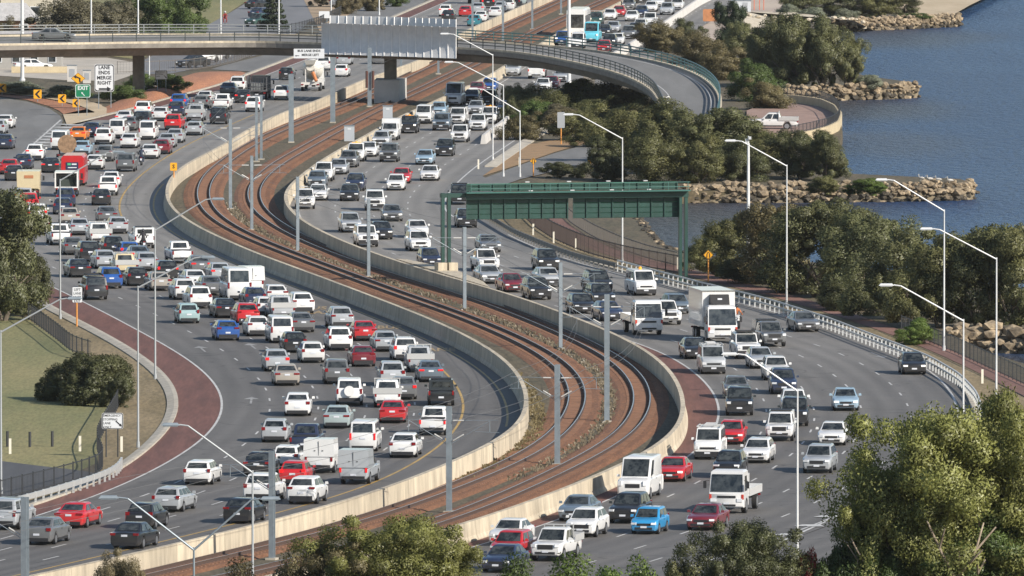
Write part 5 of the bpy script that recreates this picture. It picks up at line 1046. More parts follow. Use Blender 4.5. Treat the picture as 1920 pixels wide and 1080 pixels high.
def bus(name, L, W, H, frontglass=True):
    P = Proto(name, L); c = L / 2; b = MB(); sec = [(-c, .96, .35), (-c + .15, 1, .3), (c - .3, 1, .3), (c, .93, .38)]; n = 6; vs = []
    for y, k, z0 in sec: hw = W / 2 * k; vs += [(-hw, y, z0), (hw, y, z0), (hw, y, H * .55), (hw * .97, y, H - .22), (hw * .8, y, H), (-hw * .8, y, H)][:5] + [(-hw * .8, y, H)] + [(-hw * .97, y, H - .22), (-hw, y, H * .55)]
    n = 8; b.add(vs, [(i * n + j, i * n + (j + 1) % n, (i + 1) * n + (j + 1) % n, (i + 1) * n + j) for i in range(3) for j in range(n)] + [tuple(range(n - 1, -1, -1)), tuple(range(3 * n, 4 * n))])
    P.add('body', b.mesh('body', PAINTC, 35), paint=True)
    P.add('windscreen', bx((0, c + .01, H * .55), (W * .86, .04, H * .5), GLASS, 'windscreen'))
    for s in (1, -1):
        for y in np.linspace(c - 1.6, -c + 1.4, 6): P.add('side_window', bx((s * (W / 2 + .004), y, H * .62), (.03, (L - 2.4) / 6.3, H * .26), GLASS, 'side_window'))
        P.add('mirror', MB().box((s * (W / 2 + .2), c + .25, H * .62), (.16, .1, .45)).tube((s * W / 2, c, H * .8), (s * (W / 2 + .2), c + .25, H * .7), .025, n=5).mesh('mirror', TRIM))
        P.add('headlight', bx((s * W * .36, c + .01, .7), (.35, .05, .2), HEAD, 'headlight')); P.add('tail_light', bx((s * W * .42, -c - .02, 1.0), (.18, .06, .5), TAIL, 'tail_light'))
        ty, ri = wheel_mesh(.48, .3)
        for y in (c - 2.0, -c + 2.2): i = P.add('wheel', ty, (s * (W / 2 - .17), y, .48)); P.add('rim', ri, (0, 0, 0), i)
    P.add('rear_window', bx((0, -c - .01, H * .72), (W * .6, .03, H * .18), GLASS, 'rear_window')); P.add('number_plate', bx((0, c + .03, .5), (.37, .02, .11), PLATE, 'number_plate')); P.add('rear_bumper', bx((0, -c - .01, .5), (W * .9, .06, .25), TRIM, 'rear_bumper'))
    P.dims = dict(W=W); return P
PROT['BUS'] = bus('coach', 11.5, 2.5, 3.5)
rb = bus('delivery_truck', 7.0, 2.25, 2.95); rb.parts = [p if p[0] not in ('rear_window', 'side_window') else ('skip', None, (0, 0, 0), None, False) for p in rb.parts]
rb.add('poster', bx((-.02, -3.52, 1.95), (1.2, .03, .72), mat('poster_navy', (.02, .025, .07), .4), 'poster')); rb.add('poster_mark', bx((-.3, -3.54, 2.12), (.34, .02, .2), mat('poster_green', (.08, .4, .2), .4), 'poster_mark')); rb.add('poster_text', bx((.18, -3.54, 2.12), (.46, .02, .14), SIGNW, 'poster_text')); rb.add('poster_text', bx((0, -3.54, 1.8), (.85, .02, .09), SIGNW, 'poster_text')); rb.add('warning_panel', bx((0, -3.52, 1.32), (.9, .03, .2), mat('reflector_orange', (.6, .2, .03), .4), 'warning_panel'))
PROT['RB'] = rb
cd = Proto('cable_drum_trailer', 4.2); cd.dims = dict(W=1.9)
cd.add('frame', MB().box((0, 0, .6), (1.7, 3.6, .15)).box((0, 2.2, .55), (.12, 1.2, .12)).box((-.75, 0, 1.0), (.12, .3, .8)).box((.75, 0, 1.0), (.12, .3, .8)).mesh('frame', TRIM))
dr = MB().tube((0, -.45, 1.65), (0, -.38, 1.65), .92, n=22).tube((0, .38, 1.65), (0, .45, 1.65), .92, n=22).tube((0, -.38, 1.65), (0, .38, 1.65), .5, n=16); cd.add('cable_drum', dr.mesh('cable_drum', mat('drum_timber', (.27, .17, .10), .85, var=.3, scale=3), 40))
ty, ri = wheel_mesh(.34, .2)
for s in (1, -1):
    i = cd.add('wheel', ty, (s * .95, -.2, .34)); cd.add('rim', ri, (0, 0, 0), i)
    cd.add('tail_light', bx((s * .7, -1.84, .62), (.25, .06, .12), TAIL, 'tail_light'))
PROT['CD'] = cd
mc = Proto('motorcycle', 2.1); mc.dims = dict(W=.8); ty, ri = wheel_mesh(.31, .14)
for y in (.72, -.7): i = mc.add('wheel', ty, (0, y, .31)); mc.add('rim', ri, (0, 0, 0), i)
mc.add('frame', MB().box((0, .05, .55), (.3, .9, .4), taper=.8).box((0, .28, .88), (.32, .5, .22), taper=.7).box((0, -.35, .8), (.3, .7, .12)).tube((0, .72, .31), (0, .45, 1.0), .05, n=6).box((0, -.75, .72), (.26, .35, .14)).mesh('frame', PAINTC, 30), paint=True)
mc.add('handlebar', MB().tube((-.38, .38, 1.05), (.38, .38, 1.05), .025, n=6).tube((-.4, .42, 1.05), (-.4, .42, 1.25), .012, n=4).box((-.45, .42, 1.28), (.14, .03, .1)).box((.45, .42, 1.28), (.14, .03, .1)).mesh('handlebar', TRIM)); mc.add('tail_light', bx((0, -.95, .78), (.16, .06, .08), TAIL, 'tail_light')); mc.add('number_plate', bx((0, -.98, .6), (.2, .02, .2), PLATE, 'number_plate')); mc.add('headlight', bx((0, .62, .95), (.2, .1, .2), HEAD, 'headlight'))
PROT['M'] = mc

COLS = dict(w=(.70,.70,.69), s=(.36,.38,.40), g=(.13,.135,.14), k=(.016,.017,.019), r=(.48,.018,.022), n=(.02,.03,.065), b=(.022,.09,.32), lb=(.27,.38,.47), t=(.03,.2,.25), ch=(.34,.31,.27), mr=(.17,.016,.026), o=(.72,.2,.02), bg=(.12,.155,.19), cr=(.62,.52,.33), cy=(.12,.5,.62), gn=(.03,.07,.06), tl=(.30,.42,.43), sb=(.03,.27,.55), ps=(.35,.42,.42))
CN = dict(w='white', s='silver', g='dark grey', k='black', r='red', n='navy blue', b='blue', lb='pale blue', t='teal', ch='champagne', mr='maroon', o='orange', bg='blue-grey', cr='cream', cy='cyan', gn='dark green', tl='pale teal', sb='bright blue', ps='greenish silver')
TN = dict(Bp='tall panel van', S3='sedan', U3='SUV', H3='hatchback', S='sedan', S2='sedan', H='hatchback', H2='small hatchback', U='SUV', U2='four-wheel drive', W='station wagon', V='van', B='tall van', P='ute', C='canopy ute', T='tray ute', D='service-body ute', Us='four-wheel drive with spare wheel', Ur='four-wheel drive with roof rack', Ut='SUV with roof rails', Pb='ute with amber beacon', Ub='four-wheel drive with amber beacon', Vl='van with roof ladders', Vb='van with beacon', K='flatbed truck', X='refrigerated box truck', Q='truck with slatted cage', A='concrete mixer truck', O='open-backed box truck', Z='tipper truck', D2='small box truck', BUS='coach', RB='delivery truck with navy poster', CD='trailer carrying a wooden cable drum', M='motorcycle')
CAT = dict(Bp='van', S3='car', U3='car', H3='car', S='car', S2='car', H='car', H2='car', U='car', U2='car', W='car', V='van', B='van', P='ute', C='ute', T='ute', D='ute', Us='car', Ur='car', Ut='car', Pb='ute', Ub='car', Vl='van', Vb='van', K='truck', X='truck', Q='truck', A='truck', O='truck', Z='truck', D2='truck', BUS='bus', RB='truck', CD='trailer', M='motorcycle')
OBN = dict(Bp='tall_van', S3='sedan', U3='suv', H3='hatchback', S='sedan', S2='sedan', H='hatchback', H2='hatchback', U='suv', U2='four_wheel_drive', W='station_wagon', V='van', B='tall_van', Us='four_wheel_drive', Ur='four_wheel_drive', Ut='suv', Ub='four_wheel_drive', Pb='ute', P='ute', C='ute', T='ute', D='ute', Vl='van', Vb='van')
LEFT = """U2 s 8 993;S g 74 1021;S2 r 134 990;H k 266 991;S k 240 1029;W s 316 960;W w 372 909;H k 449 981;U w 487 941;U w 568 945;H r 551 910;H w 537 880;S k 484 893;D w 601 887;D s 666 908;P n 571 850;V w 681 847;S w 756 858;H s 515 829;S w 558 780;S2 ps 632 803;S2 r 736 793;P w 812 816;Us w 655 760;T w 726 764;S g 757 749;U s 735 724;C k 827 761;S2 bg 807 716;T s 788 698;Ut w 760 677;S2 s 724 659;H mr 680 687;S2 r 684 639;U w 637 657;U s 640 616;U g 632 720;H w 585 680;H k 552 661;S s 519 696;S2 ch 537 723;V w 528 643;S2 g 567 623;T s 530 600;U w 566 588;H w 518 569;H w 500 593;H w 484 630;U r 463 609;S2 k 424 596;H b 426 638;H2 tl 353 606;Ut w 374 578;U w 346 562;H n 477 575;B w 447 563;S g 397 554;D w 471 550;S w 366 542;S s 414 527;S2 g 376 513;P w 340 494;W k 313 523;S ch 300 545;Ur k 179 562;U b 207 541;H k 257 536;T cr 237 518;S2 k 149 520;S s 198 504;S s 276 508;S2 bg 262 494;H b 243 487;U k 168 491;U k 212 481;S g 138 478;T w 188 458;C w 270 466;P w 114 460;S2 s 150 441;H s 221 438;H2 w 77 439;S2 g 201 418;S ch 131 421;U w 70 418;W n 118 402;U n 123 388;U r 54 397;H s 45 383;Z cr 54 374;O w 125 369;RB r 137 349;S k 190 385;P w 202 367;S w 208 351;H w 177 318;U g 196 303;U2 g 236 322;S2 w 280 298;W mr 303 289;S2 k 95 324;S n 43 317;S r 17 327;S k 26 339;U w 65 301;V w 112 281;CD g 124 302;S2 o 146 264;S n 171 257;Ut w 194 271;V w 220 259;H lb 154 291;S w 242 278;H w 15 241;S n 14 280;S s 1 252;V w 276 262;S s 312 277;S2 s 327 268;W s 364 254;U r 325 244;U2 k 410 233;T s 365 228;U n 331 218;U b 335 205;W g 377 204;P w 415 207;S2 w 383 195;Us k 266 241;S w 300 227;Ut w 268 219;S2 w 232 233;S g 241 245;S2 bg 427 179;Ut w 445 171;S k 455 193;U w 475 210;Q g 482 187;U w 528 188;H k 537 150;A w 582 171;U w 607 132;H w 640 144;S s 645 122;S g 710 120;U w 835 31;S2 r 872 31;S s 896 25;U k 916 15;S2 w 928 32;S t 888 49;S w 901 41;U w 953 20;S s 938 23;H k 965 14;D2 w 890 7;H ps 975 9;S k 840 39"""
RIGHT = """S w 948 1023;U r 950 1051;S n 935 1073;T w 1028 1052;U w 1091 1007;S2 bg 1077 977;U k 1172 981;H2 sb 1211 1001;S2 mr 1317 994;Bp w 1190 936;S2 r 1258 903;K w 1366 962;U k 1364 896;Vl w 1327 861;W w 1418 868;H r 1370 833;U s 1533 887;S2 w 1560 835;C w 1461 827;U2 k 1489 799;S w 1488 774;U n 1469 739;U w 1456 713;U2 k 1386 779;H g 1381 747;S lb 1585 770;Vl s 1337 701;S k 1305 673;X w 1352 642;Ur w 1402 673;S s 1428 691;C g 1449 650;S2 g 1513 622;H k 1713 702;K w 1214 628;P w 1254 609;H bg 1273 588;Vb w 1209 554;U k 1131 574;Ut k 1126 549;H k 1094 588;H n 1145 602;U k 1028 507;S s 1031 538;U k 1012 562;S mr 963 548;S2 s 921 532;P w 915 509;S2 g 919 473;H2 n 808 500;U w 787 471;S w 784 446;U2 w 689 463;S k 717 449;U s 658 436;S2 g 736 415;U2 w 703 395;S k 655 377;U n 666 358;H w 742 357;H r 752 344;S2 w 805 339;S lb 796 309;U k 833 293;U2 g 729 304;U k 875 427;C k 862 384;P w 572 392;S w 596 376;S bg 594 351;P w 606 340;S s 634 327;U g 653 314;Pb w 666 303;S w 690 294;U s 714 276;D w 730 263;Ub k 766 250;V w 794 232;H lb 822 217;U2 bg 827 245;C w 857 234;U w 895 245;P w 861 267;S s 891 214;Pb w 917 232;Bp w 850 198;S k 883 193;S mr 893 179;H b 917 171;U k 915 198;H n 947 214;U s 961 142;D2 w 1006 148;S s 1052 154;S mr 1033 167;S w 1017 171;BUS w 1080 67;B cy 1109 79;P b 1054 85;V w 1083 91;S r 1132 98;U k 1142 88;H w 1157 84;U g 1178 73;S n 1190 64;S2 s 1149 61;S k 1132 67;S w 1200 57;P w 1218 49;S w 1143 37;S2 w 1184 40;H r 1160 31;S n 1202 31;H w 1220 22;U s 1250 28;U g 1178 19;S w 1232 13;U w 1269 19;S k 1202 6;T gn 1117 48;S g 1251 4"""
VEH = []
for side, tab in (('L', LEFT), ('R', RIGHT)):
    for row in tab.split(';'):
        t, c, x, y = row.split(); hv = int(float(x) * 7 + float(y) * 3) % 5; t = {'S': ('S', 'S3'), 'U': ('U', 'U3'), 'H': ('H', 'H3')}.get(t, (t, t))[hv in (1, 3)]; VEH.append([side, t, c, float(x), float(y), None])
VEH += [['L', 'M', 'k', 269, 470, None], ['L', 'M', 'n', 265, 310, None], ['R', 'M', 'w', 1383, 616, None]]
# ---- labels: colour and kind, then whatever near it tells it apart
LAND = [(830,430,'the gantry leg'),(1080,400,'the green gantry'),(250,380,'the yellow line of the left bend'),(120,180,'the exit ramp'),(300,180,'the mulch mound'),(600,120,'the flyover'),(900,60,'the curved screens'),(1150,60,'the flyover bend'),(700,230,'the trackside cabinets'),(640,340,'the inbound left bend'),(60,420,'the dark left-edge tree'),(300,520,'the tall outbound queue'),(560,600,'the middle of the outbound lanes'),(760,700,'the outbound right bend'),(600,880,'the near outbound barrier'),(150,980,'the bottom left corner'),(1000,1020,'the bottom bushes'),(1250,930,'the near inbound barrier'),(1420,760,'the inbound red shoulder'),(1620,740,'the white safety rail'),(1200,570,'the narrow part of the inbound lanes'),(930,500,'the gantry plinth'),(900,230,'the three lamp posts'),(960,20,'the top of the photo'),(1220,20,'the top of the inbound lanes')]
def base_of(v): return CN[v[2]] + ' ' + TN[v[1]]
cnt = {}
for v in VEH: cnt[base_of(v)] = cnt.get(base_of(v), 0) + 1
def rel(a, b):
    dx, dy = a[3] - b[3], (a[4] - b[4]); 
    if abs(dx) > 1.2 * abs(dy): return 'right of' if dx > 0 else 'left of'
    return 'below' if dy > 0 else 'above'
def near_ok(a, b): return math.hypot(a[3] - b[3], a[4] - b[4]) < 3.6 * ppm((a[4] + b[4]) / 2)
WAY = dict(L='outbound', R='inbound')
used = set()
for v in VEH:
    bs = base_of(v); same = [u for u in VEH if base_of(u) == bs and u is not v]; lab = None
    if not same: lab = f'{bs} on the {WAY[v[0]]} lanes'
    if not lab:
        nb = sorted([u for u in VEH if u is not v and near_ok(u, v) and base_of(u) != bs], key=lambda u: (cnt[base_of(u)] > 3, math.hypot(u[3] - v[3], u[4] - v[4])))
        for u in nb:
            r_ = rel(v, u)
            clash = any(near_ok(q, w) and rel(q, w) == r_ for q in same for w in VEH if base_of(w) == base_of(u))
            if not clash: lab = f'{bs} just {r_} the {base_of(u)}'; break
        if not lab:
            for i in range(len(nb)):
                for j in range(i + 1, len(nb)):
                    r1, r2 = rel(v, nb[i]), rel(v, nb[j])
                    if r1 != r2 and not any(any(near_ok(q, w) and rel(q, w) == r1 and base_of(w) == base_of(nb[i]) for w in VEH) and any(near_ok(q, w) and rel(q, w) == r2 and base_of(w) == base_of(nb[j]) for w in VEH) for q in same):
                        s_ = f'{bs} {r1} the {base_of(nb[i])} and {r2} the {base_of(nb[j])}'
                        if len(s_.split()) <= 16: lab = s_; break
                if lab: break
    if not lab or lab in used or len(lab.split()) > 16:
        lm = sorted(LAND, key=lambda q: math.hypot(q[0] - v[3], q[1] - v[4]))
        for q in lm[:6]:
            L_ = f'{bs} on the {WAY[v[0]]} lanes nearest to {q[2]}'
            o_ = min(same + [v], key=lambda u: math.hypot(q[0] - u[3], q[1] - u[4]))
            if o_ is v and L_ not in used: lab = L_; break
        else:
            u = min([u for u in VEH if u is not v], key=lambda u: math.hypot(u[3] - v[3], u[4] - v[4])); lab = f'{bs} {rel(v, u)} the {base_of(u)} near {lm[0][2]}'
            k = 1
            while lab in used: lab = f'{bs} {rel(v, u)} the {base_of(u)} near {lm[k][2]}'; k += 1
    if len(lab.split()) < 4: lab += ' on the freeway'
    used.add(lab); v[5] = lab
LMID, RMID = mix(W, Y1, 0.5), WL
DETAIL_FAR = {'mirror', 'rim', 'grille', 'rear_bumper', 'latch', 'door_seam'}
def place(v, pos=None, yaw=None, name=None, cat=None, group=None):
    side, t, c, x, y, lab = v; P = PROT[t]; p = G(x, y) if pos is None else pos
    if yaw is None:
        tn = LMID.tan(p.y) if side == 'L' else RMID.tan(p.y)
        if side == 'L' and x < 60 and 235 < y < 290: tn = Vector((-.18, 1, 0)).normalized()
        ctr = p + tn * (P.L / 2 - 0.75); tn2 = LMID.tan(ctr.y) if side == 'L' else RMID.tan(ctr.y)
        yaw = math.atan2(tn2.y, tn2.x) - math.pi / 2 + (0 if side == 'L' else math.pi) + random.uniform(-.012, .012)
    else: ctr = p
    root = thing(name or OBN.get(t, P.name), lab, cat or CAT[t], (ctr.x, ctr.y, ctr.z if pos is not None else 0.012), yaw, group or f'vehicles on the {WAY[side]} lanes')
    brake = side == 'L' and random.random() < 0.16; lit = side == 'R' and random.random() < 0.15; kids = []
    far = y < 150; cf = random.uniform(.9, 1.06); col = [min(1, q * cf) for q in COLS[c]]
    for nm, me, loc, par, pt in P.parts:
        on = nm.endswith('_on')
        if nm == 'skip': kids.append(None); continue
        if nm.startswith('tail_light') and P.name not in ('motorcycle',) and any(q[0] == 'tail_light_on' for q in P.parts) and (on != brake): kids.append(None); continue
        if nm.startswith('headlight') and any(q[0] == 'headlight_on' for q in P.parts) and (on != lit): kids.append(None); continue
        if far and nm in DETAIL_FAR: kids.append(None); continue
        o = put(nm.replace('_on', ''), me, root if par is None else kids[par], loc, color=col if pt else None); kids.append(o)
    return root
for v in VEH: place(v)
# ------------------------------------------------------------------ vegetation
def leaf_mat():
    m = bpy.data.materials.new('foliage'); m.use_nodes = True; nt = m.node_tree; N, Lk = nt.nodes.new, nt.links.new
    nt.nodes.remove(nt.nodes['Principled BSDF']); out = nt.nodes['Material Output']
    oi = N('ShaderNodeObjectInfo'); geo = N('ShaderNodeNewGeometry'); nz = N('ShaderNodeTexNoise'); nz.inputs['Scale'].default_value = 0.7; nz.inputs['Detail'].default_value = 3; Lk(geo.outputs['Position'], nz.inputs['Vector'])
    mr = N('ShaderNodeMapRange'); mr.inputs[1].default_value = .3; mr.inputs[2].default_value = .7; mr.inputs[3].default_value = .72; mr.inputs[4].default_value = 1.3; Lk(nz.outputs['Fac'], mr.inputs[0])
    m2 = N('ShaderNodeMapRange'); m2.inputs[3].default_value = .82; m2.inputs[4].default_value = 1.18; Lk(geo.outputs['Random Per Island'], m2.inputs[0])
    mu = N('ShaderNodeMath'); mu.operation = 'MULTIPLY'; Lk(mr.outputs[0], mu.inputs[0]); Lk(m2.outputs[0], mu.inputs[1])
    mx = N('ShaderNodeMix'); mx.data_type = 'RGBA'; mx.blend_type = 'MULTIPLY'; mx.inputs['Factor'].default_value = 1; Lk(oi.outputs['Color'], mx.inputs['A']); Lk(mu.outputs[0], mx.inputs['B'])
    # some leaves browner
    n3 = N('ShaderNodeTexNoise'); n3.inputs['Scale'].default_value = 0.35; Lk(geo.outputs['Position'], n3.inputs['Vector'])
    r3 = N('ShaderNodeMapRange'); r3.inputs[1].default_value = .52; r3.inputs[2].default_value = .7; r3.inputs[3].default_value = 0; r3.inputs[4].default_value = .15; Lk(n3.outputs['Fac'], r3.inputs[0])
    m3 = N('ShaderNodeMix'); m3.data_type = 'RGBA'; m3.inputs['B'].default_value = (.15, .11, .05, 1); Lk(r3.outputs[0], m3.inputs['Factor']); Lk(mx.outputs['Result'], m3.inputs['A'])
    d = N('ShaderNodeBsdfDiffuse'); t = N('ShaderNodeBsdfTranslucent'); g = N('ShaderNodeBsdfGlossy'); g.inputs['Roughness'].default_value = .45; g.inputs['Color'].default_value = (.5, .5, .5, 1)
    Lk(m3.outputs['Result'], d.inputs['Color']); Lk(m3.outputs['Result'], t.inputs['Color'])
    a = N('ShaderNodeMixShader'); a.inputs['Fac'].default_value = .42; Lk(d.outputs[0], a.inputs[1]); Lk(t.outputs[0], a.inputs[2])
    b = N('ShaderNodeMixShader'); b.inputs['Fac'].default_value = .05; Lk(a.outputs[0], b.inputs[1]); Lk(g.outputs[0], b.inputs[2]); Lk(b.outputs[0], out.inputs['Surface'])
    return m
LEAF = leaf_mat(); BARK = mat('bark', (.13, .105, .08), .9, var=.3, scale=2); BARKP = mat('pale_bark', (.42, .35, .27), .85, col2=(.2, .15, .11), scale=1.5)
def crown(name, seed, lobes, nclump, nleaf, leaf, spread, flat=1.0, droop=0.0):
    """leaf clumps through a volume made of lobes; unit crown: radius 1, height 0..2"""
    rng = np.random.default_rng(seed); lob = np.array(lobes, float); vol = (lob[:, 3] * lob[:, 4] * lob[:, 5]) ** .67; idx = rng.choice(len(lob), nclump, p=vol / vol.sum())
    v = rng.normal(size=(nclump, 3)); v /= np.linalg.norm(v, axis=1)[:, None]; rad = rng.uniform(0.45, 1, nclump) ** .5
    c = lob[idx, :3] + v * lob[idx, 3:6] * rad[:, None]
    c = c[c[:, 2] > 0.05]; n = len(c) * nleaf
    cs = spread * rng.uniform(.55, 1.5, len(c)); dr = rng.normal(size=(n, 3)); dr /= np.linalg.norm(dr, axis=1)[:, None]
    an = np.repeat(np.stack([rng.uniform(.8, 1.25, len(c)), rng.uniform(.8, 1.25, len(c)), rng.uniform(.65, 1.0, len(c))], 1), nleaf, 0)
    p = np.repeat(c, nleaf, 0) + dr * an * (np.repeat(cs, nleaf) * (rng.random(n) ** .45 * 1.0 + np.abs(rng.normal(size=n)) * .13))[:, None] * np.array([1, 1, flat])
    p[:, 2] -= droop * rng.random(n) ** 2; raw = p.copy()
    u = rng.normal(size=(n, 3)); u /= np.linalg.norm(u, axis=1)[:, None]; w = rng.normal(size=(n, 3)); w -= (w * u).sum(1)[:, None] * u; w /= np.linalg.norm(w, axis=1)[:, None]
    rr_ = np.hypot(p[:, 0], p[:, 1]); p[:, :2] /= np.percentile(rr_, 98); p[:, 2] -= np.percentile(p[:, 2], 1); p[:, 2] *= 1.92 / np.percentile(p[:, 2], 99.3)
    s = leaf * rng.uniform(.6, 1.4, n)[:, None]; q = np.stack([p - u * s, p + w * s * .42, p + u * s, p - w * s * .42], 1).reshape(-1, 3)
    q[:, 2] = np.maximum(q[:, 2], 0.0)
    cc = np.repeat(c, nleaf, 0); o1 = np.repeat(v[:0] if False else (c - np.array([0, 0, .55])), nleaf, 0); o1 /= np.linalg.norm(o1, axis=1)[:, None] + 1e-6
    loc = rng.normal(size=(n, 3)) * .22; off = np.zeros((n, 3)); off[:] = raw - cc; off /= np.linalg.norm(off, axis=1)[:, None] + 1e-6
    nn = o1 * .4 + off * .9 + loc + np.array([0, 0, .12]); nn /= np.linalg.norm(nn, axis=1)[:, None]
    gn = np.cross(u, w); flip = (gn * nn).sum(1) < 0; w[flip] *= -1
    q = np.stack([p - u * s, p + w * s * .42, p + u * s, p - w * s * .42], 1)[:, ::-1].reshape(-1, 3); q[:, 2] = np.maximum(q[:, 2], 0.0)
    e1 = q.reshape(-1, 4, 3)[:, 1] - q.reshape(-1, 4, 3)[:, 0]; e2 = q.reshape(-1, 4, 3)[:, 3] - q.reshape(-1, 4, 3)[:, 0]; bad = (np.cross(e1, e2) * nn).sum(1) < 0
    q4 = q.reshape(-1, 4, 3); q4[bad] = q4[bad][:, ::-1]; q = q4.reshape(-1, 3)
    me = bpy.data.meshes.new(name); me.vertices.add(4 * n); me.vertices.foreach_set('co', q.astype(np.float32).ravel()); me.loops.add(4 * n); me.loops.foreach_set('vertex_index', np.arange(4 * n, dtype=np.int32)); me.polygons.add(n); me.polygons.foreach_set('loop_start', np.arange(0, 4 * n, 4, dtype=np.int32)); me.polygons.foreach_set('loop_total', np.full(n, 4, dtype=np.int32)); me.materials.append(LEAF); me.update(calc_edges=True)
    me.polygons.foreach_set('use_smooth', [True] * n); me.normals_split_custom_set_from_vertices(np.repeat(nn, 4, 0).tolist())
    return me
def lobes_tree(rng, n=11, r=.46, z0=.35, z1=1.6):
    L = [(0, 0, 1.0, .62, .62, .75)]
    for i in range(n):
        a = rng.uniform(0, 6.28); q = rng.uniform(.3, .68); s = rng.uniform(.6, 1.0) * r; L.append((q * math.cos(a), q * math.sin(a), rng.uniform(z0, z1), s, s, s * rng.uniform(.7, 1.0)))
    return L
def lobes_bush(rng, n=7):
    L = []
    for i in range(n):
        a = rng.uniform(0, 6.28); q = rng.uniform(0, .6); s = rng.uniform(.35, .55); L.append((q * math.cos(a), q * math.sin(a), rng.uniform(.3, 1.35 - q * .7), s, s, s * 1.1))
    return L
CR = {'tree': [], 'bush': [], 'low': [], 'fine': []}
for i in range(4):
    rg = random.Random(40 + i); CR['tree'].append(crown('crown', 10 + i, lobes_tree(rg), 85, 620, .028, .17))
for i in range(4):
    rg = random.Random(60 + i); CR['bush'].append(crown('crown', 20 + i, lobes_bush(rg), 75, 640, .03, .19))
for i in range(2): rg = random.Random(70 + i); CR['low'].append(crown('crown', 30 + i, lobes_bush(rg, 9), 55, 440, .04, .2))
for i in range(3): rg = random.Random(80 + i); CR['fine'].append(crown('crown', 50 + i, lobes_tree(rg, 15, .40, .3, 1.65), 170, 820, .0165, .125, droop=.06))
pl = [(0, 0, .12 + .2 * k, (.95 - .1 * k), (.95 - .1 * k), .05) for k in range(9)]; CR['pine'] = [crown('crown', 90, pl, 420, 20, .07, .09, .6)]
TR = {}
def trunk_mesh(kind):
    rg = random.Random(hash(kind) % 99 if False else {'thin': 3, 'multi': 5, 'pine': 8, 'euc': 11}[kind]); b = MB()
    if kind == 'pine': b.tube((0, 0, 0), (0, 0, 2.0), .05, .01, n=7); return b.mesh('trunk', BARK, 40)
    def limb(p, d, L, r, lev):
        q = p + d * L; b.tube(p, q, r, r * .62, n=6, caps=False)
        if lev > 0:
            for k in range(2 + (lev > 1)):
                e = (d + Vector((rg.uniform(-.8, .8), rg.uniform(-.8, .8), rg.uniform(.0, .5)))).normalized(); limb(q, e, L * rg.uniform(.6, .85), r * .62, lev - 1)
    if kind == 'multi':
        for k in range(4): a = k * 1.6 + .3; limb(Vector((.06 * math.cos(a), .06 * math.sin(a), 0)), Vector((.4 * math.cos(a), .4 * math.sin(a), 1)).normalized(), .5, .045, 2)
    elif kind == 'euc':
        for k in range(3): a = k * 2.1 + .5; limb(Vector((.05 * math.cos(a), .05 * math.sin(a), 0)), Vector((.32 * math.cos(a), .32 * math.sin(a), 1)).normalized(), .62, .05, 3)
    else: limb(Vector((0, 0, 0)), Vector((.05, .03, 1)).normalized(), .7, .065, 2)
    return b.mesh('trunk', BARKP if kind == 'euc' else BARK, 40)
for k in ('thin', 'multi', 'pine', 'euc'): TR[k] = trunk_mesh(k)
TINT = dict(olive=(.2,.202,.084), dark=(.155,.165,.074), green=(.12,.172,.05), brown=(.21,.18,.088), dry=(.28,.235,.13), bright=(.16,.23,.055), euc=(.265,.275,.085), grey=(.175,.16,.1), pale=(.3,.33,.24), bush=(.112,.122,.056), pine=(.052,.075,.036), red=(.36,.05,.04))
def plant(label, x, yb, wpx, yt, tint, kind='bush', trunk=None, name=None, group=None, depth=1.0, z=-.08, cat=None):
    p = G(x, yb, z if z > 0 else 0); k = F_PX / p.y; r = wpx / k / 2; h = (yb - yt) / k; pool = CR[kind]; me = pool[random.randrange(len(pool))]
    istree = kind in ('tree', 'fine', 'pine'); root = thing(name or ('tree' if istree else 'shrub'), label, cat or ('tree' if istree else 'shrub'), (p.x, p.y, z), 0, group)
    lift = 0.05 * h if istree else 0.0; jit = [random.uniform(.85, 1.15) for _ in range(3)]; col = tuple(c * jit[0] * (1 + .1 * (j - 1) * (jit[1] - 1)) for j, c in enumerate(TINT[tint]))
    o = put('crown', me, root, (0, 0, lift), random.uniform(0, 6.28), color=col, scale=(r * 1.08, r * 1.08 * depth, (h - lift) / 1.92))
    tk = trunk or {'tree': 'multi', 'fine': 'euc', 'pine': 'pine', 'bush': 'multi', 'low': 'multi'}[kind]
    ts = min(max(r, h * .3), h * .5); put('trunk', TR[tk], root, (0, 0, 0), random.uniform(0, 6.28), scale=(ts, ts, h / 2.7 if istree else h / 2.9))
    return root
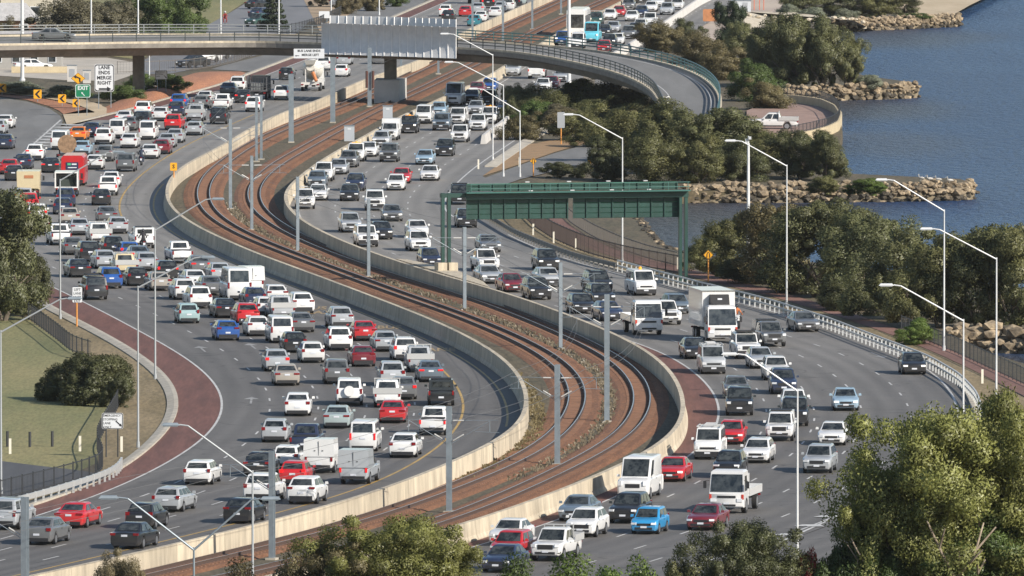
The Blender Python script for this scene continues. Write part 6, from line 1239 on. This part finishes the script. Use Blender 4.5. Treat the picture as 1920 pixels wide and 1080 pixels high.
PL = [ # scrub between the inbound lanes and the flyover bend
 (1000,208,104,160,'olive','bush','olive bush right beside the inbound lanes under the flyover'),(1070,203,125,142,'green','bush','green bush at foot of the very tall white pole'),(1150,212,130,150,'bush','bush','dark bush under the descending end of flyover'),(1210,228,105,180,'olive','bush','olive bush in front of the flyover end'),
 (985,262,95,212,'brown','bush','brownish bush left of the tall narrow sign'),(1085,262,120,210,'olive','low','low olive scrub right of the tall narrow sign'),(958,232,48,182,'bush','bush','small dark bush behind the three lamp posts'),(1040,240,90,195,'grey','low','grey low scrub beneath the flyover bend'),
 (1180,302,160,198,'olive','bush','big olive bush above the merging ramp'),(1262,318,170,192,'olive','tree','broad olive tree above the right half of gantry'),(1345,326,170,205,'dark','tree','dark tree behind the right gantry legs'),(1425,328,150,250,'olive','tree','olive tree left of the lookout walkway'),(1500,334,130,246,'dark','tree','dark tree in front of the lookout wall'),(1552,338,84,252,'dark','tree','smaller dark tree at the root of the pelican groyne'),
 (1145,336,110,258,'bush','bush','dark bush right of the merging ramp end'),(1225,340,130,248,'olive','bush','rounded olive bush touching the gantry top'),(1050,332,80,304,'bush','low','small dark shrub beside the ramp merge sign'),(1312,342,110,258,'olive','bush','olive bush directly right of gantry top corner'),(1390,338,110,262,'bush','bush','dark bush above the rock groyne root'),
 (965,205,60,160,'olive','bush','olive bush hiding the lane edge under the flyover'),(1030,222,110,172,'olive','bush','olive bush in the middle of the scrub under flyover'),(1110,232,120,182,'olive','bush','wide olive bush right of the middle scrub'),(1170,248,120,196,'olive','bush','olive bush below the flyover end'),(1235,262,120,205,'brown','bush','brownish bush under the flyover end'),(1290,275,110,205,'olive','bush','olive bush right under the bend of flyover end'),(1125,275,110,225,'olive','bush','olive bush above the merging ramp entry'),(1060,250,90,205,'dry','low','dry scrub beside the tall narrow sign'),(1000,238,90,190,'green','low','green scrub behind the three lamp posts'),(1340,262,110,210,'olive','bush','olive bush between flyover bend and lookout'),(1422,272,80,236,'olive','bush','low olive bush in front of the parked white ute'),
 # beyond the flyover
 (1245,98,100,42,'brown','bush','brown bush beside the far concrete barrier'),(1305,118,120,62,'brown','bush','brown bush in the outer side of flyover bend'),(1352,148,100,88,'brown','bush','brown bush right of the blue green railing'),(1405,188,110,112,'green','bush','green bush between flyover bend and dark trees'),(1440,204,90,148,'brown','bush','brown bush at root of the second groyne'),(1290,84,70,36,'bush','bush','dark bush below the orange roadworks board'),
 (1372,92,66,4,'pine','tree','dark upright tree right of the orange roadworks board'),(1398,130,110,44,'dark','tree','dark tree leftmost in the clump on second groyne'),(1440,160,110,40,'dark','tree','second dark tree of the clump on second groyne'),(1492,164,130,30,'dark','tree','tallest dark tree in the middle of second groyne'),(1545,166,115,42,'dark','tree','dark tree right of the tallest on second groyne'),(1590,166,75,68,'olive','tree','thin outermost tree on the second groyne'),
 (1500,34,90,-22,'dark','tree','dark tree at top behind the white rubble, leftmost'),(1570,32,100,-26,'dark','tree','dark tree at top behind the white rubble, middle'),(1640,32,110,-26,'olive','tree','olive tree at top behind the farthest groyne'),(1692,30,70,-14,'dark','tree','last tree at top before the sandy beach'),
 (1480,36,50,8,'pale','low','pale grey shrub leftmost above the white rubble'),(1530,38,60,14,'pale','low','pale grey shrub in the middle above the white rubble'),(1580,40,60,16,'pale','low','pale grey shrub rightmost above the white rubble'),(1635,166,60,140,'pale','low','pale round shrub at the end of second groyne'),(1720,36,70,24,'green','low','green shrub on the farthest groyne'),
 # riverside right
 (1338,512,110,440,'olive','tree','olive tree leftmost of riverside row, beside the gantry legs'),(1388,522,130,402,'olive','tree','olive tree second in riverside row near camera pole'),(1452,538,150,386,'brown','tree','brownish tree in riverside row behind the camera pole'),(1532,556,190,380,'dark','tree','tall dark tree in riverside row behind white lamp post'),(1605,574,170,404,'dark','tree','dark tree in the middle of riverside row'),(1682,598,190,432,'dark','tree','dark tree behind the plain white sign board'),(1762,612,180,442,'olive','tree','olive tree behind second lamp post from right'),(1835,614,170,430,'dark','tree','dark tree left of the rightmost lamp post'),(1905,616,160,424,'olive','tree','olive tree at the right edge of riverside row'),
 (1722,645,95,598,'bright','bush','bright green round shrub below the plain white sign board'),(1590,580,120,520,'bush','bush','dark undergrowth bush in the riverside row'),(1480,548,120,480,'bush','bush','dark undergrowth bush left of the white lamp post'),(1405,530,110,480,'bush','bush','dark undergrowth bush round the camera pole foot'),
 # left side
 (5,600,190,362,'dark','tree','big dark tree at the left edge beside the lanes'),(48,590,90,470,'bush','bush','dark lower bush of the left-edge tree'),(148,750,120,664,'bush','low','large dark rounded bush on the lawn'),
 (135,104,170,-8,'grey','tree','grey-green tree left of the second thin pole'),(205,100,130,4,'grey','tree','grey-brown tree behind the flyover at top left'),(275,94,130,-14,'green','tree','green tree behind the third thin flyover pole'),(345,84,120,-24,'green','tree','tall green tree with thick trunks behind the flyover'),(513,58,50,-32,'pine','pine','dark conical pine tree behind the flyover'),(20,104,60,36,'brown','bush','brown hedge below the house roof'),
 (40,176,130,152,'pale','low','grey-green hedge left behind the chevron boards'),(110,182,80,160,'pale','low','grey-green hedge behind the third chevron board'),(150,186,50,164,'green','low','dark green hedge behind the EXIT sign'),(232,192,90,160,'green','low','green hedge left of the pier on the mound'),(318,176,90,140,'green','low','green hedge right of the pier on the mound'),(265,168,70,138,'green','low','green hedge behind the concrete pier'),
 (650,26,50,-16,'dry','bush','dry bush beyond the left end of screens'),(690,20,60,-18,'brown','bush','brown bush beyond the screens near the top'),(748,12,50,-20,'green','bush','green bush beside the far red shoulder at top'),(600,12,50,-30,'grey','tree','thin grey tree at top beyond the pine'),
 (1632,364,100,334,'bright','low','bright green ground shrub on the pelican groyne'),(1550,362,80,330,'olive','low','olive ground shrub on the pelican groyne')]
for x, yb, w, yt, tint, kind, lab in PL:
    r_ = plant(lab, x, yb, w, yt, tint, kind)
    if lab.startswith('large dark rounded bush'):      # one spreading bush of several crowns
        for x2, y2, w2, t2 in ((200, 750, 100, 666), (108, 748, 90, 684), (172, 756, 130, 668), (222, 762, 64, 708)):
            p = G(x2, y2); k = F_PX / p.y; o = put('crown', CR['low'][(x2 // 4) % 2], r_, (p.x - r_.location.x, p.y - r_.location.y, 0), x2 * .1, color=TINT['bush'], scale=(w2 / k * .54, w2 / k * .54, (y2 - t2) / k / 1.92))
FG = [(1800,410,772,'euc','fine','big yellow-green eucalyptus filling the bottom right corner'),(1695,280,858,'euc','fine','left shoulder eucalyptus of the bottom right group'),(1920,300,748,'euc','fine','eucalyptus at the right edge of the bottom right group'),(1840,300,935,'green','fine','darker lower eucalyptus in front of bottom right group'),(1650,170,965,'green','fine','small green eucalyptus at left foot of the bottom right group'),
 (1385,230,986,'bush','fine','dark bush in front of the inbound lanes at bottom'),(1300,120,1050,'olive','bush','olive bush left of the dark bottom bush'),(1570,150,1014,'green','bush','green shrub at the foot of the bottom right lamp post'),(1475,150,1050,'olive','bush','olive shrub between the dark bush and the bottom right lamp post'),(1522,70,1044,'red','low','red-leaved shrub at the foot of bottom right lamp post'),
 (728,300,976,'euc','fine','yellow-green eucalyptus in the middle of the bottom edge'),(635,210,1018,'brown','fine','brownish eucalyptus left of the middle bottom one'),(848,190,1022,'euc','fine','eucalyptus right of the middle bottom one'),(1080,230,1058,'bright','bush','bright green bush below the white tray ute at bottom'),(1205,180,1068,'bright','bush','bright green bush at the bottom right of centre'),(975,170,1058,'green','bush','green bush below the red SUV at bottom'),
 (240,120,1040,'dry','fine','straggly dry shrub before the outbound barrier'),(445,150,1066,'brown','bush','brown shrub below the nearest railway mast'),(545,130,1050,'brown','bush','brown shrub left of the brownish eucalyptus')]
for x, w, yt, tint, kind, lab in FG: plant(lab, x, 1248, w, yt, tint, kind, z=4.5)
# weeds along the railway
rng = np.random.default_rng(5)
def tufts(name, label, line, o0, o1, y0, y1, n, h, col):
    vs = []; fs = []; a, b_ = rowd(y0), rowd(y1)
    for i in range(n):
        d = rng.uniform(a, b_); x = line.x(d) + rng.uniform(o0, o1); hh = h * rng.uniform(.4, 1.3)
        for k in range(3):
            an = rng.uniform(0, 3.14); dx, dy = math.cos(an) * .05, math.sin(an) * .05; lx = rng.uniform(-.15, .15); j = len(vs)
            vs += [(x - dx, d - dy, -.1), (x + dx, d + dy, -.1), (x + dx * 1.2 + lx, d + dy, hh), (x - dx * 1.2 + lx, d - dy, hh)]; fs.append((j, j + 1, j + 2, j + 3))
    b = MB(); b.add(vs, fs); o = b.obj(name, LEAF, kind='stuff', label=label, cat='grass'); o.color = (*col, 1)
tufts('dry_weeds', 'dry yellow weeds along the railway side of outbound barrier', LB, .3, 1.3, 900, 610, 900, .14, (.25, .205, .11))
tufts('track_weeds', 'low brown weeds between the two railway tracks', mid, -.5, .5, 900, 380, 1200, .12, (.27, .225, .155))

# ------------------------------------------------------------------ rocks, groynes, lookout
def rock_mesh(seed, m):
    bm = bmesh.new(); bmesh.ops.create_icosphere(bm, subdivisions=1, radius=1.0); rg = random.Random(seed)
    for v in bm.verts: v.co *= rg.uniform(.78, 1.15); v.co.z *= .8
    me = bpy.data.meshes.new('rock'); bm.to_mesh(me); bm.free(); me.materials.append(m); return me
RK = {k: [rock_mesh(i + 7 * j, m) for i in range(5)] for j, (k, m) in enumerate((('tan', ROCKM), ('white', ROCKW), ('wet', ROCKD)))}
def groyne(name, label, px, rows, size, kind='tan', core=True, back=2.5, cat='groyne'):
    pts = path_pts(px, WATER_Z, .5, 1.0); o = pts[0]; root = thing(name, label, cat, o); L = sum((pts[i] - pts[i - 1]).length for i in range(1, len(pts)))
    if core:
        b = MB(); vs = []
        for p in pts: vs += [(p.x - o.x, p.y - o.y - .2, -.6), (p.x - o.x, p.y - o.y + 1.0, 1.15), (p.x - o.x, p.y - o.y + back + 1.5, 1.2), (p.x - o.x, p.y - o.y + back + 3.5, -.6)]
        b.add(vs, [(4 * i + j, 4 * i + 4 + j, 4 * i + 5 + j, 4 * i + 1 + j) for i in range(len(pts) - 1) for j in range(3)]); b.obj('core', mat('groyne_core', (.16, .13, .085), .95, var=.3, scale=1), root)
    n = int(L / (size * 0.95))
    for dy, z, kd in rows:
        for i in range(n):
            p = pts[min(len(pts) - 1, int((i + random.uniform(-.3, .3)) / n * len(pts)))] if n else pts[0]
            s = size * random.choice((.5, .7, .85, 1.0, 1.3)); k = random.choice(RK['wet' if (kd == 'wet' and random.random() < .8) else kind])
            o2 = put('rock', k, root, (p.x - o.x + random.uniform(-.3, .3), p.y - o.y + dy + random.uniform(-.3, .6), z + random.uniform(-.25, .22)), random.uniform(0, 6.28), scale=(s * random.uniform(.8, 1.3), s, s * random.uniform(.7, 1.0)))
GR = [(0, .15, 'wet'), (.3, .6, 'wet'), (.6, 1.05, 'k'), (1.0, 1.45, 'k'), (1.8, 1.6, 'k'), (.5, .85, 'k')]
groyne('rock_groyne', 'long limestone rock groyne behind the gantry with birds and green top', [(1285,381),(1400,381),(1500,380),(1600,379),(1700,378),(1800,376),(1826,374)], GR, .4)
groyne('rock_groyne', 'rock groyne below the clump of dark trees in the river', [(1440,192),(1500,190),(1600,188),(1680,186),(1722,183)], GR, .4)
groyne('rock_groyne', 'farthest rock groyne at the top right before the beach', [(1560,62),(1640,57),(1720,54),(1800,50)], GR, .4)
groyne('rock_revetment', 'large limestone boulders at the right edge beside the water', [(1785,660),(1830,660),(1880,662),(1930,664),(1985,668)], [(0, .15, 'k'), (.3, .7, 'k'), (.9, 1.3, 'k'), (1.6, 1.75, 'k')], .62, cat='rocks')
groyne('rock_revetment', 'rough brown rocky bank under the gantry beside the path', [(1184,408),(1197,432),(1214,457),(1237,480),(1264,492),(1292,500)], [(0, .0, 'wet'), (-.5, .4, 'wet'), (-1.0, .8, 'wet'), (-1.6, 1.0, 'wet')], .34, core=False, cat='rocks')
# white rubble slope
root = thing('rubble_slope', 'white limestone rubble slope at the top beside the farthest groyne', 'rocks', G(1500, 40))
o = G(1500, 40)
MB().add([tuple(G(x, y, z) - o) for x, y, z in ((1370,62,-.1),(1560,64,-1.3),(1640,58,-1.3),(1600,38,.6),(1480,22,1.0),(1400,22,.9))], [(0, 1, 2, 3, 4, 5)]).obj('slope', ROCKW, root)
for i in range(150):
    u, v = random.random(), random.random(); x = 1385 + 235 * u; y = 26 + 14 * u * .6 + (30 - 8 * u) * v; zz = .9 - 2.0 * v; p = G(x, y, zz); s = random.uniform(.22, .5); put('rock', random.choice(RK['white']), root, p - o, random.uniform(0, 6.28), scale=(s, s, s * .8))
# lookout: curved limestone wall with a railing
LW = [(1446,212),(1500,216),(1540,222),(1566,234),(1576,250),(1570,266),(1550,276),(1520,284),(1480,292)]
pts = path_pts(LW, WATER_Z, 1.0, 1.0); root = thing('lookout_wall', 'curved cream limestone wall of the riverside lookout', 'wall', pts[0]); LIME = mat('limestone_wall', (.55, .46, .30), .9, col2=(.45, .37, .24), scale=.8, fine=.15)
o = pts[0]
for i in range(0, len(pts) - 3, 3): MB().sweep([q - o for q in pts[i:i + 4]], [(-.2, -.4), (-.2, 2.2), (.2, 2.2), (.2, -.4)]).obj('panel', LIME, root)
patch('lookout_path', [(1446,212),(1500,216),(1540,222),(1566,234),(1574,250),(1566,264),(1530,276),(1480,288),(1440,285),(1400,262),(1400,230)], .1, mat('lookout_paving', (.30, .20, .16), .9, var=.15, scale=.5), zg=WATER_Z)
rail_fence('fence', 'black railing on top of the curved lookout wall', 'fence', LW, WATER_Z, .9, 2.0, (.15, .85), DKSTEEL, pw=.06, rw=(.02, .03), infill=.3, step=1.0)
for ob in bpy.data.objects:
    if ob.get('label') == 'black railing on top of the curved lookout wall': ob.location.z += 2.2
# birds resting on the groyne
bird = MB()
for (c, r, zz) in (((0, 0, .28), (.2, .13, .12), 0),):
    bm = bmesh.new(); bmesh.ops.create_icosphere(bm, subdivisions=2, radius=1.0)
    for v in bm.verts: v.co = Vector((v.co.x * .26, v.co.y * .13, v.co.z * .13 + .3)) + (Vector((-.1 * max(0, -v.co.x), 0, .02)))
    bmesh.ops.create_icosphere(bm, subdivisions=1, radius=.07, matrix=Matrix.Translation((.27, 0, .62)))
    me = bpy.data.meshes.new('bird'); bm.to_mesh(me); bm.free(); bird.add([v.co for v in me.vertices], [tuple(p.vertices) for p in me.polygons])
bird.tube((.2, 0, .36), (.27, 0, .62), .045, .035, n=6); bird.tube((.32, 0, .61), (.52, 0, .52), .025, .008, n=5); bird.tube((.02, .04, 0), (.02, .04, .2), .012, n=4); bird.tube((.02, -.04, 0), (.02, -.04, .2), .012, n=4); bird.tube((-.24, 0, .29), (-.4, 0, .26), .06, .02, n=5)
BM = bird.mesh('bird', mat('bird_white', (.45, .43, .39), .8, var=.25, scale=6), 50)
for x, y, lab in ((1728,344,'leftmost white water bird on the groyne rocks'),(1744,346,'second white water bird on the groyne rocks'),(1760,348,'third white water bird on the groyne rocks'),(1782,350,'rightmost white water bird on the groyne rocks')):
    p = G(x, 377, WATER_Z); put('water_bird', BM, None, (p.x, p.y + 1.6, WATER_Z + 1.85 - (x - 1728) * .004), random.uniform(2, 4), label=lab, cat='bird', scale=(.95, .95, .95))
# ------------------------------------------------------------------ flyover end, houses, remaining vehicles, people
b = MB(); pr = [q for q in prof[70:]]
vs = []
for q in pr: vs += [(q[3] + Vector((0, 0, .3))), Vector((q[3].x, q[3].y, -.1)), Vector((q[4].x, q[4].y, -.1)), (q[4] + Vector((0, 0, .3)))]
n = len(pr); fs = [(4 * i + j, 4 * i + 4 + j, 4 * i + 4 + (j + 1) % 4, 4 * i + (j + 1) % 4) for i in range(n - 1) for j in range(4)] + [(0, 1, 2, 3), (4 * n - 1, 4 * n - 2, 4 * n - 3, 4 * n - 4)]
b.add(vs, fs).obj('abutment', CONC_G, fly)
def house(label, x, yb, w, dpt, h, wallm, roofm, nwin, gable=True, name='house'):
    p = G(x, yb); root = thing(name, label, 'house', (p.x, p.y, -.08))
    MB().box((0, dpt / 2, h / 2), (w, dpt, h)).obj('wall', wallm, root)
    e = .5; b = MB(); b.add([(-w/2 - e, -e, h), (w/2 + e, -e, h), (w/2 + e, dpt + e, h), (-w/2 - e, dpt + e, h), (-w/2 + 1.2, dpt / 2, h + 2.2), (w/2 - 1.2, dpt / 2, h + 2.2)], [(0, 1, 5, 4), (1, 2, 5), (2, 3, 4, 5), (3, 0, 4), (3, 2, 1, 0)]); b.obj('roof', roofm, root)
    for i in range(nwin):
        cx = -w / 2 + w * (i + .5) / nwin; wn_ = MB().box((cx, -.03, h * .62), (w / nwin * .45, .08, 1.3)).obj('window', SIGNW, root); MB().box((cx, -.08, h * .62), (w / nwin * .38, .03, 1.12)).obj('pane', GLASS, wn_)
    return root
house('cream house with pale grey roof at the top left corner', 66, 66, 9, 8, 5.2, mat('render_cream', (.5, .46, .38), .9, var=.1, scale=.5), mat('roof_grey', (.34, .33, .33), .8, var=.15, scale=2), 3)
house('brown brick house with low roof at the left edge behind flyover', 6, 78, 8, 7, 2.8, mat('brick_brown', (.22, .12, .08), .9, var=.2, scale=2), mat('roof_light', (.42, .41, .40), .8, var=.15, scale=2), 3)
house('white building seen beneath the left part of flyover', 30, 128, 11, 7, 2.3, mat('render_white', (.3, .29, .27), .9, var=.1, scale=.5), mat('roof_grey', (.34,) * 3), 5, name='building')
for x, yb, w, h, lab in ((135,152,1.1,1.9,'pale kiosk box behind the yellow diamond sign'),(163,155,.9,1.5,'lower pale kiosk box left of LANE ENDS sign')):
    p = G(x, yb); root = thing('kiosk', lab, 'kiosk', (p.x, p.y, -.06)); MB().box((0, 0, h / 2), (w, .8, h)).obj('body', CONC_W, root); MB().box((0, 0, h + .03), (w + .12, .9, .06)).obj('cap', GALV, root); MB().box((0, -.41, h * .55), (w * .6, .02, h * .5)).obj('panel', SIGNB, root)
p = G(80, 136); MB().box((p.x, p.y, .35), (7.5, .4, .75)).obj('low_wall', mat('limestone_wall', (.55,) * 3), label='low cream wall beneath the left part of flyover', cat='wall')
p = G(1390, 24); root = thing('site_hut', 'pale grey construction hut beyond the orange roadworks board', 'hut', (p.x, p.y, -.05)); MB().box((0, 0, .9), (2.6, 3.5, 1.8)).obj('body', mat('hut_grey', (.5, .53, .56), .6), root); MB().box((0, 0, 1.84), (2.8, 3.7, .1)).obj('roof', GALV, root); MB().box((.5, -1.76, .8), (.7, .04, 1.5)).obj('door', SIGNB, root)
for i, x in enumerate((1405, 1414, 1424, 1432)):
    p = G(x, 18); MB().tube((0, 0, 0), (0, 0, 1.6), .05, n=6).obj('barrier_pole', mat('pole_red', (.6, .13, .06), .6), label=('leftmost', 'second', 'third', 'rightmost')[i] + ' of four red poles on the construction site', cat='pole', loc=None).location = (p.x, p.y, -.05)
def extra(t, c, x, y, lab, z=0.0, yaw=0.0, group='vehicles away from the freeway'):
    p = G(x, y, z); v = ['L', t, c, x, y, lab]; place(v, pos=Vector((p.x, p.y, z + .02)), yaw=yaw, group=group)
# car on the flyover: stand it on the deck, pointing right
i0 = min(range(NS), key=lambda i: abs(near_e[i].x - G(95, 80, 6.5).x)); q = near_e[i0].lerp(far_e[i0], .42); v = ['L', 'S2', 'g', 95, 80, 'dark grey sedan driving right across the flyover at top left']
r_ = place(v, pos=q + Vector((0, 0, .04)), yaw=-math.pi / 2, group='vehicles away from the freeway'); r_.rotation_euler[0] = 0
extra('S', 'k', 362, 126, 'black car parked by the fence beneath the flyover', yaw=2.4); extra('S', 'w', 384, 117, 'white car parked behind the black one beneath the flyover', yaw=2.4); extra('H', 's', 404, 111, 'silver car parked beneath the flyover by the fence', yaw=2.4)
extra('P', 'gn', 486, 50, 'dark green ute parked on the street beyond flyover near the pine', yaw=-.5 + math.pi); extra('S', 'w', 62, 133, 'white car parked by the low wall beneath the flyover', yaw=-1.4); extra('S', 'k', 485, 16, 'dark car on the far street above the pine', yaw=-.6); extra('H', 's', 640, 12, 'silver hatchback parked beyond the screens at top', yaw=-.5); extra('S', 'n', 490, 34, 'navy car on the street left of the pine', yaw=-.5)
extra('T', 'w', 1450, 243, 'white tray ute parked on the riverside lookout', z=0.0, yaw=1.5)
# ---- people: riders on the motorcycles and a cyclist, one skinned body each
SUIT = {k: mat('clothing_' + k, c, .8, var=.15, scale=6) for k, c in (('black', (.02, .02, .022)), ('navy', (.025, .035, .06)), ('red', (.3, .04, .035)), ('hivis', (.55, .18, .06)))}
HELM = mat('helmet_dark', (.03, .03, .035), .2, coat=.5); HELW = mat('helmet_white', (.65, .65, .63), .25, coat=.5); SKIN = mat('skin', (.45, .28, .2), .6)
def rider(label, root_loc, yaw, suit, helm, seat=.86, bars=(.38, .42, 1.05)):
    J = dict(pel=(0, -.3, seat + .08), spi=(0, -.2, seat + .38), che=(0, -.06, seat + .56), nec=(0, .02, seat + .68), hd=(0, .06, seat + .78))
    names = list(J); co = [J[k] for k in names]; E = [(0, 1), (1, 2), (2, 3), (3, 4)]; R = [.15, .15, .17, .065, .085]
    for s in (-1, 1):
        k = len(co); bx_, by_, bz_ = bars
        co += [(s * .19, -.03, seat + .56), (s * .3, .13, seat + .33), (s * bx_ * .9, by_ - .06, bz_ + .05), (s * bx_ * .92, by_ + .03, bz_)]; R += [.07, .055, .042, .045]; E += [(2, k), (k, k + 1), (k + 1, k + 2), (k + 2, k + 3)]
        k = len(co); co += [(s * .12, -.26, seat + .03), (s * .24, .16, seat - .12), (s * .2, -.12, seat - .48), (s * .2, .06, seat - .52)]; R += [.095, .075, .055, .05]; E += [(0, k), (k, k + 1), (k + 1, k + 2), (k + 2, k + 3)]
    me = bpy.data.meshes.new('person'); me.from_pydata(co, E, []); me.materials.append(suit)
    o = put('person', me, None, root_loc, yaw, label, 'person')
    sk = o.modifiers.new('skin', 'SKIN'); sk.use_smooth_shade = True
    for i, r in enumerate(R): me.skin_vertices[0].data[i].radius = (r, r)
    me.skin_vertices[0].data[0].use_root = True
    sb = o.modifiers.new('sub', 'SUBSURF'); sb.levels = 1; sb.render_levels = 1
    bm = bmesh.new(); bmesh.ops.create_uvsphere(bm, u_segments=12, v_segments=9, radius=.15)
    for vv in bm.verts: vv.co.y *= 1.15
    hm = bpy.data.meshes.new('helmet'); bm.to_mesh(hm); bm.free(); hm.materials.append(helm); hm.polygons.foreach_set('use_smooth', [True] * len(hm.polygons)); put('helmet', hm, o, (0, .07, seat + .86))
    vz = MB().box((0, .2, seat + .86), (.2, .09, .09), taper=.8).obj('visor', GLASS, o)
    return o
for ob in [q for q in bpy.data.objects if q.get('category') == 'motorcycle']:
    lab = ob['label']; wb_ = dict(black=('black', HELM), navy=('navy', HELM), white=('hivis', HELM))[lab.split()[0]]
    who = {'black': 'person in black riding the motorcycle behind the white canopy ute', 'navy': 'person in dark clothes riding the motorcycle by the yellow line', 'white': 'person in orange vest riding the motorcycle beside the refrigerated truck'}[lab.split()[0]]
    rider(who, ob.location, ob.rotation_euler[2], SUIT[wb_[0]], wb_[1])
# cyclist on the far street
p = G(422, 47); bc = thing('bicycle', 'bicycle ridden along the street beyond the flyover', 'bicycle', (p.x, p.y, -.03), math.pi)
def ring(y):
    b = MB(); n = 18
    for i in range(n): a, c = 2 * math.pi * i / n, 2 * math.pi * (i + 1) / n; b.tube((0, y + .33 * math.cos(a), .34 + .33 * math.sin(a)), (0, y + .33 * math.cos(c), .34 + .33 * math.sin(c)), .02, n=5, caps=False)
    return b
for y in (.52, -.5): ring(y).obj('wheel', TYRE, bc)
MB().tube((0, -.5, .34), (0, -.12, .36), .02).tube((0, -.12, .36), (0, -.22, .9), .02).tube((0, -.12, .36), (0, .42, .85), .022).tube((0, -.18, .78), (0, .42, .85), .02).tube((0, .52, .34), (0, .4, .98), .02).tube((0, -.5, .34), (0, -.2, .8), .016).obj('frame', mat('frame_red', (.4, .05, .04), .4), bc); MB().tube((-.24, .42, 1.0), (.24, .42, 1.0), .018).obj('handlebar', TRIM, bc); MB().box((0, -.24, .93), (.16, .26, .06)).obj('saddle', TRIM, bc)
rider('person in red riding the bicycle on the street beyond flyover', (p.x, p.y, -.03), math.pi, SUIT['red'], HELW, seat=.92, bars=(.22, .42, 1.0))

# ------------------------------------------------------------------ thin summer haze over the whole place
hz = bpy.data.materials.new('haze'); hz.use_nodes = True; nt = hz.node_tree; nt.nodes.remove(nt.nodes['Principled BSDF'])
pv = nt.nodes.new('ShaderNodeVolumePrincipled'); pv.inputs['Color'].default_value = (.9, .93, .97, 1); pv.inputs['Density'].default_value = 0.000018; pv.inputs['Anisotropy'].default_value = .2
nt.links.new(pv.outputs[0], nt.nodes['Material Output'].inputs['Volume'])
MB().box((100, 2200, 30), (3600, 4600, 67)).obj('haze', hz, kind='stuff')
